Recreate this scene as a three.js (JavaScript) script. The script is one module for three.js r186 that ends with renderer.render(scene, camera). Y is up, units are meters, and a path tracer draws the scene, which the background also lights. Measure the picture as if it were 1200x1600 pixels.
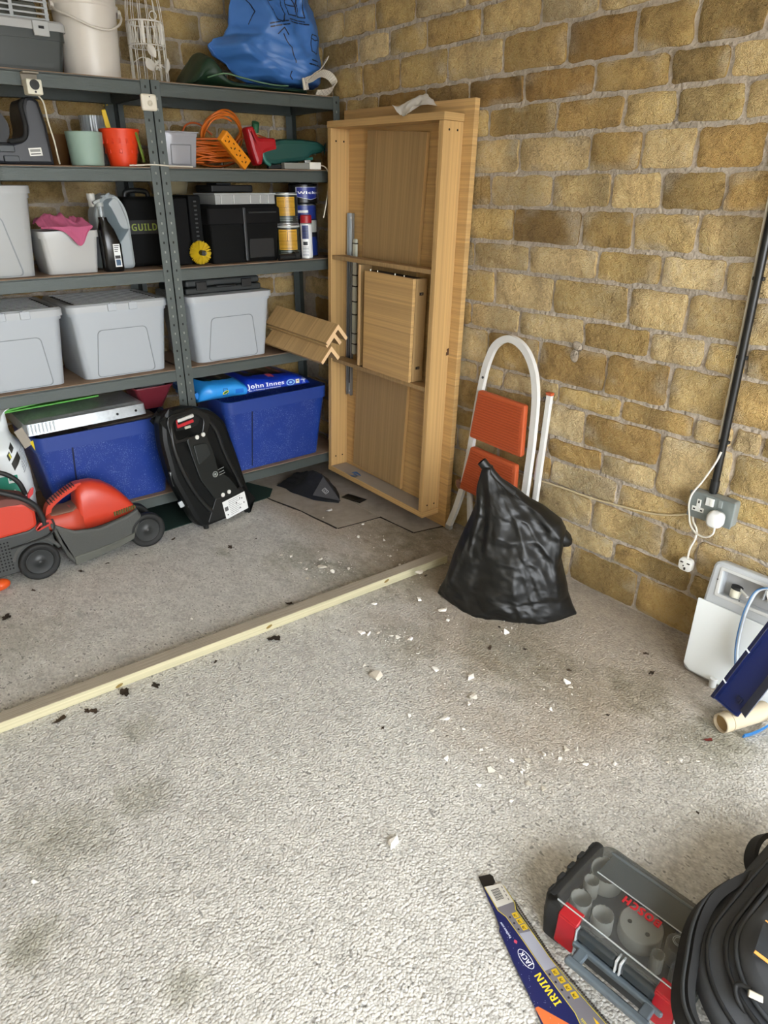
import * as THREE from 'three';
import { RoundedBoxGeometry } from 'three/addons/geometries/RoundedBoxGeometry.js';
import { mergeGeometries, mergeVertices, toCreasedNormals } from 'three/addons/utils/BufferGeometryUtils.js';

// ---------------------------------------------------------------- camera, sky, exposure
const scene = new THREE.Scene();
const camera = new THREE.PerspectiveCamera(71.81, 0.75, 0.05, 60);
camera.position.set(0, 1.43, 0);
camera.rotation.order = 'YXZ';
camera.rotation.set(-0.42942, -0.67158, 0);
const renderer = new THREE.WebGLRenderer({ antialias: true });
renderer.toneMapping = THREE.LinearToneMapping;
renderer.toneMappingExposure = 2.15;
renderer.shadowMap.enabled = true;
scene.background = new THREE.Color().setRGB(5.5, 5.75, 6.0);      // plain overcast sky, seen through the open garage door
// ---------------------------------------------------------------- helpers
let seedState = 12345;
const rnd = () => { seedState = (seedState * 1664525 + 1013904223) >>> 0; return seedState / 4294967296; };
const rr = (a, b) => a + (b - a) * rnd();
const lerp = (a, b, t) => a + (b - a) * t, clamp = (x, a = 0, b = 1) => Math.min(b, Math.max(a, x));
const smooth = (a, b, x) => { const t = clamp((x - a) / (b - a)); return t * t * (3 - 2 * t); };
const hash3 = (x, y, z) => { let h = Math.imul(x, 374761393) ^ Math.imul(y, 668265263) ^ Math.imul(z, 1274126177); h = Math.imul(h ^ (h >>> 13), 1274126177); return ((h ^ (h >>> 16)) >>> 0) / 4294967296; };
function noise3(x, y, z) {                                          // value noise, -1..1
  const X = Math.floor(x), Y = Math.floor(y), Z = Math.floor(z); let fx = x - X, fy = y - Y, fz = z - Z;
  fx = fx * fx * (3 - 2 * fx); fy = fy * fy * (3 - 2 * fy); fz = fz * fz * (3 - 2 * fz);
  const c = (i, j, k) => hash3(X + i, Y + j, Z + k);
  return 2 * lerp(lerp(lerp(c(0, 0, 0), c(1, 0, 0), fx), lerp(c(0, 1, 0), c(1, 1, 0), fx), fy), lerp(lerp(c(0, 0, 1), c(1, 0, 1), fx), lerp(c(0, 1, 1), c(1, 1, 1), fx), fy), fz) - 1;
}
const fbm3 = (x, y, z, o = 4) => { let s = 0, a = 0.5; for (let i = 0; i < o; i++) { s += a * noise3(x, y, z); x *= 2.03; y *= 2.03; z *= 2.03; a *= 0.5; } return s; };
const ridge = (x, y, z) => { let s = 0, a = 0.6; for (let i = 0; i < 3; i++) { s += a * (1 - Math.abs(noise3(x, y, z)) * 2); x *= 1.9; y *= 1.9; z *= 1.9; a *= 0.5; } return s; };
// tileable noise field, 0..1
function field(n, cells, oct, seed) {
  const out = new Float32Array(n * n); let amp = 1, tot = 0;
  for (let o = 0; o < oct; o++) {
    const c = cells << o, g = new Float32Array(c * c);
    for (let i = 0; i < c * c; i++) g[i] = hash3(i, o + 7, seed);
    const sx = new Int32Array(n), fx = new Float32Array(n);
    for (let i = 0; i < n; i++) { const p = i * c / n; sx[i] = Math.floor(p); const f = p - sx[i]; fx[i] = f * f * (3 - 2 * f); }
    for (let y = 0; y < n; y++) {
      const y0 = sx[y] * c, y1 = ((sx[y] + 1) % c) * c, fy = fx[y];
      for (let x = 0; x < n; x++) {
        const x0 = sx[x], x1 = (x0 + 1) % c, f = fx[x], a = g[y0 + x0], b = g[y0 + x1], d = g[y1 + x0], e = g[y1 + x1];
        out[y * n + x] += amp * (a + (b - a) * f + (d + (e - d) * f - a - (b - a) * f) * fy);
      }
    }
    tot += amp; amp *= 0.55;
  }
  for (let i = 0; i < n * n; i++) out[i] /= tot;
  return out;
}
const toS = (l) => Math.round(255 * (l <= 0.0031308 ? 12.92 * l : 1.055 * Math.pow(clamp(l), 1 / 2.4) - 0.055));
function tex(n, fn, srgb = true, repeat = true) {                    // fn(i, x, y) -> [r, g, b] (sRGB 0..255) or a grey 0..1
  const d = new Uint8Array(n * n * 4);
  for (let y = 0, i = 0; y < n; y++) for (let x = 0; x < n; x++, i++) {
    const v = fn(i, x, y);
    if (typeof v === 'number') { d[i * 4] = d[i * 4 + 1] = d[i * 4 + 2] = clamp(v) * 255; } else { d[i * 4] = clamp(v[0], 0, 255); d[i * 4 + 1] = clamp(v[1], 0, 255); d[i * 4 + 2] = clamp(v[2], 0, 255); }
    d[i * 4 + 3] = 255;
  }
  const t = new THREE.DataTexture(d, n, n); t.magFilter = THREE.LinearFilter; t.minFilter = THREE.LinearMipmapLinearFilter; t.generateMipmaps = true;
  if (srgb) t.colorSpace = THREE.SRGBColorSpace;
  if (repeat) t.wrapS = t.wrapT = THREE.RepeatWrapping;
  t.needsUpdate = true; return t;
}
function canvasTex(w, h, draw) {
  const c = document.createElement('canvas'); c.width = w; c.height = h; draw(c.getContext('2d'), w, h);
  const t = new THREE.CanvasTexture(c); t.colorSpace = THREE.SRGBColorSpace; return t;
}
const std = (color, rough = 0.6, more = {}) => new THREE.MeshStandardMaterial({ color, roughness: rough, ...more });
const rep = (t, x, y = x) => { const c = t.clone(); c.repeat.set(x, y); return c; };

// geometry: everything becomes non-indexed position / normal / uv (uv in metres by the dominant normal)
function uvBox(g, swap) {
  const p = g.attributes.position, n = g.attributes.normal, uv = new Float32Array(p.count * 2);
  for (let i = 0; i < p.count; i++) {
    const ax = Math.abs(n.getX(i)), ay = Math.abs(n.getY(i)), az = Math.abs(n.getZ(i)); let u, v;
    if (ax >= ay && ax >= az) { u = p.getZ(i); v = p.getY(i); } else if (ay >= az) { u = p.getX(i); v = p.getZ(i); } else { u = p.getX(i); v = p.getY(i); }
    uv[i * 2] = swap ? v : u; uv[i * 2 + 1] = swap ? u : v;
  }
  g.setAttribute('uv', new THREE.BufferAttribute(uv, 2)); return g;
}
function flat(g) {
  let q = g.index ? g.toNonIndexed() : g;
  if (!q.attributes.normal) q.computeVertexNormals();
  for (const k of Object.keys(q.attributes)) if (!['position', 'normal', 'uv', 'color'].includes(k)) q.deleteAttribute(k);
  if (!q.attributes.uv) uvBox(q);
  return q;
}
const M4 = new THREE.Matrix4(), Q4 = new THREE.Quaternion(), E4 = new THREE.Euler();
function xf(g, [x, y, z] = [0, 0, 0], [a, b, c] = [0, 0, 0], s = 1) {
  const k = Array.isArray(s) ? s : [s, s, s];
  g.applyMatrix4(M4.compose(new THREE.Vector3(x, y, z), Q4.setFromEuler(E4.set(a, b, c)), new THREE.Vector3(...k))); return g;
}
const bx = (w, h, d, x = 0, y = 0, z = 0, r = 0.002, rot) => { r = Math.min(r, w / 2.01, h / 2.01, d / 2.01); const g = new RoundedBoxGeometry(w, h, d, r > 0.006 ? 3 : 1, r); if (rot) xf(g, [0, 0, 0], rot); return g.translate(x, y, z); };
const span = (x0, x1, y0, y1, z0, z1, r) => bx(Math.abs(x1 - x0), Math.abs(y1 - y0), Math.abs(z1 - z0), (x0 + x1) / 2, (y0 + y1) / 2, (z0 + z1) / 2, r);
const cyl = (r, h, x = 0, y = 0, z = 0, rot, n = 24, r2 = r) => { const g = new THREE.CylinderGeometry(r2, r, h, n); if (rot) xf(g, [0, 0, 0], rot); return g.translate(x, y, z); };
const lathe = (pts, n = 36) => new THREE.LatheGeometry(pts.map((p) => new THREE.Vector2(p[0], p[1])), n);
const V3 = (p) => new THREE.Vector3(...p);
const tube = (pts, r, seg = 0, sides = 8, closed = false) => new THREE.TubeGeometry(new THREE.CatmullRomCurve3(pts.map(V3), closed, 'centripetal'), seg || pts.length * 8, r, sides, closed);
function rod(a, b, r, n = 10) { const A = V3(a), B = V3(b), d = B.clone().sub(A), g = new THREE.CylinderGeometry(r, r, d.length(), n); g.applyQuaternion(new THREE.Quaternion().setFromUnitVectors(new THREE.Vector3(0, 1, 0), d.normalize())); const m = A.add(B).multiplyScalar(0.5); return g.translate(m.x, m.y, m.z); }
function shapeOf(pts) { const s = new THREE.Shape(); pts.forEach((p, i) => (i ? s.lineTo(p[0], p[1]) : s.moveTo(p[0], p[1]))); s.closePath(); return s; }
function ext(pts, depth, bevel = 0.002, holes = []) {               // polygon in x, y extruded along z from 0
  const s = pts.getPoints ? pts : shapeOf(pts); for (const h of holes) s.holes.push(h.getPoints ? h : shapeOf(h));
  return new THREE.ExtrudeGeometry(s, { depth: depth - 2 * bevel, bevelEnabled: bevel > 0, bevelSize: bevel, bevelThickness: bevel, bevelOffset: -bevel, bevelSegments: 2, curveSegments: 10 }).translate(0, 0, bevel);
}
// skin through rings of equally many points
function loft(rings, { closed = true, cap0 = true, cap1 = true, crease = 0 } = {}) {
  const n = rings[0].length, pos = [], uv = [], idx = [];
  rings.forEach((r, j) => { let d = 0; r.forEach((p, i) => { if (i) d += Math.hypot(p[0] - r[i - 1][0], p[1] - r[i - 1][1], p[2] - r[i - 1][2]); pos.push(...p); uv.push(i / (n - (closed ? 0 : 1)), j / (rings.length - 1)); }); });
  const m = closed ? n : n - 1;
  for (let j = 0; j < rings.length - 1; j++) for (let i = 0; i < m; i++) { const a = j * n + i, b = j * n + (i + 1) % n; idx.push(a, b, a + n, b, b + n, a + n); }
  const cap = (j, flip) => { const c = pos.length / 3, r = rings[j]; const s = r.reduce((q, p) => [q[0] + p[0] / n, q[1] + p[1] / n, q[2] + p[2] / n], [0, 0, 0]); pos.push(...s); uv.push(0.5, flip ? 0 : 1); for (let i = 0; i < n; i++) { const a = j * n + i, b = j * n + (i + 1) % n; flip ? idx.push(c, b, a) : idx.push(c, a, b); } };
  if (closed && cap0) cap(0, true); if (closed && cap1) cap(rings.length - 1, false);
  let g = new THREE.BufferGeometry(); g.setAttribute('position', new THREE.Float32BufferAttribute(pos, 3)); g.setAttribute('uv', new THREE.Float32BufferAttribute(uv, 2)); g.setIndex(idx); g.computeVertexNormals();
  if (crease) g = toCreasedNormals(g, crease);
  return g;
}
// rounded rectangle ring, in the plane y, seen from above; n points per corner
function rrect(w, d, r, y, cx = 0, cz = 0, n = 5) {
  const out = [];
  [[1, -1, -90], [1, 1, 0], [-1, 1, 90], [-1, -1, 180]].forEach(([sx, sz, a0]) => { for (let i = 0; i <= n; i++) { const a = (a0 + 90 * i / n) * Math.PI / 180; out.push([cx + sx * (w / 2 - r) + r * Math.cos(a), y, cz + sz * (d / 2 - r) + r * Math.sin(a)]); } });
  return out.reverse();
}
function grid(nu, nv, fn) { const rings = []; for (let j = 0; j <= nv; j++) { const r = []; for (let i = 0; i <= nu; i++) r.push(fn(i / nu, j / nv)); rings.push(r); } return loft(rings, { closed: false }); }
// objects
const used = {};
const numbered = (n) => { const k = (used[n] = (used[n] ?? -1) + 1); return k ? n + '_' + String(k).padStart(3, '0') : n; };
function mesh(geos, m) {
  const list = (Array.isArray(geos) ? geos : [geos]).map(flat);
  const colored = list.some((g) => g.attributes.color); if (!colored) list.forEach((g) => g.deleteAttribute('color'));
  const g = list.length > 1 ? mergeGeometries(list) : list[0];
  if (m.userData.metric) uvBox(g, m.userData.metric === 'swap');
  const o = new THREE.Mesh(g, m); o.castShadow = o.receiveShadow = true; return o;
}
function part(name, geos, m, parent, label) { const o = mesh(geos, m); o.name = name; if (label) o.userData.label = label; parent.add(o); return o; }
function thing(name, label, category, [x, y, z] = [0, 0, 0], turn = 0, group) {
  const o = new THREE.Group(); o.name = numbered(name); o.position.set(x, y, z); o.rotation.y = turn; o.userData = { label, category }; if (group) o.userData.group = group; scene.add(o); return o;
}
function solo(name, geos, m, label, category, pos = [0, 0, 0], group) { const o = mesh(geos, m); o.name = numbered(name); o.position.set(...pos); o.userData = { label, category }; if (group) o.userData.group = group; scene.add(o); return o; }
function struct(name, geos, m) { const o = mesh(geos, m); o.name = name; o.userData = { kind: 'structure' }; scene.add(o); return o; }

// tileable field of packed grains (distance to the nearest of jittered points), 0 in the gaps .. 1 on the grains
function grains(n, cells, seed) {
  const out = new Float32Array(n * n), gx = new Float32Array(cells * cells), gy = new Float32Array(cells * cells), gh = new Float32Array(cells * cells);
  for (let i = 0; i < cells * cells; i++) { gx[i] = hash3(i, 1, seed); gy[i] = hash3(i, 2, seed); gh[i] = 0.45 + 0.55 * hash3(i, 3, seed); }
  for (let y = 0; y < n; y++) for (let x = 0; x < n; x++) {
    const px = x / n * cells, py = y / n * cells, cx = Math.floor(px), cy = Math.floor(py); let best = 9, h = 0;
    for (let b = -1; b <= 1; b++) for (let a = -1; a <= 1; a++) { const k = ((cy + b + cells) % cells) * cells + (cx + a + cells) % cells, dx = cx + a + gx[k] - px, dy = cy + b + gy[k] - py, d = dx * dx + dy * dy; if (d < best) { best = d; h = gh[k]; } }
    out[y * n + x] = h * Math.max(0, 1 - best * 1.5);
  }
  return out;
}

// ---------------------------------------------------------------- surfaces
const N1 = 1024;
const fA = field(N1, 8, 7, 1), fB = field(N1, 32, 5, 2), fC = field(N1, 4, 4, 3);
// floor: rough tamped concrete
const FX0 = -0.9, FX1 = 2.25, FZ0 = -3.5, FZ1 = 1.3;
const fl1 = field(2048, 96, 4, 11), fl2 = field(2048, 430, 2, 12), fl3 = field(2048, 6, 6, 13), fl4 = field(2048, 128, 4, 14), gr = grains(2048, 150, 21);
const STAINS = [[0.17, -1.43, 0.07, 0.3], [0.09, -1.53, 0.06, 0.2], [0.34, -1.46, 0.05, 0.3], [0.44, -1.70, 0.04, 0.35], [0.02, -1.21, 0.04, 0.5], [0.24, -0.93, 0.03, 0.4], [0.27, -2.40, 0.14, 0.25], [1.31, -1.54, 0.10, 0.25], [1.58, -1.02, 0.12, 0.2], [1.73, -0.89, 0.08, 0.4], [1.66, -0.66, 0.10, 0.3], [1.55, -1.30, 0.14, 0.35], [1.36, -2.30, 0.10, 0.35], [1.14, -2.55, 0.04, 0.3], [1.42, -2.05, 0.12, 0.3], [1.75, -0.62, 0.07, 0.4], [1.10, -0.60, 0.06, 0.2], [1.95, -2.20, 0.15, 0.5], [1.75, -1.9, 0.2, 0.35]];
const floorColor = tex(2048, (i, px, py) => {
  const x = FX0 + (px + 0.5) / 2048 * (FX1 - FX0), z = FZ1 - (py + 0.5) / 2048 * (FZ1 - FZ0), n = fl3[i], g = fl1[i], h = fl2[i];
  const wob = (n - 0.5) * 1.1;
  let brown = smooth(1.15, 1.55, x + wob * 0.8 + (z + 1.5) * 0.12) * smooth(-0.55, -1.0, z + wob * 0.5); // trodden strip along the stone wall
  brown = clamp(brown * (0.75 + 0.5 * n));
  let r = lerp(0.62, 0.43, brown), gg = lerp(0.605, 0.365, brown), b = lerp(0.565, 0.29, brown);
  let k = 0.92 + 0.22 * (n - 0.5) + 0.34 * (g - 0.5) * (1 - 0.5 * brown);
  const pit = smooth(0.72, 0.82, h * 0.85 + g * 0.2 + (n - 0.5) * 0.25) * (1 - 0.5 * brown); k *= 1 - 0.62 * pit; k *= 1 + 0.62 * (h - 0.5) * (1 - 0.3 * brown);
  const gv = gr[(Math.floor((py + 0.5) / 2048 * (4.8 / 0.95) % 1 * 2048)) * 2048 + Math.floor((px + 0.5) / 2048 * (3.15 / 0.95) % 1 * 2048)]; k *= 0.86 + 0.26 * gv;   // relief shade painted in along with dirt: hollows darker, grains lighter
  for (const [sx, sz, sr, sa] of STAINS) { const d = Math.hypot(x - sx, (z - sz)) / sr; if (d < 2) { const w = 0.75 * sa * smooth(1.9, 0.0, d + wob * 1.4 + (g - 0.5) * 1.6); k *= 1 - w; b *= 1 - 0.25 * w; } }
  const dust = smooth(0.60, 0.74, n + (h - 0.5) * 0.25) * brown; r = lerp(r, 0.62, dust * 0.6); gg = lerp(gg, 0.59, dust * 0.6); b = lerp(b, 0.53, dust * 0.6);
  return [toS(r * k), toS(gg * k), toS(b * k)];
}, true, false);
const floorBump = tex(2048, (i) => { const g = fl4[i], h = fl1[i]; return clamp(0.42 * gr[i] + 0.52 * g + 0.12 * h - 0.06); }, false);
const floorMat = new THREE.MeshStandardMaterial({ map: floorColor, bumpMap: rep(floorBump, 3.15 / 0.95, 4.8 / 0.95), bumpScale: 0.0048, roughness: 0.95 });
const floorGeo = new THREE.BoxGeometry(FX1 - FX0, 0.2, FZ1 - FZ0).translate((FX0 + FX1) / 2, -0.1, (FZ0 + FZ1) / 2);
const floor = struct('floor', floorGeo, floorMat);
const slabMat = new THREE.MeshStandardMaterial({ map: rep(tex(1024, (i) => { const k = 0.8 + 0.5 * (fA[i] - 0.5) + 0.2 * (fB[i] - 0.5); return [toS(0.40 * k), toS(0.345 * k), toS(0.28 * k)]; }), 1.2), bumpMap: rep(tex(512, (i, x, y) => fA[(y * 2) * N1 + x * 2]), 3), bumpScale: 0.002, roughness: 0.95 });
slabMat.userData.metric = true;
const slabGeo = (pts, t) => xf(ext(pts.map(([x, z]) => [x, -z]), t, 0.0015), [0, 0, 0], [-Math.PI / 2, 0, 0]);
part('slab', slabGeo([[1.56, -3.36], [1.58, -2.98], [1.6, -2.83], [1.635, -2.7], [1.66, -2.43], [1.885, -2.405], [1.89, -2.86], [1.9, -3.36]], 0.0025), slabMat, floor);
part('slab', slabGeo([[1.9, -3.36], [1.895, -2.405], [1.905, -2.18], [2.1, -2.135], [2.1, -3.36]], 0.0025), slabMat, floor);
const crack = (pts, w) => { const a = [], b = []; pts.forEach((p, i) => { const q = pts[Math.max(0, i - 1)], r = pts[Math.min(pts.length - 1, i + 1)], dx = r[0] - q[0], dz = r[1] - q[1], l = Math.hypot(dx, dz), k = w * rr(0.5, 1.2); a.push([p[0] - dz / l * k, p[1] + dx / l * k]); b.unshift([p[0] + dz / l * k, p[1] - dx / l * k]); }); return slabGeo([...a, ...b], 0.0032); };
part('open_joint', [crack([[1.565, -3.1], [1.58, -2.98], [1.59, -2.9], [1.605, -2.83], [1.62, -2.76], [1.632, -2.7], [1.64, -2.6], [1.652, -2.5], [1.657, -2.435]], 0.005), crack([[1.66, -2.432], [1.77, -2.418], [1.885, -2.407]], 0.0022), crack([[1.89, -2.41], [1.897, -2.3], [1.905, -2.182]], 0.004), crack([[1.905, -2.18], [1.98, -2.165], [2.06, -2.145]], 0.003)], std(0x241d16, 1), floor);
// outside: paved drive in front of the open door
struct('drive', new THREE.BoxGeometry(14, 0.2, 12).translate(0.7, -0.11, 7.3), std(0x8f8b84, 0.95));

// stone wall: mortar body with squared stones set in it
const WX = 2.1226, BZ = -3.4;
const mortarMat = new THREE.MeshStandardMaterial({ color: 0xffffff, map: rep(tex(1024, (i) => { const k = 0.86 + 0.55 * (fA[i] - 0.5) + 0.3 * (fB[i] - 0.5), y = fC[i]; return [toS(0.50 * k), toS(lerp(0.44, 0.41, y) * k), toS(lerp(0.37, 0.31, y) * k)]; }), 2), bumpMap: rep(tex(512, (i, x, y) => { const j = (y * 2) * N1 + x * 2; return 0.6 * fA[j] + 0.4 * fB[j]; }, false), 3), bumpScale: 0.02, roughness: 0.97 });
mortarMat.userData.metric = true;
const stoneBump = tex(1024, (i) => { const a = fB[i], b = fA[i], c = fl1[(i >> 10) * 4096 + (i & 1023) * 2]; const e = fl4[(i >> 10) * 4096 + (i & 1023) * 2]; const w = gr[(i >> 10) * 4096 + (i & 1023) * 2]; return clamp(0.35 * smooth(0.3, 0.7, a) + 0.2 * c + 0.2 * e + 0.4 * w); }, false);
const stoneColor = tex(1024, (i) => { const e = fl4[(i >> 10) * 4096 + (i & 1023) * 2], k = 1.02 + 0.7 * (fA[i] - 0.5) + 0.55 * (fB[i] - 0.5) + 0.55 * (e - 0.5), w = fC[i]; return [toS(0.96 * k), toS(lerp(0.93, 0.88, w) * k), toS(lerp(0.86, 0.70, w) * k)]; });
const stoneMat = new THREE.MeshStandardMaterial({ vertexColors: true, map: rep(stoneColor, 1.5), bumpMap: rep(stoneBump, 2.4), bumpScale: 0.008, roughness: 0.93 });
// one stone: outline wobbling off a rectangle, a pillowed and dressed face, and sides running back into the mortar (x along the wall, y up, z out)
function stone(w, h, proud, tone, id) {
  const nu = 14, nv = 8, pos = [], nor = [], uv = [], col = [], idx = [], P = [];
  const ox = rr(0, 8), oy = rr(0, 8), wob = 0.0036, rough = 0.004, dome = rr(0.001, 0.004), tx = rr(-0.02, 0.02), ty = rr(-0.02, 0.02);
  const c0 = new THREE.Color(tone);
  for (let j = 0; j <= nv; j++) for (let i = 0; i <= nu; i++) {
    const a = i / nu * 2 - 1, b = j / nv * 2 - 1, e = Math.max(Math.abs(a), Math.abs(b));
    const rc = Math.abs(a) * Math.abs(b) > 0.99 ? 0.9 : 1;
    let x = a * w / 2 * (Math.abs(b) === 1 && Math.abs(a) === 1 ? 1 - 0.004 / w * 2 : 1), y = b * h / 2 * (Math.abs(b) === 1 && Math.abs(a) === 1 ? 1 - 0.003 / h * 2 : 1);
    const k = smooth(0.3, 1, e);
    x += wob * k * (noise3(a * 2 + id, b * 1.5, 3.1) + 0.7 * noise3(x * 60 + id, y * 60, 2)); y += wob * k * (noise3(a * 2.5, b * 1.5 + id, 9.2) + 0.7 * noise3(x * 60, y * 60 + id, 4));
    const z = proud + dome * (1 - e ** 4) + rough * noise3(x * 34 + id, y * 34, 1) + tx * x + ty * y - (e === 1 ? 0.0025 : 0);
    P.push([x, y, z]); pos.push(x, y, z); uv.push(x + ox, y + oy);
    const stain = clamp(0.86 + 0.30 * noise3(x * 9 + id, y * 9, 5) - 0.10 * k); const dust = smooth(0.1, 0.7, noise3(x * 14, y * 20 + id, 8) * k);
    col.push(lerp(c0.r * stain, 0.5, dust * 0.45), lerp(c0.g * stain, 0.44, dust * 0.45), lerp(c0.b * stain, 0.36, dust * 0.45));
  }
  const W = nu + 1;
  for (let j = 0; j < nv; j++) for (let i = 0; i < nu; i++) { const a = j * W + i; idx.push(a, a + 1, a + W, a + 1, a + W + 1, a + W); }
  const rim = []; for (let i = 0; i <= nu; i++) rim.push(i); for (let j = 1; j <= nv; j++) rim.push(j * W + nu); for (let i = nu - 1; i >= 0; i--) rim.push(nv * W + i); for (let j = nv - 1; j > 0; j--) rim.push(j * W);
  const base = pos.length / 3;
  for (const r of rim) { const p = P[r]; pos.push(p[0], p[1], p[2]); uv.push(p[0] + ox, p[1] + oy); col.push(c0.r * 0.85, c0.g * 0.82, c0.b * 0.76); }
  for (const r of rim) { const p = P[r]; pos.push(p[0] * 1.012, p[1] * 1.02, p[2] - 0.02); uv.push(p[0] + ox, p[1] + oy + 0.02); col.push(c0.r * 0.75, c0.g * 0.72, c0.b * 0.68); }
  for (let i = 0; i < rim.length; i++) { const n = rim.length, a = base + i, b = base + (i + 1) % n, c = a + n, d = b + n; idx.push(c, b, a, c, d, b); }
  const g = new THREE.BufferGeometry(); g.setAttribute('position', new THREE.Float32BufferAttribute(pos, 3)); g.setAttribute('uv', new THREE.Float32BufferAttribute(uv, 2)); g.setAttribute('color', new THREE.Float32BufferAttribute(col, 3)); g.setIndex(idx); g.computeVertexNormals();
  return g;
}
const TONES = [0xd9c194, 0xcbb07a, 0xdec79c, 0xbf9f68, 0xd2b884, 0xb99d69, 0xd6bd8d, 0xc4a670, 0xe0cba4];
const YS = [2.45, 2.33, 2.23, 2.12, 2.013, 1.912, 1.79, 1.695, 1.595, 1.477, 1.366, 1.245, 1.142, 1.012, 0.915, 0.77, 0.692, 0.562, 0.475, 0.372, 0.243, 0.155, 0.0];
// joints along the right wall (z), one row per course from the 2.12 m course down; tones follow the stones that stand out
const JOINTS = [[-2.95, -2.73, -2.48, -2.2], [-2.85, -2.64, -2.41, -2.12, -1.85, -1.62], [-2.82, -2.57, -2.29, -2.01, -1.73, -1.48, -1.29, -1.09], [-2.71, -2.41, -2.17, -1.9, -1.61, -1.35, -1.17],
  [-2.06, -1.75, -1.49, -1.31, -1.11], [-2.2, -1.9, -1.6, -1.41, -1.23, -1.03], [-2.03, -1.74, -1.5, -1.32, -1.12], [-2.2, -1.9, -1.6, -1.4, -1.18, -0.99],
  [-2.1, -1.82, -1.52, -1.28, -1.07], [-1.98, -1.69, -1.38, -1.17, -0.98], [-2.1, -1.84, -1.54, -1.28, -1.09, -0.96], [-2.0, -1.73, -1.43, -1.19, -0.99],
  [-2.05, -1.9, -1.74, -1.62, -1.35, -1.08, -0.95, -0.86], [-2.0, -1.72, -1.49, -1.18, -0.935], [-1.9, -1.65, -1.4, -1.18, -0.935], [-1.9, -1.62, -1.32, -1.02], [-1.95, -1.7, -1.41, -1.12, -0.99], [-1.8, -1.55, -1.3, -0.99, -0.92], [-1.95, -1.7, -1.48, -1.18, -0.94]];
const wallR = struct('wall_right', new THREE.BoxGeometry(0.22, 2.55, 5.0).translate(WX + 0.007 + 0.11, 1.2, -1.1), mortarMat);
let sid = 0;
function setStone(parent, back, u0, u1, y0, y1, tone) {
  const gap = 0.0075, w = u1 - u0 - 2 * gap, h = y1 - y0 - 2 * gap; if (w < 0.025) return;
  const o = mesh(stone(w, h, rr(-0.002, 0.004), tone ?? TONES[Math.floor(rnd() * TONES.length)], ++sid * 3.7), stoneMat);
  o.name = 'stone'; if (back) o.position.set((u0 + u1) / 2, (y0 + y1) / 2, BZ + 0.0); else { o.position.set(WX, (y0 + y1) / 2, (u0 + u1) / 2); o.rotation.y = -Math.PI / 2; }
  o.rotation.z = rr(-0.008, 0.008) * (w < 0.3 ? 1 : 0.4); parent.add(o);
}
const DARKER = { 3: [1, 3, 4, 5, 6], 5: [1, 2], 7: [1, 2, 3, 5], 8: [2], 9: [3], 10: [2, 3, 4], 4: [], 2: [6] };
for (let c = 0; c < YS.length - 1; c++) {
  const k = c - 3, y1 = YS[c], y0 = YS[c + 1]; let js = k >= 0 && JOINTS[k] ? [...JOINTS[k]] : [];
  if (!js.length) { let z = -3.3; while (z < -0.3) { js.push(z); z += rr(0.2, 0.3); } }
  while (js[0] > -3.2) js.unshift(js[0] - rr(0.2, 0.3));
  while (js[js.length - 1] < -0.3) js.push(js[js.length - 1] + rr(0.2, 0.29));
  js[0] = Math.max(js[0], -3.41);
  for (let i = 0; i < js.length - 1; i++) {
    const a = js[i], b = js[i + 1]; 
    if ((k === 13 || k === 14) && a > -1.2 && b < -0.92) { if (k === 13) setStone(wallR, false, a, b, 0.475, 0.692, 0xdcc69c); continue; }
    const j0 = js.filter((v) => v <= a).length, tone = DARKER[k]?.includes(j0 - (js.length - (JOINTS[k]?.length ?? 0) > 0 ? 1 : 0)) && rnd() < 0.8 ? [0xa58450, 0x9d8153, 0xae8c57][Math.floor(rnd() * 3)] : undefined;
    setStone(wallR, false, a, b, y0, y1, tone);
  }
}
part('mortar_patch', [xf(new THREE.SphereGeometry(0.024, 18, 12), [WX - 0.002, 0.882, -1.565], [0, 0, 0], [0.35, 1, 0.85]), xf(new THREE.SphereGeometry(0.02, 16, 10), [WX - 0.002, 0.918, -1.558], [0.3, 0, 0], [0.35, 0.8, 1.2])], mortarMat, wallR);
const wallB = struct('wall_back', new THREE.BoxGeometry(3.35, 2.55, 0.22).translate(0.66, 1.2, BZ - 0.007 - 0.11), mortarMat);
for (let c = 0; c < YS.length - 1; c++) {
  const y1 = YS[c], y0 = YS[c + 1]; if (y0 < 0.2) continue;
  let x = 0.35 + rr(0, 0.2); const fix = { 3: [1.4, 1.67, 1.95], 4: [1.3, 1.57, 1.83], 5: [1.5, 1.78] }[c];
  const js = []; while (x < 2.1) { js.push(x); x += rr(0.21, 0.29); }
  const J = fix ? [0.5, 0.75, 1.02, ...fix.filter((v) => v > 1.1), 2.1] : [...js, 2.11];
  for (let i = 0; i < J.length - 1; i++) setStone(wallB, true, J[i], J[i + 1], y0, y1);
}
// rest of the garage around and behind the camera
const plaster = std(0xcfc4ae, 0.95);
struct('wall_left', new THREE.BoxGeometry(0.2, 2.55, 5.0).translate(-1.0, 1.2, -1.1), plaster);
struct('ceiling', new THREE.BoxGeometry(3.6, 0.12, 5.1).translate(0.6, 2.51, -1.1), std(0xe2ded6, 0.95));
struct('wall_front', [new THREE.BoxGeometry(0.2, 2.15, 0.2).translate(-0.8, 1.0, 1.3), new THREE.BoxGeometry(0.2, 2.15, 0.2).translate(2.03, 1.0, 1.3), new THREE.BoxGeometry(3.1, 0.36, 0.2).translate(0.62, 2.27, 1.3)], plaster);
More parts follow.
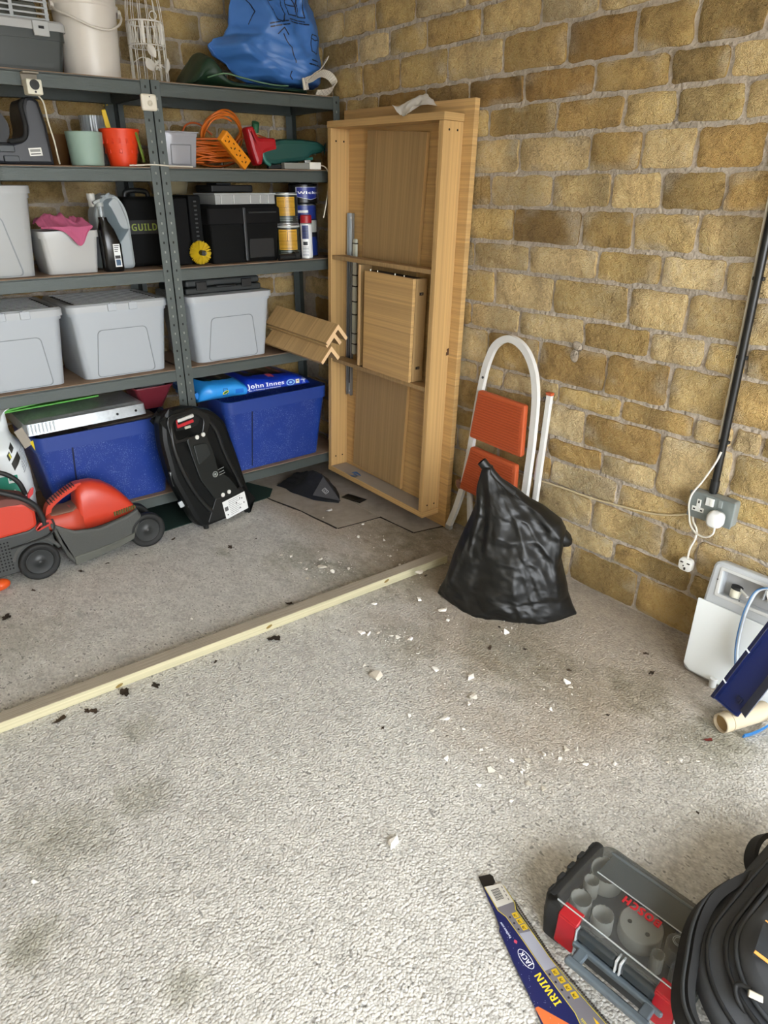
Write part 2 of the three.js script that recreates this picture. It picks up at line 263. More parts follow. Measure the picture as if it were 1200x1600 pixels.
// ---------------------------------------------------------------- shelving
const steel = new THREE.MeshStandardMaterial({ color: 0x4e5553, roughness: 0.42, metalness: 0.25, bumpMap: rep(tex(256, (i, x, y) => fA[(y * 4) * N1 + x * 4], false), 6), bumpScale: 0.0006 });
const holeMat = std(0x14150f, 0.8), studMat = std(0x8d918c, 0.4, { metalness: 0.6 });
const mdf = new THREE.MeshStandardMaterial({ map: rep(tex(512, (i, x, y) => { const k = 0.85 + 0.5 * (fA[(y * 2) * N1 + x * 2] - 0.5); return [toS(0.30 * k), toS(0.20 * k), toS(0.13 * k)]; }), 2), roughness: 0.85 });
mdf.userData.metric = true;
const SF = -2.96, SB = -3.365, LV = [1.80, 1.506, 1.128, 0.711, 0.157];
function rack(x0, x1, label) {
  const t = thing('shelving_unit', label, 'shelving', [x0, 0, SF]), W = x1 - x0, D = SF - SB;
  for (const [px, sx] of [[0, 1], [W, -1]]) for (const [pz, sz] of [[0, -1], [-D, 1]]) {
    const p = part('post', [span(px, px + sx * 0.036, 0, 1.8, pz, pz + sz * 0.0018, 0.0008), span(px, px + sx * 0.0018, 0, 1.8, pz, pz + sz * 0.036, 0.0008)], steel, t);
    const g = [], h = [];
    for (let y = 0.06; y < 1.78; y += 0.0365) { (((y / 0.0365) | 0) % 3 ? h : g).push(bx(0.006, 0.009, 0.003, px + sx * 0.018, y, pz - sz * 0.0002, 0.001)); g.push(bx(0.003, 0.009, 0.006, px - sx * 0.0002, y, pz + sz * 0.018, 0.001)); }
    part('slots', g, holeMat, p); if (sz < 0) part('studs', h, studMat, p);
  }
  for (const y of LV) {
    for (const z of [-0.004, -D + 0.004]) {
      const s = z > -0.1 ? -1 : 1;
      part('beam', [span(0.006, W - 0.006, y - 0.052, y - 0.004, z, z + s * 0.006, 0.002), span(0.006, W - 0.006, y - 0.012, y - 0.006, z, z + s * 0.03, 0.002), span(0.006, W - 0.006, y - 0.052, y - 0.049, z, z + s * 0.02, 0.001)], steel, t);
    }
    for (const x of [0.006, W - 0.006]) { const s = x < 0.1 ? 1 : -1; part('side_rail', [span(x, x + s * 0.006, y - 0.052, y - 0.004, -0.012, -D + 0.012, 0.002)], steel, t); }
    part('board', [span(0.004, W - 0.004, y - 0.0085, y - 0.001, -0.0065, -D + 0.0065, 0.001)], mdf, t);
  }
  return t;
}
rack(0.352, 1.2285, 'dark grey steel shelving unit at left holding the grey lidded boxes and the buckets');
rack(1.2325, 2.1, 'dark grey steel shelving unit at right, in the corner behind the oak carcass');

// tapered plastic tub open at the top: base centre at the origin
function tubGeo(w0, d0, w1, d1, h, r = 0.03, t = 0.003, lip = 0.008, lipH = 0.022) {
  const R = [[w0, d0, r, 0], [w1, d1, r, h - lipH], [w1 + 2 * lip, d1 + 2 * lip, r + lip, h - lipH], [w1 + 2 * lip, d1 + 2 * lip, r + lip, h], [w1 - 2 * t, d1 - 2 * t, r, h], [w0 - 2 * t, d0 - 2 * t, r, t]];
  return loft(R.map(([w, d, q, y]) => rrect(w, d, q, y)), { crease: 0.7 });
}
const plateOn = (pts, t, w0, w1, h, d0, d1) => { const a = Math.atan2((d1 - d0) / 2, h); return xf(ext(pts, t, t / 2.2), [0, 0, d0 / 2 - 0.0005], [a, 0, 0]); };
const roundPoly = (pts, r) => { const s = new THREE.Shape(), n = pts.length; for (let i = 0; i < n; i++) { const p = pts[i], a = pts[(i + n - 1) % n], b = pts[(i + 1) % n], la = Math.hypot(a[0] - p[0], a[1] - p[1]), lb = Math.hypot(b[0] - p[0], b[1] - p[1]); const A = [p[0] + (a[0] - p[0]) * r / la, p[1] + (a[1] - p[1]) * r / la], B = [p[0] + (b[0] - p[0]) * r / lb, p[1] + (b[1] - p[1]) * r / lb]; i ? s.lineTo(...A) : s.moveTo(...A); s.quadraticCurveTo(p[0], p[1], ...B); } s.closePath(); return s; };
const dull = (color, k = 0.35) => new THREE.MeshPhysicalMaterial({ color, roughness: 0.75, specularIntensity: k });
const greyPlastic = std(0xaab0b6, 0.42), greyLid = std(0xacb0b3, 0.4), ribPale = std(0xdfe2e4, 0.4), darkStripe = std(0x1a1d1f, 0.6), blackPlastic = std(0x17191a, 0.45), blackMatt = std(0x101112, 0.7), greyLine = std(0x7f8588, 0.6);  // greyLine: shadow line of the moulded groove, drawn as darker grey
// lidded storage box: body, front outline, lid with ribs and clips
function storageBox(label, cx, zf, w, d, h, { lid = true, y = LV[3], base = 0.88 } = {}) {
  const t = thing('storage_box', label, 'storage box', [cx, y, zf - d / 2], 0);
  const w0 = w * base, d0 = d * base;
  const body = part('body', tubGeo(w0, d0, w, d, h, 0.03, 0.003, 0.006, 0.025), greyPlastic, t);
  const wt = w * 0.26, wb = w * 0.32, hp = h * 0.7;
  const outer = roundPoly([[-wb, 0.004], [wb, 0.004], [wt, hp], [-wt, hp]], 0.02), inner = roundPoly([[-wb + 0.004, 0.006], [wb - 0.004, 0.006], [wt - 0.003, hp - 0.003], [-wt + 0.003, hp - 0.003]], 0.02);
  part('outline', plateOn2(outer, inner, 0.002, h, d0, d), greyLine, body);
  if (lid) {
    const l = part('lid', [loft([rrect(w + 0.012, d + 0.012, 0.03, h - 0.012), rrect(w + 0.024, d + 0.024, 0.035, h - 0.012), rrect(w + 0.024, d + 0.024, 0.035, h + 0.012), rrect(w + 0.008, d + 0.008, 0.03, h + 0.02), rrect(w - 0.02, d - 0.02, 0.025, h + 0.02), rrect(w - 0.024, d - 0.024, 0.025, h + 0.0155)], { crease: 0.6 })], greyLid, t);
    const g = []; for (let i = 0; i < 9; i++) g.push(bx(w - 0.06, 0.0016, 0.013, 0, h + 0.0181, -d / 2 + 0.04 + i * (d - 0.08) / 8, 0.0005));
    g.forEach((q) => part('rib', [q], ribPale, l)); part('recess', [bx(w - 0.04, 0.002, d - 0.04, 0, h + 0.0168, 0, 0.0005)], darkStripe, l);
    for (const x of [-0.035, 0.05]) part('clip', [bx(0.036, 0.03, 0.008, x, h + 0.002, d / 2 + 0.014, 0.003), bx(0.012, 0.004, 0.006, x, h + 0.018, d / 2 + 0.013, 0.001)], greyPlastic, l);
  }
  return t;
}
function plateOn2(outer, inner, t, h, d0, d1) { const a = Math.atan2((d1 - d0) / 2, h - 0.025); return xf(ext(outer, t, 0, [inner]), [0, 0, d0 / 2 - 0.0008], [a, 0, 0]); }
// fourth level: three grey boxes
storageBox('light grey storage box with ribbed lid, cut off by the left photo edge', 0.588, -2.985, 0.36, 0.36, 0.282);
storageBox('light grey storage box with ribbed lid above the left blue crate', 1.0, -2.985, 0.39, 0.36, 0.282);
const bin3 = storageBox('light grey plastic storage box standing under a flat black tool case, lid missing', 1.50, -2.985, 0.395, 0.36, 0.28, { lid: false });
part('lid', [loft([rrect(0.407, 0.372, 0.03, 0.268), rrect(0.42, 0.385, 0.035, 0.268), rrect(0.42, 0.385, 0.035, 0.292), rrect(0.405, 0.37, 0.03, 0.294)], { crease: 0.6 })], greyLid, bin3);
bin3.userData.label = 'light grey plastic storage box carrying a flat black tool case on its lid';
{ // flat black case lying on it
  const t = thing('tool_case', 'flat black plastic tool case lying on top of a light grey box', 'tool case', [1.49, LV[3] + 0.2955, -3.17]);
  part('lower_shell', [bx(0.37, 0.028, 0.3, 0, 0.0145, 0, 0.008)], std(0x25292a, 0.5), t);
  const u = part('upper_shell', [bx(0.36, 0.03, 0.29, 0, 0.0455, 0, 0.01), bx(0.26, 0.006, 0.2, 0, 0.062, 0, 0.003)], std(0x2b2f30, 0.5), t);
  for (const x of [-0.11, 0.11]) part('latch', [bx(0.05, 0.036, 0.01, x, 0.034, 0.15, 0.003)], blackPlastic, t);
  part('handle', [tube([[-0.05, 0.03, 0.148], [-0.045, 0.03, 0.165], [0.045, 0.03, 0.165], [0.05, 0.03, 0.148]], 0.005, 24)], blackPlastic, t);
}
// L-shaped boards poking out beside the right-hand grey box
const oakMap = (() => { const n = 1024; const s = new Float32Array(n * n), L = [[64, 2, 1], [180, 3, 2], [420, 5, 3]].map(([c, r, k]) => { const g = new Float32Array(c * r); for (let i = 0; i < g.length; i++) g[i] = hash3(i, k, 77); return [c, r, g]; });
  for (let y = 0; y < n; y++) for (let x = 0; x < n; x++) { let v = 0; L.forEach(([c, r, g], q) => { const px = (x + 9 * (fC[y * n + ((x >> 2) & 1023)] - 0.5)) / n * c, py = y / n * r, X = Math.floor(px), Y = Math.floor(py), fx = px - X, fy = smooth(0, 1, py - Y), at = (a, b) => g[((b + r) % r) * c + ((a + c) % c)]; v += [0.45, 0.35, 0.2][q] * lerp(lerp(at(X, Y), at(X + 1, Y), fx), lerp(at(X, Y + 1), at(X + 1, Y + 1), fx), fy); }); s[y * n + x] = v; }
  return s; })();
const oakTex = (r, g, b) => tex(1024, (i) => { const k = 0.72 + 0.56 * oakMap[i]; return [toS(r * k), toS(g * k), toS(b * k)]; });
const oakT = oakTex(0.52, 0.325, 0.13);
const oak = new THREE.MeshStandardMaterial({ map: rep(oakT, 2.2, 0.7), roughness: 0.5 }); oak.userData.metric = true;              // grain runs along v
const oakH = new THREE.MeshStandardMaterial({ map: rep(oakT, 2.2, 0.7), roughness: 0.5 }); oakH.userData.metric = 'swap';
const oakPale = new THREE.MeshStandardMaterial({ map: rep(oakTex(0.62, 0.40, 0.20), 2, 1), roughness: 0.7 }); oakPale.userData.metric = true;
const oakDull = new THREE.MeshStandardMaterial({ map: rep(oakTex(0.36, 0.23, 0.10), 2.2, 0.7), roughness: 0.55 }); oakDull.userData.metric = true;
function angleBoard(label, px, py, z, len, la, lb) {
  const t = thing('angle_board', label, 'wooden board', [px, py, z]);
  t.lookAt(t.position.clone().add(new THREE.Vector3(0.095, -0.053, 0.44)));
  const e = 0.017, prof = (l, s) => { const c = Math.SQRT1_2; return [[0, 0], [s * l * c, -l * c], [s * l * c - s * e * c * 0 - s * e * c, -l * c - e * c], [-s * 0, -e / c]]; };
  part('left_leg', [ext(prof(la, -1), len, 0.0008).translate(0, 0, -len)], oakDull, t); part('right_leg', [ext(prof(lb, 1), len, 0.0008).translate(0, 0, -len)], oakDull, t);
  const faces = [ext(prof(la, -1), 0.0012, 0).translate(0, 0, 0), ext(prof(lb, 1), 0.0012, 0)]; part('cut_end', faces, std(0xe9c698, 0.75), t, 'pale sawn end');
}
angleBoard('top L-shaped oak board of the stack poking out beside the grey box', 1.862, 0.872, -2.675, 0.40, 0.105, 0.10);
angleBoard('middle L-shaped oak board of the stack, its end mostly hidden', 1.85, 0.8355, -2.69, 0.40, 0.075, 0.075);
angleBoard('lowest L-shaped oak board of the stack, resting on the front beam', 1.825, 0.777, -2.68, 0.38, 0.09, 0.085);

// ---------------------------------------------------------------- third level: boxes, bottles, tins
const clearish = new THREE.MeshPhysicalMaterial({ color: 0xb9bcbc, roughness: 0.22, transmission: 0.25, thickness: 0, ior: 1.45 });
const clearPl = new THREE.MeshPhysicalMaterial({ color: 0xf2f4f4, roughness: 0.12, transmission: 0.9, thickness: 0, ior: 1.45 });
{
  const t = thing('storage_box', 'large milky plastic box at the left edge of the third shelf', 'storage box', [0.552, LV[2], -3.165]);
  const b = part('body', tubGeo(0.33, 0.31, 0.375, 0.34, 0.29, 0.03, 0.003, 0.004, 0.02), clearish, t);
  const o = roundPoly([[-0.10, 0.004], [0.125, 0.004], [0.08, 0.21], [-0.08, 0.21]], 0.02), i = roundPoly([[-0.096, 0.006], [0.120, 0.006], [0.077, 0.207], [-0.077, 0.207]], 0.02);
  part('outline', plateOn2(o, i, 0.002, 0.29, 0.31, 0.34), greyLine, b);
  part('lid', [loft([rrect(0.387, 0.347, 0.03, 0.285), rrect(0.394, 0.36, 0.035, 0.285), rrect(0.394, 0.36, 0.035, 0.31), rrect(0.385, 0.345, 0.03, 0.313)], { crease: 0.6 })], clearish, t);
  part('contents', [bx(0.28, 0.09, 0.27, 0, 0.052, 0, 0.01), bx(0.25, 0.11, 0.22, 0.0, 0.152, 0, 0.01)], std(0x9a9a96, 0.9), t);
}
{
  const t = thing('storage_box', 'small pale grey open box with a pink cloth over its rim', 'storage box', [0.857, LV[2], -3.095]);
  part('body', tubGeo(0.185, 0.17, 0.21, 0.2, 0.155, 0.02, 0.003, 0.006, 0.025), std(0xb4b5b4, 0.18), t);
  part('contents', [bx(0.15, 0.1, 0.14, 0, 0.055, 0, 0.02)], std(0x6d6a66, 0.9), t);
}
{ // pink cloth: crumpled sheet draped over the front of the box
  const g = grid(56, 44, (u, v) => {
    const e = smooth(0, 0.2, u) * smooth(1, 0.8, u), x = lerp(-0.098, 0.075, u), front = smooth(0.6, 0.68, v);
    const r1 = ridge(u * 2.6 + 1, v * 2.2, 4.2) - 0.2, r2 = ridge(u * 6, v * 5, 9.1) - 0.25;
    let y = 0.012 + 0.034 * Math.sin(Math.PI * clamp(v / 0.66)) * (0.45 + 0.55 * e) + (0.020 * r1 + 0.010 * r2) * (1 - 0.8 * front), z = lerp(-0.13, 0.0, Math.min(1, v / 0.66));
    const fall = smooth(0.64, 1, v) * (0.008 + 0.062 * Math.exp(-(((u - 0.66) / 0.2) ** 2)));
    y -= fall; z += front * (0.012 + 0.012 * Math.max(0, r1) + 0.006 * r2) + 0.004;
    return [x + 0.012 * noise3(u * 4, v * 4, 7), Math.max(y, v < 0.62 ? 0.004 : -9), z];
  });
  solo('cloth', [g], std(0xb65a7c, 0.9, { side: THREE.DoubleSide }), 'crumpled pink cloth draped over the small grey box', 'cloth', [0.857, LV[2] + 0.159, -2.99]);
}
{ // black trigger-spray bottle with the trigger turned back
  const t = thing('spray_bottle', 'slim black bottle with clear neck in front of the jerrycan', 'bottle', [1.008, LV[2], -3.006]);
  const R = [[0.072, 0.055, 0.02, 0], [0.078, 0.06, 0.022, 0.006], [0.078, 0.06, 0.022, 0.1], [0.06, 0.05, 0.02, 0.155], [0.034, 0.034, 0.0165, 0.185], [0.032, 0.032, 0.0155, 0.2]];
  const sh = R.map(([w, d, r, y]) => rrect(w, d, r, y, -0.10 * (y > 0.1 ? (y - 0.1) * 1.6 : 0), 0, 4)); part('body', [loft(sh, { crease: 0.9 })], std(0x0d0e10, 0.2), t);
  part('neck', [cyl(0.012, 0.04, -0.017, 0.22, 0)], clearPl, t); part('cap', [cyl(0.014, 0.014, -0.018, 0.245, 0), xf(bx(0.03, 0.012, 0.018, 0, 0, 0, 0.004), [-0.03, 0.255, 0], [0, 0, 0.4])], std(0x9fa4a2, 0.3), t);
  part('label', [bx(0.026, 0.085, 0.001, 0.012, 0.06, 0.0305, 0.0003)], new THREE.MeshStandardMaterial({ roughness: 0.4, map: canvasTex(64, 192, (c, w, h) => { c.fillStyle = '#dfe2e2'; c.fillRect(0, 0, w, h); c.fillStyle = '#16181a'; for (let i = 0; i < 4; i++) c.fillRect(8, 10 + i * 16, 48 - i * 6, 7); c.fillRect(6, 96, 52, 26); c.fillStyle = '#30506e'; c.fillRect(10, 130, 44, 50); }) }), t);
}
{ // jerrycan with pale blue fluid: hollow handle loop
  const t = thing('jerrycan', 'translucent plastic jerrycan half full of blue fluid', 'bottle', [1.044, LV[2], -3.092]); t.scale.x = 0.79;
  const pl = new THREE.MeshPhysicalMaterial({ color: 0xc9d2d6, roughness: 0.35, transmission: 0.45, thickness: 0 });
  const s = roundPoly([[-0.085, 0], [0.09, 0], [0.088, 0.18], [0.05, 0.275], [0.0, 0.285], [-0.04, 0.275], [-0.055, 0.25], [-0.085, 0.22]], 0.025), hole = new THREE.Path(); hole.moveTo(0.028, 0.255); hole.quadraticCurveTo(0.062, 0.235, 0.066, 0.17); hole.quadraticCurveTo(0.05, 0.165, 0.04, 0.19); hole.quadraticCurveTo(0.03, 0.22, 0.012, 0.243); hole.closePath();
  part('body', [ext(s, 0.1, 0.016, [hole]).translate(0, 0, -0.05)], pl, t);
  part('fluid', [ext(roundPoly([[-0.079, 0.004], [0.084, 0.004], [0.082, 0.145], [-0.079, 0.145]], 0.02), 0.088, 0.014).translate(0, 0, -0.044)], std(0x6f8d9c, 0.3), t);
  part('cap', [cyl(0.019, 0.022, -0.07, 0.272, 0), cyl(0.016, 0.03, -0.07, 0.25, 0)], std(0xd8d8d2, 0.5), t);
}
{ // black power-tool case with lettering
  const t = thing('tool_case', 'black power tool case with yellow-green lettering behind the shelf post', 'tool case', [1.2, LV[2], -3.17]);
  part('shell', [bx(0.164, 0.27, 0.13, 0, 0.135, 0, 0.018), bx(0.166, 0.03, 0.134, 0, 0.14, 0, 0.004)], dull(0x080909), t);
  part('handle', [tube([[-0.05, 0.262, 0], [-0.045, 0.286, 0], [0.045, 0.286, 0], [0.05, 0.262, 0]], 0.01, 24)], blackPlastic, t);
  part('lettering', [new THREE.PlaneGeometry(0.145, 0.053).translate(0.002, 0.155, 0.0676)], new THREE.MeshStandardMaterial({ roughness: 0.6, map: canvasTex(512, 180, (c, w, h) => { c.fillStyle = '#0e0f10'; c.fillRect(0, 0, w, h); c.fillStyle = '#7d8a36'; c.font = 'bold 130px sans-serif'; c.fillText('GUILD', 22, 138); }) }), t);
}
{
  const t = thing('tool_case', 'narrow upright black case with ribbed edge right of the shelf post', 'tool case', [1.362, LV[2], -3.17]);
  part('shell', [bx(0.085, 0.265, 0.24, -0.035, 0.133, 0, 0.008)], dull(0x0d0d0e), t); part('lid', [bx(0.055, 0.275, 0.25, 0.038, 0.138, 0, 0.008)], dull(0x101112), t);
  const g = []; for (let i = 0; i < 14; i++) g.push(bx(0.012, 0.006, 0.003, 0.038, 0.03 + i * 0.017, 0.126, 0.001)); part('ribs', g, std(0x3a3d3e, 0.5), t);
}
{ // round yellow drill brush
  const t = thing('drill_brush', 'round yellow bristle brush for a drill, lying on the shelf edge', 'brush', [1.392, LV[2] + 0.05, -3.02]);
  const g = []; for (let i = 0; i < 420; i++) { const a = rr(0, 6.2832), b = rr(-0.55, 0.6), d = [Math.cos(a) * Math.cos(b), Math.sin(a) * Math.cos(b), Math.sin(b) * 0.8], l = rr(0.044, 0.049); g.push(rod([d[0] * 0.012, d[1] * 0.012, d[2] * 0.012], [d[0] * l, d[1] * l, d[2] * l], 0.0011, 4)); }
  const bristles = part('bristles', g, std(0xe0c01c, 0.6), t); bristles.userData.kind = 'stuff';
  part('hub', [cyl(0.011, 0.05, 0, 0, 0.012, [Math.PI / 2, 0, 0])], std(0x23242a, 0.5), t); part('shank', [cyl(0.004, 0.02, 0, 0, 0.045, [Math.PI / 2, 0, 0], 6)], std(0x8c8c8c, 0.3, { metalness: 0.8 }), t);
}
{ // black toolbox: corner towards us
  const t = thing('toolbox', 'black plastic toolbox with stepped lid on the third shelf', 'toolbox', [1.612, LV[2], -3.15]);
  part('body', [loft([rrect(0.32, 0.26, 0.01, 0), rrect(0.335, 0.28, 0.01, 0.16)], { crease: 0.5 })], dull(0x0c0d0d), t);
  const l = part('lid', [loft([rrect(0.352, 0.294, 0.012, 0.16), rrect(0.356, 0.298, 0.012, 0.162), rrect(0.352, 0.294, 0.012, 0.222), rrect(0.33, 0.27, 0.012, 0.236)], { crease: 0.5 })], dull(0x101011), t);
  part('handle_groove', [bx(0.14, 0.006, 0.008, 0.085, 0.205, 0.148, 0.002)], std(0x2d2f30, 0.4), l);
  part('front_panel', [bx(0.125, 0.12, 0.006, 0.08, 0.075, 0.133, 0.003)], std(0x131415, 0.62), t);
  part('corner_strip', [bx(0.014, 0.22, 0.01, -0.005, 0.115, 0.145, 0.004)], std(0x34373a, 0.35), t);
}
{ // small-parts organiser on the toolbox
  const t = thing('organiser', 'grey translucent small-parts organiser lying on the black toolbox', 'organiser', [1.628, LV[2] + 0.238, -3.12]);
  const b = part('tray', [bx(0.29, 0.004, 0.2, 0, 0.002, 0, 0.001), bx(0.29, 0.036, 0.003, 0, 0.02, 0.1, 0.001), bx(0.29, 0.036, 0.003, 0, 0.02, -0.1, 0.001), bx(0.003, 0.036, 0.2, -0.144, 0.02, 0, 0.001), bx(0.003, 0.036, 0.2, 0.144, 0.02, 0, 0.001)], std(0x9b9d9c, 0.3), t);
  const g = []; for (const x of [-0.12, -0.06, 0.02, 0.07, 0.11]) part('divider', [bx(0.004, 0.034, 0.008, x, 0.02, 0.104, 0.001)], std(0xc9cbca, 0.3), t);
  part('lid', [bx(0.30, 0.008, 0.21, 0, 0.041, 0, 0.002)], clearish, t);
  part('small_parts', [bx(0.1, 0.02, 0.15, -0.08, 0.016, 0, 0.004), bx(0.13, 0.02, 0.15, 0.06, 0.016, 0, 0.004)], std(0x4e5052, 0.6), t);
}
solo('tin_tray', [bx(0.2, 0.03, 0.16, 0, 0.015, 0, 0.006), bx(0.07, 0.008, 0.1, -0.03, 0.034, 0.01, 0.002)], std(0x111214, 0.5), 'flat black tray lying on the grey organiser under the second shelf', 'tray', [1.59, LV[2] + 0.285, -3.14]);
solo('food_tub', [lathe([[0, 0], [0.07, 0], [0.082, 0.05], [0.086, 0.052], [0.086, 0.058], [0, 0.06]]).scale(1.05, 0.95, 0.75)], new THREE.MeshPhysicalMaterial({ color: 0x9d9274, roughness: 0.3, transmission: 0.3, thickness: 0 }), 'clear brownish plastic tub lying on top of the narrow black case', 'tub', [1.36, LV[2] + 0.279, -3.2]);
// paint tins
function tin(label, x, z, y, r, h, draw, { lid = 0xc4c7c6, body } = {}, group) {
  const t = thing('paint_tin', label, 'paint tin', [x, y, z], 0, group);
  const m = new THREE.MeshStandardMaterial({ roughness: 0.3, map: canvasTex(512, 256, draw) }); m.map.wrapS = THREE.RepeatWrapping; m.map.offset.set(0, 0);
  const c = new THREE.CylinderGeometry(r, r, h - 0.01, 40, 1, true).translate(0, h / 2, 0).rotateY(Math.PI); part('can', [c], m, t);
  const rm = std(lid, 0.25, { metalness: 0.7 }); part('base_rim', [lathe([[0, 0.001], [r - 0.002, 0], [r + 0.0015, 0.001], [r + 0.0015, 0.005], [r - 0.001, 0.006]])], rm, t); part('lid', [lathe([[r - 0.001, h - 0.008], [r + 0.0015, h - 0.006], [r + 0.0015, h - 0.001], [r - 0.004, h], [r - 0.006, h - 0.004], [0, h - 0.004]])], rm, t);
  return t;
}
const yellowLabel = (c, w, h) => { c.fillStyle = '#2a2f2c'; c.fillRect(0, 0, w, h); c.fillStyle = '#c9ccc8'; c.fillRect(0, 0, w, 14); c.fillStyle = '#d9a637'; c.fillRect(150, 30, 130, 160); c.fillStyle = '#3a2d10'; c.fillRect(210, 30, 3, 90); c.fillRect(150, 118, 130, 4); for (let i = 0; i < 7; i++) { c.fillRect(156, 42 + i * 11, 48, 3); c.fillRect(218, 42 + i * 11, 56, 3); } for (let i = 0; i < 6; i++) c.fillRect(156, 128 + i * 10, 118, 3); c.fillStyle = '#7c8a86'; for (let i = 0; i < 3; i++) c.fillRect(290 + 0 * i, 200 + i * 14, 60, 5), c.fillRect(160, 200 + i * 14, 100, 5); };
tin('lower of the two stacked paint tins with yellow instruction labels', 1.855, -3.06, LV[2], 0.058, 0.15, yellowLabel);
tin('upper of the two stacked paint tins with yellow instruction labels', 1.852, -3.06, LV[2] + 0.1505, 0.056, 0.135, yellowLabel);
tin('black paint tin with a blue badge, topmost on the third shelf', 1.975, -3.1, LV[2] + 0.236, 0.066, 0.085, (c, w, h) => { c.fillStyle = '#121316'; c.fillRect(0, 0, w, h); c.fillStyle = '#27348a'; c.strokeStyle = '#cfd4dc'; c.lineWidth = 6; c.beginPath(); c.moveTo(170, 34); c.lineTo(342, 34); c.lineTo(342, 170); c.lineTo(256, 214); c.lineTo(170, 170); c.closePath(); c.fill(); c.stroke(); c.fillStyle = '#fff'; c.font = 'bold 50px sans-serif'; c.fillText('Wickes', 178, 130); }, { lid: 0x2a2b2d });
tin('dark blue paint tin directly under the black badge tin', 1.98, -3.11, LV[2] + 0.001, 0.062, 0.234, (c, w, h) => { c.fillStyle = '#14171f'; c.fillRect(0, 0, w, h); c.fillStyle = '#2a3c88'; c.fillRect(150, 0, 160, 70); c.fillStyle = '#e6e6e2'; c.fillRect(170, 26, 70, 12); c.fillStyle = '#b9bbb5'; c.fillRect(200, 76, 120, 60); c.fillStyle = '#c9c94a'; c.beginPath(); c.arc(215, 140, 16, 0, 7); c.fill(); c.fillStyle = '#1f3580'; c.fillRect(150, 160, 180, 96); c.fillStyle = '#d6dae6'; for (let i = 0; i < 5; i++) c.fillRect(210, 172 + i * 16, 14, 6); }, { lid: 0x8d9092 });
{
  const t = thing('spray_can', 'white spray can with a red cap in front of the dark blue tin', 'spray can', [1.918, LV[2], -2.995]);
  const m = new THREE.MeshStandardMaterial({ roughness: 0.35, map: canvasTex(256, 256, (c, w, h) => { c.fillStyle = '#e8eaec'; c.fillRect(0, 0, w, h); c.fillStyle = '#39477d'; c.fillRect(70, 10, 50, 100); c.fillStyle = '#20252f'; for (let i = 0; i < 8; i++) c.fillRect(76, 20 + i * 11, 38, 4); c.fillRect(78, 130, 34, 26); c.fillStyle = '#7d8390'; for (let i = 0; i < 7; i++) c.fillRect(72, 168 + i * 11, 46, 4); c.fillStyle = '#1d2d80'; c.fillRect(170, 0, 86, 256); }) });
  part('can', [new THREE.CylinderGeometry(0.027, 0.027, 0.15, 28, 1, true).translate(0, 0.077, 0).rotateY(Math.PI)], m, t);
  part('base_rim', [lathe([[0, 0.0], [0.026, 0], [0.028, 0.003], [0.027, 0.006]])], std(0xb7babb, 0.3, { metalness: 0.7 }), t); part('collar', [lathe([[0.027, 0.15], [0.028, 0.153], [0.024, 0.158], [0, 0.158]])], std(0xb7babb, 0.3, { metalness: 0.7 }), t); part('cap', [lathe([[0.0262, 0.156], [0.0262, 0.186], [0.024, 0.19], [0, 0.19]])], std(0xa11c28, 0.4), t);
}
solo('torch', [cyl(0.014, 0.085, 0, 0.014, 0, [0, 0, Math.PI / 2]), cyl(0.018, 0.025, 0.05, 0.018, 0, [0, 0, Math.PI / 2])], blackPlastic, 'small black torch lying in front of the lower yellow-labelled tin', 'torch', [1.80, LV[2], -2.985]);
// ---------------------------------------------------------------- second level
const decal = (w, h, t, rough = 0.6) => [new THREE.PlaneGeometry(w, h), new THREE.MeshStandardMaterial({ map: t, roughness: rough })];
{ // black child-seat shell
  const t = thing('plastic_holder', 'black moulded plastic holder with a tall curved back and a white sticker', 'plastic holder', [0.66, LV[1], -3.1]);
  const s = new THREE.Shape(); s.moveTo(-0.2, 0); s.lineTo(0.19, 0); s.lineTo(0.185, 0.13); s.lineTo(0.172, 0.2); s.quadraticCurveTo(0.155, 0.222, 0.128, 0.212); s.quadraticCurveTo(0.108, 0.19, 0.113, 0.13); s.quadraticCurveTo(0.114, 0.092, 0.085, 0.078); s.lineTo(0.055, 0.07); s.lineTo(-0.2, 0.07); s.closePath();
  part('shell', [ext(s, 0.2, 0.012).translate(0, 0, -0.1)], std(0x26282e, 0.4), t);
  part('back_edge', [tube([[0.128, 0.205, 0.085], [0.112, 0.19, 0.09], [0.112, 0.12, 0.1], [0.1, 0.085, 0.1], [0.05, 0.072, 0.1]], 0.009, 40)], blackMatt, t);
  part('buckle_block', [bx(0.05, 0.022, 0.02, 0.035, 0.05, 0.102, 0.003), bx(0.05, 0.02, 0.02, 0.045, 0.018, 0.102, 0.003)], std(0x42474c, 0.5), t);
  part('boss', [cyl(0.062, 0.16, 0.0, 0.115, 0, [Math.PI / 2, 0, 0], 36), cyl(0.03, 0.014, 0.0, 0.115, 0.084, [Math.PI / 2, 0, 0], 30)], std(0x15161a, 0.5), t);
  const [g, m] = decal(0.044, 0.026, canvasTex(128, 76, (c, w, h) => { c.fillStyle = '#e4e4df'; c.fillRect(0, 0, w, h); c.fillStyle = '#8f908d'; c.fillRect(14, 12, 100, 26); c.fillStyle = '#2b2b2b'; c.fillRect(14, 52, 100, 9); }));
  part('sticker', [xf(g, [0.13, 0.042, 0.1015], [0, 0, 0.08])], m, t, 'white printed sticker');
}
solo('flower_pot', [lathe([[0, 0], [0.036, 0], [0.046, 0.1], [0.049, 0.1], [0.049, 0.115], [0.043, 0.115], [0.034, 0.008], [0, 0.008]])], std(0x6e4a20, 0.7), 'brown plant pot half hidden behind the sage green pot', 'plant pot', [0.945, LV[1], -3.26]);
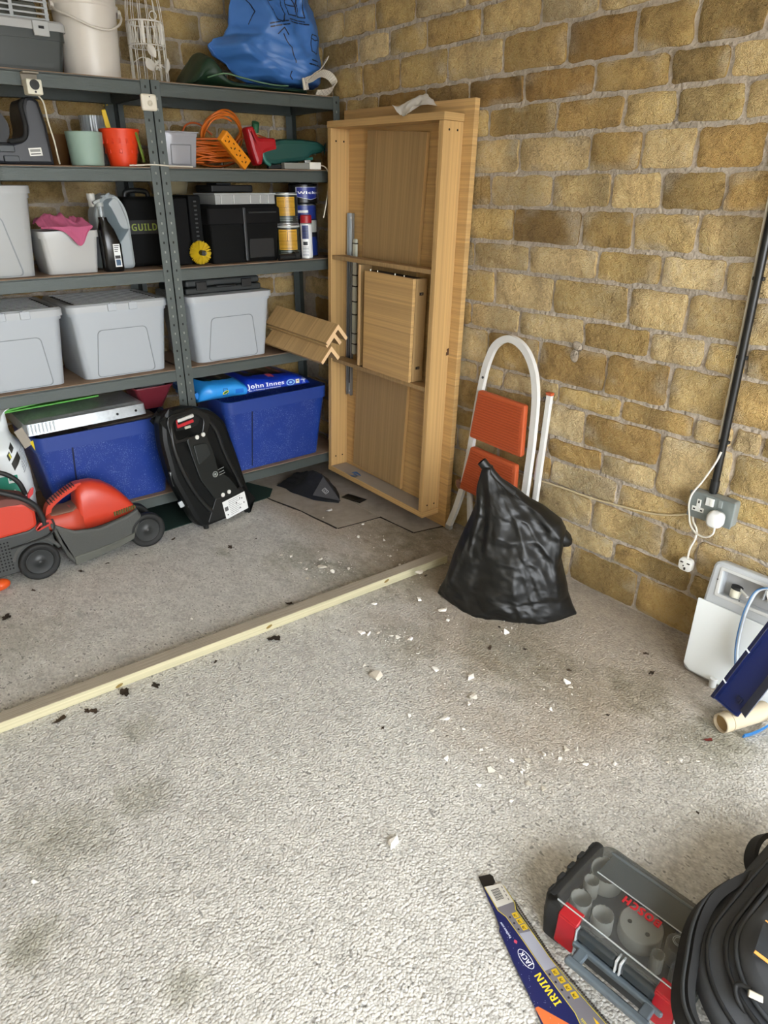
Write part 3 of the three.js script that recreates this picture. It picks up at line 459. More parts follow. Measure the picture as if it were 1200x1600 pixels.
solo('flower_pot', [lathe([[0, 0], [0.056, 0], [0.059, 0.004], [0.066, 0.112], [0.066, 0.115], [0.062, 0.115], [0.055, 0.01], [0, 0.01]], 48)], std(0x8fa79a, 0.55), 'sage green ceramic plant pot beside the orange bucket', 'plant pot', [0.985, LV[1], -3.05]);
{
  const t = thing('glass_vase', 'ribbed glass jar behind the orange toy bucket', 'jar', [1.09, LV[1], -3.24]);
  const n = 72, r0 = []; const ring = (r, y) => { const a = []; for (let i = 0; i < n; i++) { const th = -i / n * 6.2832, q = r * (1 + (i % 3 === 0 ? 0.035 : 0)); a.push([q * Math.cos(th), y, q * Math.sin(th)]); } return a; };
  part('glass', [loft([ring(0.04, 0), ring(0.046, 0.02), ring(0.05, 0.185), ring(0.045, 0.185), ring(0.038, 0.01)])], new THREE.MeshPhysicalMaterial({ color: 0xdfe4e6, roughness: 0.08, transmission: 0.7, thickness: 0, side: THREE.DoubleSide }), t);
  part('filling', [cyl(0.037, 0.15, 0, 0.086, 0)], std(0x55595b, 0.6), t);
}
{ // toy bucket with raised castle pattern
  const t = thing('toy_bucket', 'orange toy sand bucket with castle relief and green handle', 'bucket', [1.127, LV[1], -3.065]);
  part('body', [lathe([[0, 0], [0.047, 0], [0.049, 0.003], [0.056, 0.036], [0.0565, 0.04], [0.062, 0.07], [0.064, 0.072], [0.072, 0.122], [0.075, 0.122], [0.0755, 0.13], [0.072, 0.131], [0.0695, 0.122], [0.045, 0.006], [0, 0.006]], 60)], std(0xe2431f, 0.35), t);
  const g = []; for (let i = 0; i < 16; i++) { const a = i / 16 * 6.2832; g.push(xf(bx(0.008, 0.026, 0.004, 0, 0, 0, 0.001), [0, 0, 0], [-0.17, 0, 0])); xf(g[g.length - 1], [Math.sin(a) * 0.0668, 0.092, Math.cos(a) * 0.0668], [0, a, 0]); if (i % 2) { g.push(xf(bx(0.011, 0.014, 0.004, 0, 0, 0, 0.002), [Math.sin(a) * 0.0595, 0.053, Math.cos(a) * 0.0595], [0, a, 0])); } }
  part('castle_relief', g, std(0xdc3d1b, 0.35), t);
  part('handle', [xf(ext(roundPoly([[-0.006, 0], [0.006, 0], [0.005, -0.105], [-0.005, -0.105]], 0.004), 0.005, 0.0012), [0.042, 0.12, 0.055], [-0.15, 0.55, 0.2])], std(0x6c8330, 0.5), t, 'olive green handle');
}
{
  const t = thing('toy_spade', 'yellow toy spade standing in the orange bucket', 'toy spade', [1.1, LV[1] + 0.055, -3.07]);
  t.rotation.z = 0.16;
  const ring = new THREE.Path(); ring.absellipse(0, 0.155, 0.007, 0.008, 0, 6.2832);
  const s = new THREE.Shape(); s.absellipse(0, 0.155, 0.019, 0.02, 0, 6.2832); s.holes.push(ring);
  part('grip', [ext(s, 0.008, 0.002)], std(0xe0bb12, 0.4), t);
  part('handle', [ext(roundPoly([[-0.011, 0.03], [0.011, 0.03], [0.008, 0.142], [-0.008, 0.142]], 0.004), 0.008, 0.0025)], std(0xdcb610, 0.4), t); part('blade', [ext(roundPoly([[-0.02, -0.02], [0.02, -0.02], [0.022, 0.03], [-0.022, 0.03]], 0.008), 0.004, 0.001)], std(0xd8b010, 0.4), t);
}
{
  const t = thing('clear_tub', 'small square clear plastic tub right of the shelf post', 'tub', [1.352, LV[1], -3.085]);
  const pl = new THREE.MeshPhysicalMaterial({ color: 0xc4c4ca, roughness: 0.12, transmission: 0.45, thickness: 0, ior: 1.45 });
  part('body', [tubGeo(0.125, 0.125, 0.145, 0.145, 0.125, 0.008, 0.002, 0.004, 0.012)], pl, t); part('label_frame', [xf(ext([[-0.045, 0.01], [0.04, 0.01], [0.045, 0.085], [-0.045, 0.085]], 0.002, 0.0005, [[[-0.041, 0.014], [0.036, 0.014], [0.041, 0.081], [-0.041, 0.081]]]), [0, 0, 0.064], [0.08, 0, 0])], std(0x77777c, 0.3), t);
  part('screws', [bx(0.09, 0.03, 0.09, 0, 0.02, 0, 0.01), xf(bx(0.05, 0.01, 0.02, 0, 0, 0, 0.003), [0.01, 0.045, 0.02], [0.3, 0.5, 0.2])], std(0x8b857c, 0.6), t);
  part('lid', [bx(0.158, 0.006, 0.158, 0, 0.128, 0, 0.002)], pl, t);
}
{ // coil of orange extension cable
  const t = thing('extension_cable', 'heap of coiled orange extension cable on the second shelf', 'cable', [1.565, LV[1], -3.21]);
  const mk = (n0, cx, cy, rx, ry, jit, tilt, s0) => { const pts = []; for (let k = 0; k < n0 * 14; k++) { const a = k / 14 * 6.2832 + s0, w = Math.floor(k / 14); const q = 1 + 0.12 * noise3(k * 0.35, s0 * 5, 1) - w * 0.012; const z = 0.05 * Math.sin(a) * Math.cos(tilt) * 1.8 * q + 0.012 * noise3(k * 0.5, 3, s0), y = cy + ry * Math.sin(a) * Math.sin(tilt) + 0.0075 * (w % 6) + jit * noise3(k * 0.27, 7, s0); pts.push([cx + rx * Math.cos(a) * q, Math.max(0.006, y), z]); } return tube(pts, 0.0042, pts.length * 3, 6); };
  part('coil', [mk(9, -0.005, 0.062, 0.135, 0.05, 0.02, 0.35, 0.3), mk(6, 0.0, 0.03, 0.11, 0.03, 0.015, 0.12, 2.1)], std(0xd5691c, 0.45), t);
  part('standing_loops', [mk(5, 0.07, 0.125, 0.09, 0.078, 0.014, 1.15, 1.0)], std(0xdd7420, 0.45), t);
  part('loose_end', [tube([[-0.13, 0.06, 0.02], [-0.12, 0.1, -0.02], [-0.08, 0.17, -0.03], [-0.02, 0.18, -0.04], [0.05, 0.14, -0.05]], 0.004, 40), tube([[0.1, 0.06, 0.03], [0.15, 0.12, 0.02], [0.22, 0.14, 0.03], [0.3, 0.125, 0.02], [0.36, 0.1, 0.0]], 0.004, 50)], std(0xc9602a, 0.45), t);
}
{ // orange multi-socket strip hanging over the shelf edge
  const t = thing('power_strip', 'orange four-way socket strip leaning over the shelf edge', 'power strip', [1.55, LV[1] + 0.066, -2.94]);
  t.rotation.set(0.25, 0.2, -0.72);
  part('body', [bx(0.175, 0.048, 0.03, 0, 0, 0, 0.005)], std(0xe08a1c, 0.4), t);
  for (let i = 0; i < 4; i++) { const x = -0.062 + i * 0.04; part('socket', [bx(0.005, 0.009, 0.002, x + 0.008, 0, 0.0152, 0.0005), bx(0.008, 0.004, 0.002, x - 0.008, 0.010, 0.0152, 0.0005), bx(0.008, 0.004, 0.002, x - 0.008, -0.010, 0.0152, 0.0005)], std(0x2a1a0a, 0.7), t); }
}
{ // green and red hedge trimmer body lying on its side
  const t = thing('power_tool', 'dark green and red electric garden tool beside the oak carcass', 'power tool', [1.865, LV[1], -3.045]); t.scale.set(1, 1.22, 1);
  const prof = (sc, z) => [[-0.14, 0.075], [-0.05, 0.098], [0.06, 0.1], [0.15, 0.096], [0.185, 0.082], [0.18, 0.06], [0.11, 0.05], [0.09, 0.03], [0.0, 0.022], [-0.09, 0.014], [-0.14, 0.02], [-0.155, 0.045]].map(([x, y]) => [x * sc, 0.055 + (y - 0.055) * sc]);
  part('housing', [ext(roundPoly(prof(1), 0.012), 0.075, 0.016).translate(0, 0, -0.0375)], std(0x1f4a44, 0.4), t);
  part('red_grip', [ext(roundPoly([[-0.215, 0.128], [-0.18, 0.135], [-0.16, 0.1], [-0.075, 0.1], [-0.07, 0.062], [-0.135, 0.05], [-0.15, 0.012], [-0.175, 0.01], [-0.195, 0.06]], 0.01), 0.06, 0.014).translate(0, 0, -0.018)], std(0xa5161f, 0.4), t, 'red rear grip');
  part('guard', [tube([[-0.145, 0.065, 0.03], [-0.135, 0.03, 0.035], [-0.11, 0.012, 0.035]], 0.008, 20)], std(0x2d6a60, 0.4), t); part('trigger', [tube([[0.07, 0.03, 0.045], [0.09, 0.035, 0.045], [0.105, 0.038, 0.045]], 0.006, 12)], std(0x2d6a60, 0.4), t); part('knob', [cyl(0.016, 0.03, -0.14, 0.135, -0.02, [0.4, 0, 0])], std(0x245f3e, 0.5), t);
  part('blade_bar', [bx(0.2, 0.014, 0.02, -0.02, 0.008, 0.03, 0.003)], std(0x15181a, 0.5), t); part('buckle', [bx(0.03, 0.012, 0.012, 0.075, 0.026, 0.05, 0.003)], std(0xb9bdbb, 0.3, { metalness: 0.5 }), t);
}
{ // grey battery lamp with white adaptor and its lead
  const t = thing('led_bar', 'slim grey bar lamp with white end cap at the shelf edge', 'lamp', [1.9, LV[1], -2.985]);
  part('bar', [bx(0.13, 0.026, 0.03, -0.03, 0.0135, 0, 0.003)], std(0x83847f, 0.4), t); part('end_cap', [bx(0.06, 0.03, 0.034, 0.066, 0.0155, 0, 0.003)], std(0xe6e2d8, 0.45), t);
  part('lead', [tube([[0.096, 0.018, 0.0], [0.113, 0.012, 0.02], [0.118, -0.03, 0.05], [0.1, -0.09, 0.06], [0.085, -0.16, 0.055], [0.08, -0.2, 0.045]], 0.0028, 60)], std(0xe0dacb, 0.5), t);
}
// ---------------------------------------------------------------- on and at the top shelf
{
  const t = thing('storage_box', 'dark grey storage box with pale grey lid and clip on the top shelf', 'storage box', [0.745, LV[0], -3.16]);
  part('body', [tubGeo(0.385, 0.3, 0.415, 0.33, 0.13, 0.02, 0.003, 0.004, 0.035), xf(ext(roundPoly([[-0.17, 0.012], [0.16, 0.012], [0.165, 0.085], [-0.17, 0.085]], 0.01), 0.002, 0.0008), [0, 0, 0.149], [0.12, 0, 0])], std(0x393e3d, 0.5), t);
  const l = part('lid', [loft([rrect(0.42, 0.335, 0.022, 0.122), rrect(0.436, 0.35, 0.026, 0.122), rrect(0.436, 0.35, 0.026, 0.145), rrect(0.42, 0.335, 0.02, 0.152)], { crease: 0.5 })], std(0xa9aaa9, 0.45), t);
  part('clip', [bx(0.052, 0.045, 0.012, 0.13, 0.125, 0.178, 0.003), bx(0.018, 0.007, 0.003, 0.13, 0.128, 0.1845, 0.001)], std(0xaeb0af, 0.45), l);
  part('slot', [bx(0.018, 0.008, 0.002, 0.13, 0.128, 0.1862, 0.0008)], std(0x1d1d1d, 0.7), l);
}
{
  const t = thing('wire_tray', 'pale grey slotted plastic tray lying on the dark grey box', 'tray', [0.735, LV[0] + 0.153, -3.12]);
  part('base', [bx(0.36, 0.006, 0.24, 0, 0.003, 0, 0.002)], greyLid, t); const g = []; for (let i = 0; i < 4; i++) g.push(bx(0.36, 0.006, 0.006, 0, 0.018 + i * 0.017, 0.118, 0.002)); for (const x of [-0.17, -0.03, 0.06, 0.172]) g.push(bx(0.012, 0.075, 0.006, x, 0.037, 0.118, 0.002)); part('slotted_front', g, greyLid, t);
  part('contents', [bx(0.3, 0.05, 0.18, 0, 0.032, 0, 0.01)], std(0x55564f, 0.8), t);
}
{
  const t = thing('plastic_bucket', 'large white plastic bucket on the top shelf', 'bucket', [1.083, LV[0], -3.135]);
  part('body', [lathe([[0, 0], [0.097, 0], [0.1, 0.004], [0.112, 0.225], [0.119, 0.226], [0.12, 0.237], [0.113, 0.239], [0.115, 0.262], [0.121, 0.263], [0.122, 0.272], [0.116, 0.274], [0.119, 0.31], [0.124, 0.312], [0.124, 0.325], [0.117, 0.326], [0.115, 0.31], [0.1, 0.01], [0, 0.008]], 56)], std(0xd9d2c8, 0.35), t);
  part('handle', [tube([[-0.122, 0.222, 0.02], [-0.115, 0.2, 0.06], [-0.075, 0.178, 0.105], [-0.02, 0.155, 0.124], [0.04, 0.152, 0.12], [0.085, 0.172, 0.1], [0.116, 0.205, 0.055], [0.122, 0.222, 0.02]], 0.0042, 80)], std(0xd2cbc1, 0.4), t);
  for (const s of [-1, 1]) part('handle_lug', [cyl(0.014, 0.012, s * 0.12, 0.222, 0.018, [0, 0, Math.PI / 2])], std(0xd4cdc3, 0.4), t);
}
{ // ornamental white wire birdcage
  const t = thing('birdcage', 'white wire birdcage lantern with leaf decoration on the top shelf', 'birdcage', [1.345, LV[0], -3.22]);
  const wm = std(0xe2ddd3, 0.5), R = 0.07; const g = []; const n = 14;
  for (let i = 0; i < n; i++) { const a = i / n * 6.2832, c = Math.cos(a), s = Math.sin(a); g.push(rod([R * c, 0.004, R * s], [R * c, 0.225, R * s], 0.0019, 6)); g.push(tube([[R * c, 0.225, R * s], [R * 0.92 * c, 0.29, R * 0.92 * s], [R * 0.6 * c, 0.37, R * 0.6 * s], [R * 0.15 * c, 0.43, R * 0.15 * s]], 0.0015, 14, 5)); }
  part('wires', g, wm, t);
  const torus = (r, y, q = 0.0025) => new THREE.TorusGeometry(r, q, 8, 48).rotateX(Math.PI / 2).translate(0, y, 0); part('hoops', [torus(R, 0.004), torus(R, 0.145), torus(R, 0.225, 0.003)], wm, t); part('base', [cyl(R, 0.004, 0, 0.002, 0, null, 40)], wm, t);
  const lat = []; for (let i = 0; i < 18; i++) { const a = i / 18 * 6.2832, b = (i + 0.5) / 18 * 6.2832, q = R + 0.001; lat.push(rod([q * Math.cos(a), 0.15, q * Math.sin(a)], [q * Math.cos(b), 0.22, q * Math.sin(b)], 0.0022, 5), rod([q * Math.cos(b), 0.15, q * Math.sin(b)], [q * Math.cos(a), 0.22, q * Math.sin(a)], 0.0022, 5)); if (i % 3 === 0) lat.push(xf(bx(0.012, 0.074, 0.002, 0, 0, 0, 0.0008), [q * Math.cos(a), 0.185, q * Math.sin(a)], [0, Math.PI / 2 - a, 0])); } part('lattice_band', lat, wm, t);
  const leaf = () => grid(6, 10, (u, v) => { const w = 0.017 * Math.sin(Math.PI * v) ** 0.8; return [(u - 0.5) * 2 * w, v * 0.055, 0.005 * Math.abs(u - 0.5) * 2 + 0.002]; });
  const lm = std(0xd0cabf, 0.5, { side: THREE.DoubleSide });
  part('leaf', [xf(leaf(), [-0.036, 0.098, 0.063], [-0.15, -0.5, Math.PI + 0.45])], lm, t); part('leaf', [xf(leaf(), [0.036, 0.05, 0.064], [0.15, 0.5, -0.25])], lm, t); part('leaf', [xf(leaf(), [-0.002, 0.1, 0.073], [0.1, 0.05, 0.6])], lm, t);
  const f = []; for (let i = 0; i < 9; i++) { const a = i / 9 * 6.2832; f.push(xf(new THREE.SphereGeometry(0.008, 8, 6), [0.012 * Math.cos(a) + 0.005, 0.075 + 0.012 * Math.sin(a), 0.074], [0, 0, a], [1, 0.6, 0.5])); } part('flower', f, lm, t);
  part('loop', [new THREE.TorusGeometry(0.014, 0.002, 8, 24).translate(0.01, 0.242, 0.068), tube([[-0.07, 0.085, 0.012], [-0.045, 0.1, 0.058], [0, 0.08, 0.073], [0.04, 0.07, 0.062], [0.07, 0.06, 0.015]], 0.0018, 30)], wm, t);
}
{ // dark green folded tarpaulin
  const rings = []; const nn = 46;
  for (let j = 0; j <= 60; j++) { const v = j / 60, x = lerp(-0.29, 0.27, v); const e = Math.sqrt(clamp(Math.min(v / 0.06, (1 - v) / 0.05))); let top = 0.108 * Math.exp(-(((v - 0.16) / 0.095) ** 2)) + 0.034; const r = [];
    for (let i = 0; i < nn; i++) { const a = -i / nn * 6.2832, cz = Math.cos(a), cy = Math.sin(a); const up = Math.max(0, -cy) ; const q = 1 + 0.16 * ridge(v * 7, cz * 1.6, cy * 1.2 + 3) * (0.35 + up * 0) - 0.1; r.push([x + 0.008 * noise3(v * 9, a, 2), Math.max(0.002, (top * (0.5 + 0.5 * -cy * 1.0) * q) * e), 0.125 * cz * q * (0.35 + 0.65 * e)]); } rings.push(r); }
  const t = thing('tarpaulin', 'folded dark green tarpaulin under the blue bag on the top shelf', 'tarpaulin', [1.72, LV[0] + 0.001, -3.13]);
  part('folds', [loft(rings)], std(0x16301f, 0.5), t);
  part('hem', [tube([[-0.23, 0.03, 0.128], [-0.15, 0.05, 0.122], [-0.07, 0.04, 0.126], [0.0, 0.03, 0.132], [0.08, 0.024, 0.134], [0.14, 0.026, 0.132]], 0.003, 60, 6)], std(0x5b7a5d, 0.6), t, 'paler hem');
}
const bagPrint = canvasTex(1024, 1024, (c, w, h) => {
  c.fillStyle = '#3f70b4'; c.fillRect(0, 0, w, h); c.strokeStyle = '#10162c'; c.fillStyle = '#10162c'; c.lineWidth = 8; c.lineCap = 'round'; c.lineJoin = 'round'; c.translate(-75, 70);
  const P = (...p) => { c.beginPath(); p.forEach((q, i) => (i ? c.lineTo(...q) : c.moveTo(...q))); c.stroke(); };
  // bottles near the middle, a pair of bottles and a can at the right, each over a line of small print
  P([520, 250], [535, 330], [600, 470], [640, 480], [690, 420], [640, 300], [590, 215], [545, 215], [520, 250]); P([560, 350], [625, 330]);
  P([720, 420], [715, 330], [735, 300], [735, 285], [765, 285], [770, 305], [785, 340], [785, 425], [720, 420]); P([720, 350], [784, 360]); P([800, 425], [795, 340], [805, 310], [835, 312], [850, 350], [860, 430], [800, 425]);
  P([880, 650], [890, 560], [905, 535], [950, 540], [960, 570], [945, 655], [920, 668], [880, 650]); P([893, 560], [925, 575], [958, 568]);
  P([600, 560], [640, 520], [680, 560]); P([640, 560], [700, 640], [725, 740]); P([700, 800], [690, 830], [712, 850]);
  c.lineWidth = 9; c.setLineDash([26, 10, 40, 12]); P([540, 500], [690, 468]); P([545, 520], [690, 492]); P([715, 452], [850, 458]); P([712, 470], [880, 476]); P([870, 712], [960, 716]); P([840, 740], [985, 748]); c.setLineDash([]); c.fillRect(880, 800, 70, 26);
  c.lineWidth = 5; P([420, 300], [470, 420], [430, 500]); P([450, 250], [500, 300]); c.fillRect(380, 120, 90, 60);
});
{ // blue recycling sack, half full, one corner drawn out to the left
  const L = [[1.842, 1.75, 2.085, 0.09], [1.86, 1.70, 2.095, 0.12], [1.90, 1.655, 2.098, 0.13], [1.935, 1.59, 2.098, 0.13], [1.962, 1.572, 2.096, 0.125], [1.985, 1.60, 2.094, 0.12], [2.01, 1.66, 2.09, 0.12], [2.05, 1.682, 2.085, 0.12], [2.10, 1.69, 2.078, 0.115], [2.16, 1.70, 2.065, 0.105], [2.22, 1.72, 2.045, 0.09], [2.27, 1.75, 2.01, 0.06], [2.30, 1.79, 1.97, 0.025]];
  const rings = [], n = 90;
  const at = (y) => { let k = 0; while (k < L.length - 2 && L[k + 1][0] < y) k++; const t = clamp((y - L[k][0]) / (L[k + 1][0] - L[k][0])), s = t * t * (3 - 2 * t); return [1, 2, 3].map((q) => lerp(L[k][q], L[k + 1][q], s)); };
  for (let j = 0; j <= 56; j++) { const y = lerp(1.842, 2.30, j / 56), [xl, xr, d] = at(y), r = [], cx = (xl + xr) / 2, w = (xr - xl) / 2;
    for (let i = 0; i < n; i++) { const a = -i / n * 6.2832, c = Math.cos(a), s = Math.sin(a); const sq = Math.sign(c) * Math.abs(c) ** 0.8; const taper = clamp((cx + w * sq - xl) / 0.13 + 0.12); let x = cx + w * sq, z = d * Math.sign(s) * Math.abs(s) ** 0.8 * Math.min(1, taper);
      const f = 0.040 * (ridge(x * 5.5 + 0.4 * y * 3, y * 2.2, 1.7) - 0.25) + 0.024 * (ridge(x * 11 - y * 8, y * 6, 6) - 0.3) + 0.007 * (ridge(x * 24, y * 22, 3) - 0.3); const edge = Math.abs(s) ** 0.6; r.push([x + 0.006 * noise3(y * 22, a * 2, 3), y + 0.007 * noise3(x * 16, a, 5), z + (s > 0 ? 1 : -1) * f * edge * 1.15]); } rings.push(r); }
  const g = flat(loft(rings)); const p = g.attributes.position, uv = g.attributes.uv; for (let i = 0; i < p.count; i++) uv.setXY(i, (p.getX(i) - 1.55) / 0.56, (p.getY(i) - 1.80) / 0.56);
  g.translate(-1.85, -1.838, 0);
  solo('recycling_bag', [g], new THREE.MeshStandardMaterial({ map: bagPrint, roughness: 0.42 }), 'blue plastic recycling bag printed with black bottles, on the top shelf', 'bag', [1.85, 1.838, -3.15]);
}
// flat webbing
function ribbon(pts, w, th, side, seg = 80) {
  const c = new THREE.CatmullRomCurve3(pts.map(V3), false, 'centripetal'), rings = [], S = V3(side).normalize();
  for (let i = 0; i <= seg; i++) { const p = c.getPointAt(i / seg), t = c.getTangentAt(i / seg), sd = S.clone().addScaledVector(t, -S.dot(t)).normalize(), n = t.clone().cross(sd).multiplyScalar(th / 2), k = sd.multiplyScalar(w / 2); rings.push([p.clone().add(k).add(n), p.clone().add(k).sub(n), p.clone().sub(k).sub(n), p.clone().sub(k).add(n)].map((v) => [v.x, v.y, v.z])); }
  return loft(rings, { crease: 0.6 });
}
{
  const t = thing('strap', 'folded off-white webbing strap at the right end of the top shelf', 'strap', [1.955, LV[0] + 0.001, -2.99]);
  const web = new THREE.MeshStandardMaterial({ map: canvasTex(64, 256, (c, w, h) => { c.fillStyle = '#d8d0c2'; c.fillRect(0, 0, w, h); c.fillStyle = '#b3aa9b'; for (let y = 0; y < h; y += 8) for (let x = 0; x < w; x += 8) c.fillRect(x + ((y / 8) % 2) * 4, y, 4, 4); }), roughness: 0.9 });
  part('loop', [ribbon([[-0.035, 0.045, 0.03], [0.02, 0.062, 0.02], [0.08, 0.085, 0.0], [0.13, 0.075, -0.01], [0.145, 0.05, -0.005], [0.115, 0.022, 0.005], [0.06, 0.008, 0.012], [0.03, 0.004, 0.015]], 0.034, 0.003, [0.15, 0.75, 0.65])], web, t); part('tail', [ribbon([[-0.035, 0.035, 0.032], [0.0, 0.062, 0.03], [0.05, 0.088, 0.015], [0.085, 0.12, 0.005], [0.105, 0.145, 0.0]], 0.034, 0.003, [0.2, 0.6, 0.75])], web, t); part('stitched_end', [bx(0.024, 0.046, 0.01, -0.035, 0.034, 0.034, 0.003, [0, 0, 0.15])], web, t); part('thread', [bx(0.002, 0.044, 0.0115, -0.03, 0.034, 0.034, 0.0005, [0, 0, 0.15]), bx(0.0018, 0.044, 0.0115, -0.037, 0.034, 0.034, 0.0005, [0, 0, 0.15])], std(0x1e2a46, 0.8), t);
}
{ // small white security camera under the top beam, and its lead
  const t = thing('camera', 'small white cube security camera on the edge of the top shelf', 'camera', [0.801, 1.742, -2.93]);
  part('body', [bx(0.05, 0.046, 0.05, 0, 0, 0, 0.004)], std(0xdad6c4, 0.45), t); part('lens', [cyl(0.0155, 0.003, 0.0, 0.006, 0.0256, [Math.PI / 2, 0, 0], 30)], std(0x0b0b0c, 0.15), t); part('status_light', [cyl(0.0035, 0.003, 0.0, -0.015, 0.0256, [Math.PI / 2, 0, 0], 14)], std(0x0d0d0e, 0.3), t);
  part('mount', [bx(0.052, 0.04, 0.006, 0, 0.024, -0.0275, 0.002), bx(0.052, 0.006, 0.04, 0, 0.044, -0.012, 0.002)], std(0x8d8578, 0.6), t, 'taupe mounting bracket');
  part('lead', [tube([[0.018, -0.022, -0.015], [0.028, -0.04, -0.01], [0.034, -0.1, -0.012], [0.045, -0.16, -0.018], [0.052, -0.21, -0.03], [0.06, -0.231, -0.05]], 0.0028, 60)], std(0xd9d2c2, 0.5), t);
}
{
  const t = thing('motion_sensor', 'white square motion sensor fixed to the shelf posts', 'sensor', [1.2105, 1.723, -2.945]);
  part('case', [bx(0.06, 0.056, 0.02, 0, 0, 0, 0.008)], std(0xdfd9c9, 0.45), t); part('lens', [lathe([[0, 0.007], [0.006, 0.005], [0.01, 0]]).rotateX(Math.PI / 2).translate(0.001, -0.003, 0.0095)], std(0xcfc8b6, 0.25), t); part('light_dot', [cyl(0.0022, 0.002, 0.001, 0.018, 0.0101, [Math.PI / 2, 0, 0], 12)], std(0x222220, 0.4), t);
}
solo('cable', [tube([[1.12, LV[1] + 0.004, -2.985], [1.17, LV[1] + 0.006, -2.965], [1.2, LV[1] + 0.007, -2.95], [1.23, LV[1] + 0.006, -2.948], [1.26, LV[1] + 0.004, -2.955], [1.3, LV[1] + 0.004, -2.98], [1.38, LV[1] + 0.003, -2.985]], 0.0028, 60)], std(0xe0dacc, 0.5), 'thin white lead running across both posts at the second shelf', 'cable');
// ---------------------------------------------------------------- oak carcass against the stone wall
const CAB = new THREE.Group(); CAB.position.set(2.052, 0.0042, -2.13); CAB.rotation.set(0.017, 0, -0.0235); CAB.updateMatrixWorld();
function inCab(name, label, category, p = [0, 0, 0], tilt = [0, 0, 0]) { const t = thing(name, label, category); t.position.copy(CAB.localToWorld(V3(p))); t.quaternion.copy(CAB.quaternion).multiply(new THREE.Quaternion().setFromEuler(new THREE.Euler(...tilt))); return t; }
{
  const t = inCab('wardrobe_carcass', 'tall oak-effect carcass standing on end and leaning against the stone wall', 'furniture');
  part('back_panel', [span(0, 0.025, 0, 1.725, 0, -0.815, 0.001)], oakH, t);
  part('side_board', [span(-0.1, -0.0005, 0.081, 1.649, -0.052, -0.078, 0.001)], oak, t); part('side_board', [span(-0.1, -0.0005, 0.081, 1.649, -0.775, -0.8, 0.001)], oak, t);
  part('top_board', [span(-0.101, -0.0005, 1.65, 1.676, -0.05, -0.802, 0.001)], oakH, t); const bb = part('bottom_board', [span(-0.101, -0.0005, 0.054, 0.08, -0.05, -0.802, 0.001)], oakH, t);
  part('dust', [span(-0.098, -0.004, 0.0802, 0.0808, -0.08, -0.774, 0.0002)], std(0x9d9181, 1), bb, 'grey dust lying on the board');
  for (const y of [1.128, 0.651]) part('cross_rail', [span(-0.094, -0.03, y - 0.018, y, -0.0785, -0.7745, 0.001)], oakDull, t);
  for (const [x, y, z] of [[-0.03, 1.62, -0.0518], [-0.072, 1.62, -0.0518], [-0.03, 0.11, -0.0518], [-0.072, 0.11, -0.0518], [-0.03, 1.60, -0.7748], [-0.072, 1.60, -0.7748], [-0.072, 0.13, -0.7748], [-0.03, 0.13, -0.7748]]) part('dowel_hole', [cyl(0.004, 0.0012, x, y, z, [Math.PI / 2, 0, 0], 14)], std(0x24160a, 0.9), t);
  part('torn_sticker', [bx(0.012, 0.028, 0.001, -0.004, 0.80, -0.0512, 0.0003, [0, 0, 0.2]), bx(0.006, 0.014, 0.001, -0.012, 0.792, -0.0512, 0.0003)], std(0x4b3018, 0.8), t);
}
{
  const t = inCab('board', 'long loose oak-effect board standing inside the carcass behind the rails', 'wooden board', [-0.0125, 0.098, -0.5], [0.05, 0, 0]);
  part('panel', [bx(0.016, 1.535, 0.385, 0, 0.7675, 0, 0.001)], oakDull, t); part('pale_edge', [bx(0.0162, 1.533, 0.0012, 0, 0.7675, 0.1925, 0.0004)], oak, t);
}
{
  const t = inCab('drawer', 'dismantled shallow oak drawer box standing upright between the two rails', 'drawer', [-0.062, 0.6535, -0.345], [0.008, 0, 0]);
  part('front', [bx(0.016, 0.43, 0.33, -0.036, 0.216, 0.0, 0.001)], oakH, t); const s = part('side', [bx(0.06, 0.43, 0.017, 0.004, 0.216, 0.157, 0.001)], oakDull, t);
  for (const y of [0.06, 0.37]) { const b = part('bracket_slot', [bx(0.022, 0.012, 0.002, 0.004, y, 0.1655, 0.0006)], std(0x231710, 0.8), s); part('screw', [bx(0.008, 0.004, 0.002, 0.006, y, 0.1668, 0.0008)], std(0xd8d2c4, 0.25, { metalness: 0.8 }), s); }
  part('end', [bx(0.05, 0.012, 0.32, 0.002, 0.424, 0, 0.001)], std(0x2a1d10, 0.8), t); const sc = []; for (const z of [-0.14, -0.09, 0.03, 0.09]) sc.push(cyl(0.003, 0.008, -0.03, 0.434, z, null, 8)); sc.forEach((q) => part('screw', [q], std(0xd9d6cc, 0.3, { metalness: 0.7 }), t));
}
{
  const t = inCab('board', 'narrow upright oak board with pale front edge left of the drawer', 'wooden board', [-0.06, 0.6535, -0.56], [0.0, 0, 0]);
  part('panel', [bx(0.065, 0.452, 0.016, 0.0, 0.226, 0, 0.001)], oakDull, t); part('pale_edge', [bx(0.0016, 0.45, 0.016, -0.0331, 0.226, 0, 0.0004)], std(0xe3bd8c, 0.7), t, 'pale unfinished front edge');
}
{
  const t = inCab('drawer_runner', 'long steel drawer runner standing behind the rails at the left of the carcass', 'drawer runner', [-0.014, 0.46, -0.738]);
  const zinc = std(0x9ea2a4, 0.28, { metalness: 0.8 });
  part('channel', [bx(0.004, 0.85, 0.034, 0.006, 0.425, 0, 0.001), bx(0.014, 0.85, 0.003, -0.002, 0.425, 0.0165, 0.001), bx(0.014, 0.85, 0.003, -0.002, 0.425, -0.0165, 0.001)], zinc, t); part('inner_slide', [bx(0.005, 0.6, 0.014, 0.001, 0.36, 0, 0.002)], std(0x3a3c3d, 0.4, { metalness: 0.6 }), t);
  for (const y of [0.02, 0.83]) part('screw', [cyl(0.005, 0.003, 0.003, y, 0, [0, 0, Math.PI / 2], 14)], std(0xe6e4de, 0.3, { metalness: 0.6 }), t);
}
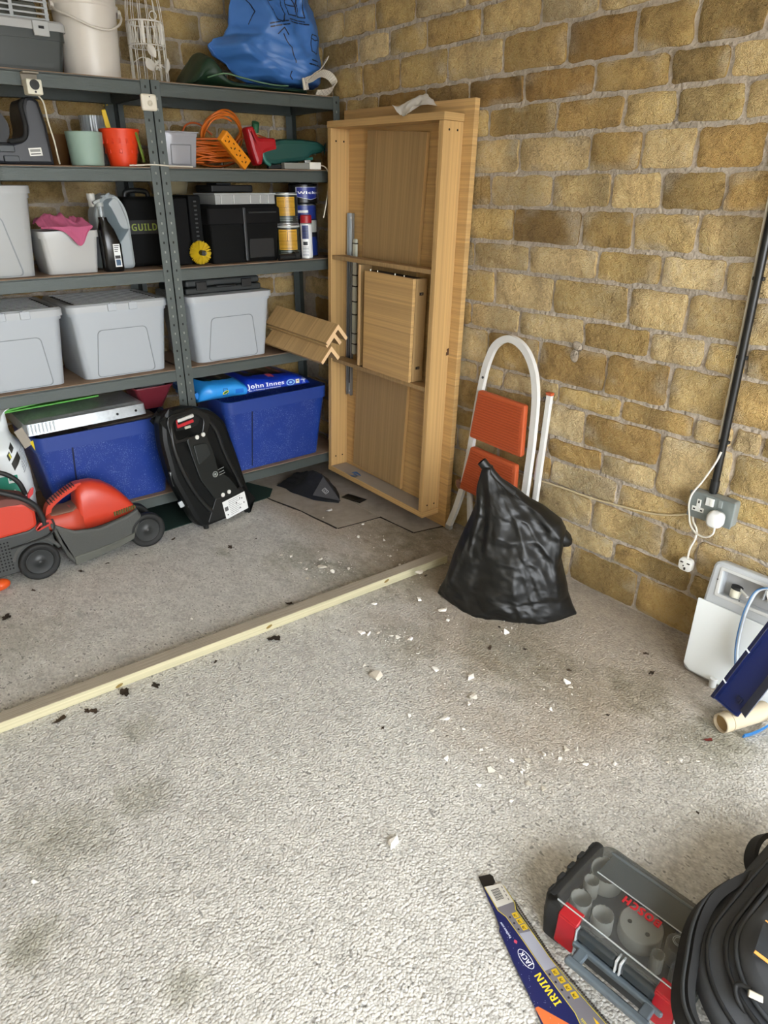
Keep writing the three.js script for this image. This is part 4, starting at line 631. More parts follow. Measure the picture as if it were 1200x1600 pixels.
{
  const t = inCab('drawer_runner', 'shorter bundle of white drawer runners with dark bands beside the steel runner', 'drawer runner', [-0.0145, 0.672, -0.702]);
  part('strip', [bx(0.013, 0.53, 0.026, 0, 0.265, 0, 0.004)], std(0xbfc4b8, 0.3), t); for (const y of [0.05, 0.1, 0.19, 0.25, 0.32, 0.37, 0.44, 0.51]) part('band', [bx(0.0145, 0.006, 0.028, 0, y, 0, 0.001)], std(0x23261f, 0.6), t);
}
{ // crumpled white rag tucked behind the top of the carcass
  const g = grid(26, 20, (u, v) => { const n = ridge(u * 3, v * 3, 8); const z = lerp(0.075, -0.075, u), hang = smooth(0.45, 1, v) * 0.05 * (1 - Math.abs(u - 0.45) * 1.9); return [lerp(0.008, -0.115, v) - 0.004, 0.012 + 0.022 * n * Math.sin(Math.PI * clamp(u)) * (1 - 0.4 * v) - hang + 0.03 * (1 - v) * Math.sin(Math.PI * u), z + 0.012 * noise3(v * 5, u * 3, 1)]; });
  const t = inCab('rag', 'crumpled white cloth rag hanging over the top edge of the carcass', 'cloth', [0.0, 1.696, -0.27]); part('cloth', [g], std(0xc9c3ba, 0.95, { side: THREE.DoubleSide }), t);
}
solo('plastic_scrap', [grid(6, 6, (u, v) => [(u - 0.5) * 0.05, 0.004 + 0.012 * Math.abs(noise3(u * 3, v * 3, 4)), (v - 0.5) * 0.06])], std(0x38618f, 0.5, { side: THREE.DoubleSide }), 'torn scrap of blue plastic lying on the bottom board of the carcass', 'scrap', [1.975, 0.089, -2.73]);
solo('plastic_card', [xf(bx(0.055, 0.003, 0.12, 0, 0, 0, 0.001), [0, 0, 0], [0, 0.25, 0]), xf(bx(0.03, 0.001, 0.02, 0.004, 0.002, 0.02, 0.0003), [0, 0, 0], [0, 0.25, 0])], std(0x131615, 0.35), 'small flat black plastic card on the floor slab in front of the carcass', 'card', [1.92, 0.0055, -2.66]);

// ---------------------------------------------------------------- lowest level: crates and their loads
const dustyBlue = new THREE.MeshStandardMaterial({ roughness: 0.35, map: rep(tex(512, (i, x, y) => { const f = fB[(y * 2) * N1 + x * 2], g = hash3(x >> 1, y >> 1, 5), s = fA[(y * 2) * N1 + x * 2]; const sp = g > lerp(0.995, 0.93, smooth(0.42, 0.62, s)) ? 1 : 0, d = 0.06 * s; return [toS(0.008 + d * 0.25 + sp * 0.16), toS(0.035 + d * 0.28 + sp * 0.2), toS(0.22 + d * 0.8 + sp * 0.2)]; }), 2.2) }); dustyBlue.userData.metric = true;
const rimBlue = std(0x263f88, 0.4);
function crate(label, cx) {
  const t = thing('storage_crate', label, 'crate', [cx, LV[4] + 0.0, -3.152]);
  const W1 = 0.565, D1 = 0.36, W0 = 0.475, D0 = 0.31, H = 0.36;
  const b = part('body', [loft([rrect(W0, D0, 0.03, 0), rrect(W1, D1, 0.04, H - 0.055), rrect(W1 - 0.008, D1 - 0.008, 0.04, H - 0.055), rrect(W0 - 0.008, D0 - 0.008, 0.03, 0.004)], { crease: 0.7 })], dustyBlue, t);
  part('groove', [xf(bx(0.007, H - 0.075, 0.004, -W1 * 0.27, H / 2 - 0.03, D0 / 2 + 0.0125, 0.001), [0, 0, 0], [0.0, 0, 0])].map((g) => { g.translate(0, -(H / 2 - 0.03), -(D0 / 2 + 0.0125)); return xf(g, [0, H / 2 - 0.03, D0 / 2 + 0.0115], [0.082, 0, -0.04]); }), std(0x0a143c, 0.5), b);
  part('rim', [loft([rrect(W1 - 0.004, D1 - 0.004, 0.04, H - 0.06), rrect(W1 + 0.016, D1 + 0.016, 0.045, H - 0.06), rrect(W1 + 0.022, D1 + 0.022, 0.047, H), rrect(W1 - 0.002, D1 - 0.002, 0.04, H), rrect(W1 - 0.012, D1 - 0.012, 0.038, H - 0.05)], { cap0: false, cap1: false, crease: 0.6 })], rimBlue, t);
  return t;
}
crate('dusty blue plastic crate behind the lawnmower, topped by a galvanised tray', 0.862);
crate('dusty blue plastic crate behind the child-seat base, topped by a compost bag', 1.70);
{ const t = thing('crate_filling', 'dark folded sheets filling the left blue crate under the galvanised tray', 'sheets', [0.862, LV[4] + 0.012, -3.152]);
  part('sheet', [bx(0.44, 0.3, 0.27, 0, 0.15, 0, 0.02)], std(0x2b2826, 0.9), t); part('folded_edge', [xf(bx(0.3, 0.014, 0.26, 0, 0, 0, 0.004), [0.09, 0.335, 0], [0, 0, 0.03]), xf(bx(0.46, 0.016, 0.26, 0, 0, 0, 0.004), [-0.01, 0.315, 0], [0, 0, 0.01])], std(0x5a5148, 0.9), t); }
{ // galvanised planter tray upside down across the crate
  const t = thing('metal_tray', 'galvanised metal tray lying upside down across the left blue crate', 'tray', [0.80, LV[4] + 0.378, -3.15]); t.rotation.z = 0.012;
  const galv = new THREE.MeshStandardMaterial({ metalness: 0.75, roughness: 0.38, map: rep(tex(512, (i, x, y) => { const s = fA[(y * 2) * N1 + x * 2] * 0.5 + fB[(y * 2) * N1 + x * 2] * 0.3; return [150 + 90 * s, 155 + 92 * s, 160 + 90 * s]; }), 3) }); galv.userData.metric = true;
  part('skirt', [loft([rrect(0.49, 0.352, 0.012, 0), rrect(0.484, 0.346, 0.012, 0.046), rrect(0.468, 0.33, 0.012, 0.05), rrect(0.46, 0.322, 0.012, 0.05)], { cap0: false, cap1: false, crease: 0.4 })], galv, t);
  part('top', [loft([rrect(0.46, 0.322, 0.012, 0.05), rrect(0.44, 0.302, 0.012, 0.056), rrect(0.40, 0.1, 0.012, 0.063)], { cap0: false, crease: 0.3 })], galv, t);
  const g = []; for (let i = 0; i < 8; i++) g.push(bx(0.006, 0.04, 0.005, -0.235 + i * 0.014, 0.024, 0.1745, 0.002)); part('corrugation', g, galv, t); for (const x of [0.12, 0.2]) part('hole', [cyl(0.0055, 0.002, x, 0.022, 0.1752, [Math.PI / 2, 0, 0], 14)], std(0x101010, 0.8), t);
}
{
  const t = thing('plastic_sheet', 'bright green folded plastic sheet lying on the left end of the galvanised tray', 'sheet', [0.70, LV[4] + 0.460, -3.21]);
  for (const [dx, dy, r, w] of [[0, 0, 0.02, 0.38], [-0.08, 0.012, 0.09, 0.3]]) part('fold', [xf(bx(w, 0.008, 0.24, 0, 0, 0, 0.003), [dx, dy, 0], [0.02, 0, r])], std(0x4f9e3a, 0.4), t);
}
{
  const t = thing('plastic_tub', 'dark red translucent tub wedged on the right end of the left crate', 'tub', [1.115, LV[4] + 0.372, -3.13]);
  part('body', [loft([rrect(0.1, 0.12, 0.02, 0), rrect(0.17, 0.2, 0.02, 0.1), rrect(0.18, 0.21, 0.02, 0.1), rrect(0.18, 0.21, 0.02, 0.106), rrect(0.165, 0.195, 0.02, 0.106), rrect(0.096, 0.116, 0.02, 0.004)], { crease: 0.6 })], new THREE.MeshPhysicalMaterial({ color: 0x7a2d38, roughness: 0.3, transmission: 0.25, thickness: 0 }), t);
  part('filling', [bx(0.13, 0.06, 0.15, 0, 0.09, 0, 0.025), xf(bx(0.09, 0.03, 0.1, 0, 0, 0, 0.012), [0.01, 0.125, 0], [0.1, 0.4, 0.2])], std(0x4c4a4c, 0.9), t);
}
{ // white sack at the left, printed panel
  const prn = canvasTex(512, 512, (c, w, h) => { c.fillStyle = '#d9dedf'; c.fillRect(0, 0, w, h); c.fillStyle = '#1d8a72'; c.fillRect(0, 290, 330, 222); c.fillStyle = '#e8efec'; c.font = 'bold 74px sans-serif'; c.save(); c.translate(300, 500); c.rotate(-Math.PI / 2); c.fillText('ED S D', 0, -10); c.restore(); c.fillStyle = '#2b2b26'; c.save(); c.translate(300, 240); c.rotate(-0.5); c.fillRect(0, 0, 96, 38); c.fillRect(40, -52, 40, 26); c.fillRect(-6, -46, 36, 30); c.fillStyle = '#c9c34a'; c.fillRect(12, -40, 14, 24); c.restore(); c.fillStyle = '#8b9093'; for (let i = 0; i < 9; i++) { c.save(); c.translate(400, 200 + i * 11); c.rotate(-0.4); c.fillRect(0, 0, 74, 4); c.restore(); } });
  const rings = []; for (let j = 0; j <= 40; j++) { const v = j / 40, y = 0.455 * v, neck = smooth(0.68, 0.86, v), w = lerp(0.085 + 0.008 * Math.sin(v * 5), 0.03, neck), d = lerp(0.095, 0.03, neck), cx = 0.02 * neck, r = []; for (let i = 0; i < 48; i++) { const a = -i / 48 * 6.2832, c = Math.cos(a), s = Math.sin(a), q = 1 + 0.09 * (ridge(c * 1.6, v * 5, s * 1.6) - 0.3) + (v < 0.06 ? -0.12 : 0); r.push([cx + w * Math.sign(c) * Math.abs(c) ** 0.75 * q, y + 0.01 * noise3(a, v * 6, 2) * (v > 0.05 ? 1 : 0), d * Math.sign(s) * Math.abs(s) ** 0.75 * q]); } rings.push(r); }
  const g = flat(loft(rings)), p = g.attributes.position, uv = g.attributes.uv; for (let i = 0; i < p.count; i++) uv.setXY(i, (p.getX(i) + 0.1) / 0.2, p.getY(i) / 0.5);
  const t = thing('sack', 'white printed sack with twisted neck at the left of the blue crate', 'sack', [0.468, LV[4] + 0.001, -3.108]);
  part('body', [g], new THREE.MeshStandardMaterial({ map: prn, roughness: 0.5 }), t);
  part('twisted_neck', [ribbon([[0.02, 0.445, 0.02], [0.026, 0.46, 0.03], [0.04, 0.475, 0.035], [0.062, 0.488, 0.04]], 0.05, 0.004, [0.3, 0, 1], 20)], std(0xdfe3e3, 0.5), t);
}
{
  const t = thing('cardboard_flap', 'grey card flap with a yellow edge between the white sack and the blue crate', 'card', [0.566, LV[4] + 0.325, -2.985]); t.rotation.set(0.1, 0.2, 0.35);
  part('flap', [bx(0.035, 0.085, 0.002, -0.006, 0.055, 0, 0.0008)], std(0x9c9488, 0.9), t); part('yellow_edge', [bx(0.014, 0.05, 0.003, 0.012, 0.0, 0, 0.001)], std(0xd6bf1a, 0.5), t);
}
{ // compost bag lying on the right-hand crate
  const prn = canvasTex(1024, 256, (c, w, h) => {
    c.fillStyle = '#1438b4'; c.fillRect(0, 0, w, h); const g = c.createLinearGradient(0, 0, 400, 0); c.fillStyle = '#2f95e6'; c.beginPath(); c.moveTo(0, 0); c.lineTo(360, 0); c.quadraticCurveTo(430, 128, 380, 256); c.lineTo(0, 256); c.fill(); c.fillStyle = '#1b6fd0'; c.fillRect(300, 130, 70, 50); c.strokeStyle = '#123a6a'; c.lineWidth = 4; c.strokeRect(196, 110, 34, 70); c.fillStyle = '#e7d94a'; c.beginPath(); c.ellipse(214, 150, 30, 16, -0.5, 0, 7); c.fill(); c.fillStyle = '#1c6a3a'; c.beginPath(); c.ellipse(214, 150, 22, 9, -0.5, 0, 7); c.fill();
    c.fillStyle = '#101a20'; c.fillRect(0, 0, 1024, 44); for (let i = 0; i < 60; i++) { c.fillStyle = ['#2b4a3a', '#5a2f3a', '#3a3a2a', '#b8505e', '#8a8a7a'][i % 5]; c.fillRect((i * 137) % 1000, (i * 29) % 38, 30, 6); } c.fillStyle = '#d0546a'; c.fillRect(640, 40, 52, 20);
    c.fillStyle = '#f2f5fb'; c.font = 'bold 66px sans-serif'; c.fillText('John Innes', 412, 150); c.font = 'bold 25px sans-serif'; c.fillText('No.3 Potting-on Compost', 414, 184);
    c.strokeStyle = '#9fd0ee'; c.lineWidth = 12; c.beginPath(); c.arc(812, 142, 36, 0, 7); c.stroke(); c.fillStyle = '#9fd0ee'; c.beginPath(); c.arc(812, 142, 15, 0, 7); c.fill(); c.fillStyle = '#e9e6d2'; c.fillRect(862, 106, 38, 62); c.fillStyle = '#b38d4a'; c.fillRect(872, 122, 18, 18); c.strokeStyle = '#dfe8fa'; c.lineWidth = 5; c.beginPath(); for (let i = 0; i < 7; i++) { const a = -2.8 + i * 0.42; c.moveTo(950, 140); c.lineTo(950 + 42 * Math.cos(a), 140 + 36 * Math.sin(a)); } c.moveTo(950, 140); c.lineTo(936, 190); c.moveTo(950, 140); c.lineTo(964, 190); c.stroke(); });
  const rings = []; for (let j = 0; j <= 60; j++) { const v = j / 60, x = lerp(-0.335, 0.27, v), e = Math.sqrt(clamp(Math.min(v / 0.08, (1 - v) / 0.14))), H = lerp(0.105, 0.062, v) * (0.35 + 0.65 * e) * (1 - 0.22 * Math.exp(-(((v - 0.39) / 0.035) ** 2))), r = []; for (let i = 0; i < 40; i++) { const a = -i / 40 * 6.2832, c = Math.cos(a), s = -Math.sin(a), q = 1 + 0.10 * (ridge(v * 9, c, s * 1.3) - 0.3); r.push([x + 0.004 * noise3(v * 20, a, 1), Math.max(0.0, H * (0.5 + 0.5 * Math.sign(s) * Math.abs(s) ** 0.7) * q), 0.165 * Math.sign(c) * Math.abs(c) ** 0.65 * (0.8 + 0.2 * e) * (1 + 0.03 * noise3(v * 8, s * 2, 3))]); } rings.push(r); }
  const g = flat(loft(rings)), p = g.attributes.position, uv = g.attributes.uv, nn = g.attributes.normal; for (let i = 0; i < p.count; i++) uv.setXY(i, (p.getX(i) + 0.335) / 0.605, clamp((p.getY(i) + 0.005) / lerp(0.125, 0.082, (p.getX(i) + 0.335) / 0.605)));
  const t = thing('compost_bag', 'blue printed compost bag lying across the right blue crate', 'bag', [1.645, LV[4] + 0.3615, -3.158]); part('bag', [g], new THREE.MeshStandardMaterial({ map: prn, roughness: 0.32 }), t);
  part('seal', [xf(bx(0.018, 0.03, 0.26, 0, 0, 0, 0.004), [-0.338, 0.04, 0], [0, 0, 0.2])], std(0x2178c8, 0.35), t);
}
solo('floor_mat', [xf(ext([[0.62, 2.9], [1.03, 2.9], [1.6, 2.945], [1.665, 3.03], [1.6, 3.2], [1.58, 3.33], [0.62, 3.33]], 0.004, 0.001), [0, 0, 0], [-Math.PI / 2, 0, 0])], std(0x14302a, 0.85), 'dark green mat on the floor sticking out from under the shelving', 'mat', [0, 0.0003, 0]);
{ // black folded pouch on the floor in the corner
  const t = thing('pouch', 'crumpled black fabric pouch with a grey triangle and white diamond emblem', 'bag', [1.80, 0.0035, -2.86]);
  const K = [[-0.095, -0.19, 0.09, -0.2, 0.04], [-0.085, -0.12, 0.12, -0.14, 0.06], [-0.08, -0.05, 0.13, -0.07, 0.085], [-0.065, 0.02, 0.125, 0.0, 0.088], [-0.05, 0.09, 0.115, 0.06, 0.062], [-0.015, 0.15, 0.09, 0.11, 0.035], [0.03, 0.2, 0.045, 0.19, 0.006]];
  const g = grid(36, 48, (u, v) => { const q = v * 5.999, k = Math.min(5, Math.floor(q)), f = q - k, a = K[k], b = K[k + 1], m = a.map((_, i) => lerp(a[i], b[i], f)); const x = lerp(m[0], m[2], u), z = lerp(m[1], m[3], u); const prof = u < 0.62 ? Math.pow(u / 0.62, 0.9) : Math.pow((1 - u) / 0.38, 0.6); const cr = ridge(u * 3.5, v * 4.5, 2) - 0.25; return [x + 0.006 * noise3(u * 7, v * 7, 3), 0.0015 + Math.max(0, m[4] * prof + 0.016 * cr * Math.sin(Math.PI * u) * smooth(1, 0.6, v)), z]; });
  part('fabric', [g], std(0x15171c, 0.75, { side: THREE.DoubleSide }), t);
  const A = [-0.052, 0.026, 0.085], B = [0.036, 0.012, 0.2], C = [0.052, 0.083, 0.03]; const tri = new THREE.BufferGeometry(); tri.setAttribute('position', new THREE.Float32BufferAttribute([...A, ...B, ...C], 3)); tri.computeVertexNormals();
  part('grey_panel', [tri], std(0x47474a, 0.8, { side: THREE.DoubleSide }), t, 'grey triangular panel with diamond emblem');
  const N = V3(B).sub(V3(A)).cross(V3(C).sub(V3(A))).normalize().multiplyScalar(0.003), up = V3(C).sub(V3(A).add(V3(B)).multiplyScalar(0.5)).normalize(), sd = V3(B).sub(V3(A)).normalize(), c0 = V3(A).add(V3(B)).add(V3(C)).multiplyScalar(1 / 3).addScaledVector(up, -0.004).add(N);
  const em = (s, r) => { const P = [[s, 0], [0, s * 1.15], [-s, 0], [0, -s * 1.15]].map(([a, b]) => c0.clone().addScaledVector(sd, a).addScaledVector(up, b).toArray()); return P.map((p, i) => rod(p, P[(i + 1) % 4], r, 6)); };
  part('emblem', [...em(0.018, 0.0013), ...em(0.009, 0.001)], std(0xb9bbbc, 0.6), t);
}

// ---------------------------------------------------------------- lawnmower
{
  const t = thing('lawnmower', 'red and dark grey electric lawnmower parked in front of the shelving', 'lawnmower', [0.47, 0, -2.875]);
  const red = std(0xc23a24, 0.36), dk = new THREE.MeshStandardMaterial({ color: 0x4a4b48, roughness: 0.6, bumpMap: rep(stoneBump, 8), bumpScale: 0.001 }), tyre = std(0x1b1c1c, 0.7);
  const X = 0.47, Y = (pts) => pts.map(([x, y]) => [x - X, y]);
  const shell = (P, n = 26) => loft(P.map(([x, yt, yb, z0, z1]) => { const r = []; const cz = (z0 + z1) / 2, w = (z1 - z0) / 2; for (let i = 0; i <= n; i++) { const a = Math.PI * i / n, c = Math.cos(a), s = Math.max(0, Math.sin(a)); r.push([x - X, lerp(yb, yt, s ** 0.62), cz + w * Math.sign(c) * Math.abs(c) ** 0.62]); } return r; }));
  const h = part('hood', [shell([[0.652, 0.262, 0.16, -0.035, 0.06], [0.66, 0.315, 0.158, -0.05, 0.069], [0.675, 0.336, 0.158, -0.054, 0.071], [0.70, 0.345, 0.158, -0.056, 0.072], [0.735, 0.342, 0.16, -0.058, 0.073], [0.775, 0.325, 0.166, -0.058, 0.073], [0.815, 0.293, 0.172, -0.057, 0.072], [0.845, 0.258, 0.177, -0.055, 0.07], [0.87, 0.222, 0.183, -0.05, 0.066], [0.885, 0.196, 0.187, -0.04, 0.055]])], red, t);
  part('hood_saddle', [shell([[0.525, 0.235, 0.19, -0.05, 0.066], [0.545, 0.247, 0.185, -0.055, 0.071], [0.58, 0.248, 0.175, -0.056, 0.072], [0.62, 0.247, 0.165, -0.056, 0.072], [0.665, 0.262, 0.16, -0.055, 0.072]])], std(0xb5402c, 0.5), t, 'lower red saddle dulled by brown grass dust');
  part('grass_dust', [shell([[0.552, 0.2492, 0.235, -0.045, 0.05], [0.585, 0.2505, 0.24, -0.05, 0.055], [0.63, 0.2500, 0.24, -0.05, 0.055], [0.655, 0.2595, 0.245, -0.045, 0.05]])], std(0x7a5a4c, 0.95), t);
  part('carry_handle', [ribbon([[0.545 - X, 0.238, 0.012], [0.556 - X, 0.27, 0.012], [0.59 - X, 0.297, 0.012], [0.63 - X, 0.318, 0.012], [0.67 - X, 0.334, 0.012], [0.69 - X, 0.335, 0.012]], 0.04, 0.02, [0, 0, 1], 40)], red, t);
  for (let i = 0; i < 11; i++) { const u = i / 10; part('grip_rib', [xf(bx(0.005, 0.011, 0.044, 0, 0, 0, 0.002), [lerp(0.558, 0.66, u) - X, lerp(0.276, 0.33, u) + 0.010 + 0.004 * Math.sin(Math.PI * u), 0.012], [0, 0, 0.5])], std(0x2a1a18, 0.7), t); }
  const vents = []; for (let i = 0; i < 9; i++) vents.push(bx(0.008, 0.02, 0.006, 0.79 - X + i * 0.0105, 0.192 + i * 0.0009, 0.0725 - Math.max(0, i - 5) * 0.0012, 0.002)); part('vent_slots', vents, std(0x4d4a1e, 0.8), h);
  part('deck', [ext(roundPoly(Y([[0.535, 0.225], [0.62, 0.168], [0.72, 0.15], [0.83, 0.17], [0.885, 0.19], [0.90, 0.15], [0.86, 0.072], [0.79, 0.046], [0.68, 0.03], [0.595, 0.022], [0.575, 0.06], [0.555, 0.13]]), 0.01), 0.145, 0.012).translate(0, 0, -0.066)], dk, t);
  part('deck_skirt', [ext(roundPoly(Y([[0.60, 0.055], [0.68, 0.06], [0.80, 0.075], [0.86, 0.09], [0.85, 0.06], [0.78, 0.04], [0.68, 0.024], [0.60, 0.016]]), 0.006), 0.15, 0.004).translate(0, 0, -0.066)], std(0x55564f, 0.65), t);
  const gb = part('grass_box', [ext(roundPoly(Y([[0.25, 0.34], [0.40, 0.345], [0.47, 0.325], [0.497, 0.285], [0.492, 0.225], [0.46, 0.21], [0.25, 0.205]]), 0.012), 0.14, 0.012).translate(0, 0, -0.07)], std(0xc23a25, 0.45), t);
  part('lid', [ext(roundPoly(Y([[0.25, 0.355], [0.41, 0.362], [0.48, 0.335], [0.515, 0.285], [0.49, 0.285], [0.455, 0.325], [0.25, 0.33]]), 0.008), 0.13, 0.006).translate(0, 0, -0.06)], std(0x6e4038, 0.8), gb, 'dusty brown lid'); part('lower_box', [ext(roundPoly(Y([[0.25, 0.21], [0.46, 0.212], [0.50, 0.235], [0.535, 0.215], [0.545, 0.14], [0.49, 0.05], [0.25, 0.045]]), 0.01), 0.14, 0.008).translate(0, 0, -0.072)], std(0x3a3c3b, 0.6), gb);
  const hs = []; for (let j = 0; j < 9; j++) for (let i = 0; i < 6; i++) hs.push(cyl(0.0032, 0.002, 0.315 - X + i * 0.012, 0.075 + j * 0.014, 0.0685, [Math.PI / 2, 0, 0], 8)); part('perforations', hs, std(0x0b0b0b, 0.9), gb).userData.kind = 'stuff';
  for (const [x, z, y, r] of [[0.47, 0.072, 0.077, 0.077], [0.915, 0.063, 0.078, 0.077], [0.47, -0.06, 0.077, 0.077], [0.905, -0.06, 0.085, 0.072]]) {
    const w = part('wheel', [lathe([[r - 0.03, -0.014], [r - 0.006, -0.017], [r, -0.012], [r, 0.012], [r - 0.006, 0.017], [r - 0.016, 0.0165], [r - 0.018, 0.012], [r - 0.03, 0.011], [r - 0.03, -0.014]], 48).rotateX(Math.PI / 2).translate(x - X, y, z)], tyre, t); part('hubcap', [lathe([[0, 0.02], [0.009, 0.019], [0.011, 0.012], [0.03, 0.007], [r - 0.028, 0.012], [r - 0.024, 0.011], [r - 0.026, -0.01], [0, -0.01]], 40).rotateX(Math.PI / 2).translate(x - X, y, z)], std(0x2a2c2c, 0.45), w);
  }
  part('wheel_arch', [ext((() => { const s = new THREE.Shape(); s.absarc(0, 0, 0.098, 0.35, 2.9, false); s.absarc(0, 0, 0.084, 2.9, 0.35, true); return s; })(), 0.03, 0.004).translate(0, 0.077, 0.04)], dk, t);
  const bar = std(0x202121, 0.5); part('handle_tube', [tube([[0.515 - X, 0.225, 0.078], [0.512 - X, 0.265, 0.08], [0.495 - X, 0.315, 0.08], [0.45 - X, 0.36, 0.08], [0.36 - X, 0.41, 0.078], [0.2 - X, 0.48, 0.07]], 0.011, 60, 12)], bar, t); part('handle_tube', [tube([[0.49 - X, 0.33, -0.02], [0.475 - X, 0.385, -0.02], [0.44 - X, 0.425, -0.02], [0.38 - X, 0.455, -0.02], [0.25 - X, 0.5, -0.02]], 0.0095, 50, 12)], bar, t);
  part('handle_bracket', [ext(roundPoly(Y([[0.485, 0.205], [0.535, 0.22], [0.545, 0.235], [0.535, 0.248], [0.50, 0.238], [0.48, 0.22]]), 0.008), 0.016, 0.003).translate(0, 0, 0.07), ], std(0xb6342a, 0.4), t); part('bracket_slot', [bx(0.034, 0.008, 0.003, 0.515 - X, 0.228, 0.0858, 0.001, [0, 0, 0.28])], std(0x3a1512, 0.6), t);
  part('lever', [ext(roundPoly(Y([[0.485, 0.335], [0.505, 0.352], [0.512, 0.378], [0.50, 0.375], [0.482, 0.35]]), 0.006), 0.01, 0.002).translate(0, 0, 0.045)], std(0xc23336, 0.4), t); part('cable', [tube([[0.548 - X, 0.24, 0.076], [0.55 - X, 0.21, 0.08], [0.53 - X, 0.18, 0.08], [0.48 - X, 0.168, 0.078], [0.38 - X, 0.16, 0.076]], 0.0035, 40)], tyre, t);
}
{ const t = thing('garden_tool', 'orange plastic garden tool tip at the left edge, beside the mower wheel', 'garden tool', [0.315, 0.001, -2.80]); part('tip', [loft([0, 0.25, 0.6, 0.85, 1].map((v) => { const r = []; const w = 0.028 * Math.sqrt(1 - v * v * 0.92); for (let i = 0; i < 14; i++) { const a = -i / 14 * 6.2832; r.push([v * 0.045 - 0.01 + 0 * a, 0.024 + (0.024 * Math.sin(a)) * Math.sqrt(1 - v * v * 0.9), w * Math.cos(a)]); } return r; }).map((r) => r))], std(0xd9541c, 0.4), t); part('shaft', [cyl(0.011, 0.2, -0.105, 0.018, 0, [0, 0, Math.PI / 2])], std(0x222222, 0.5), t); }

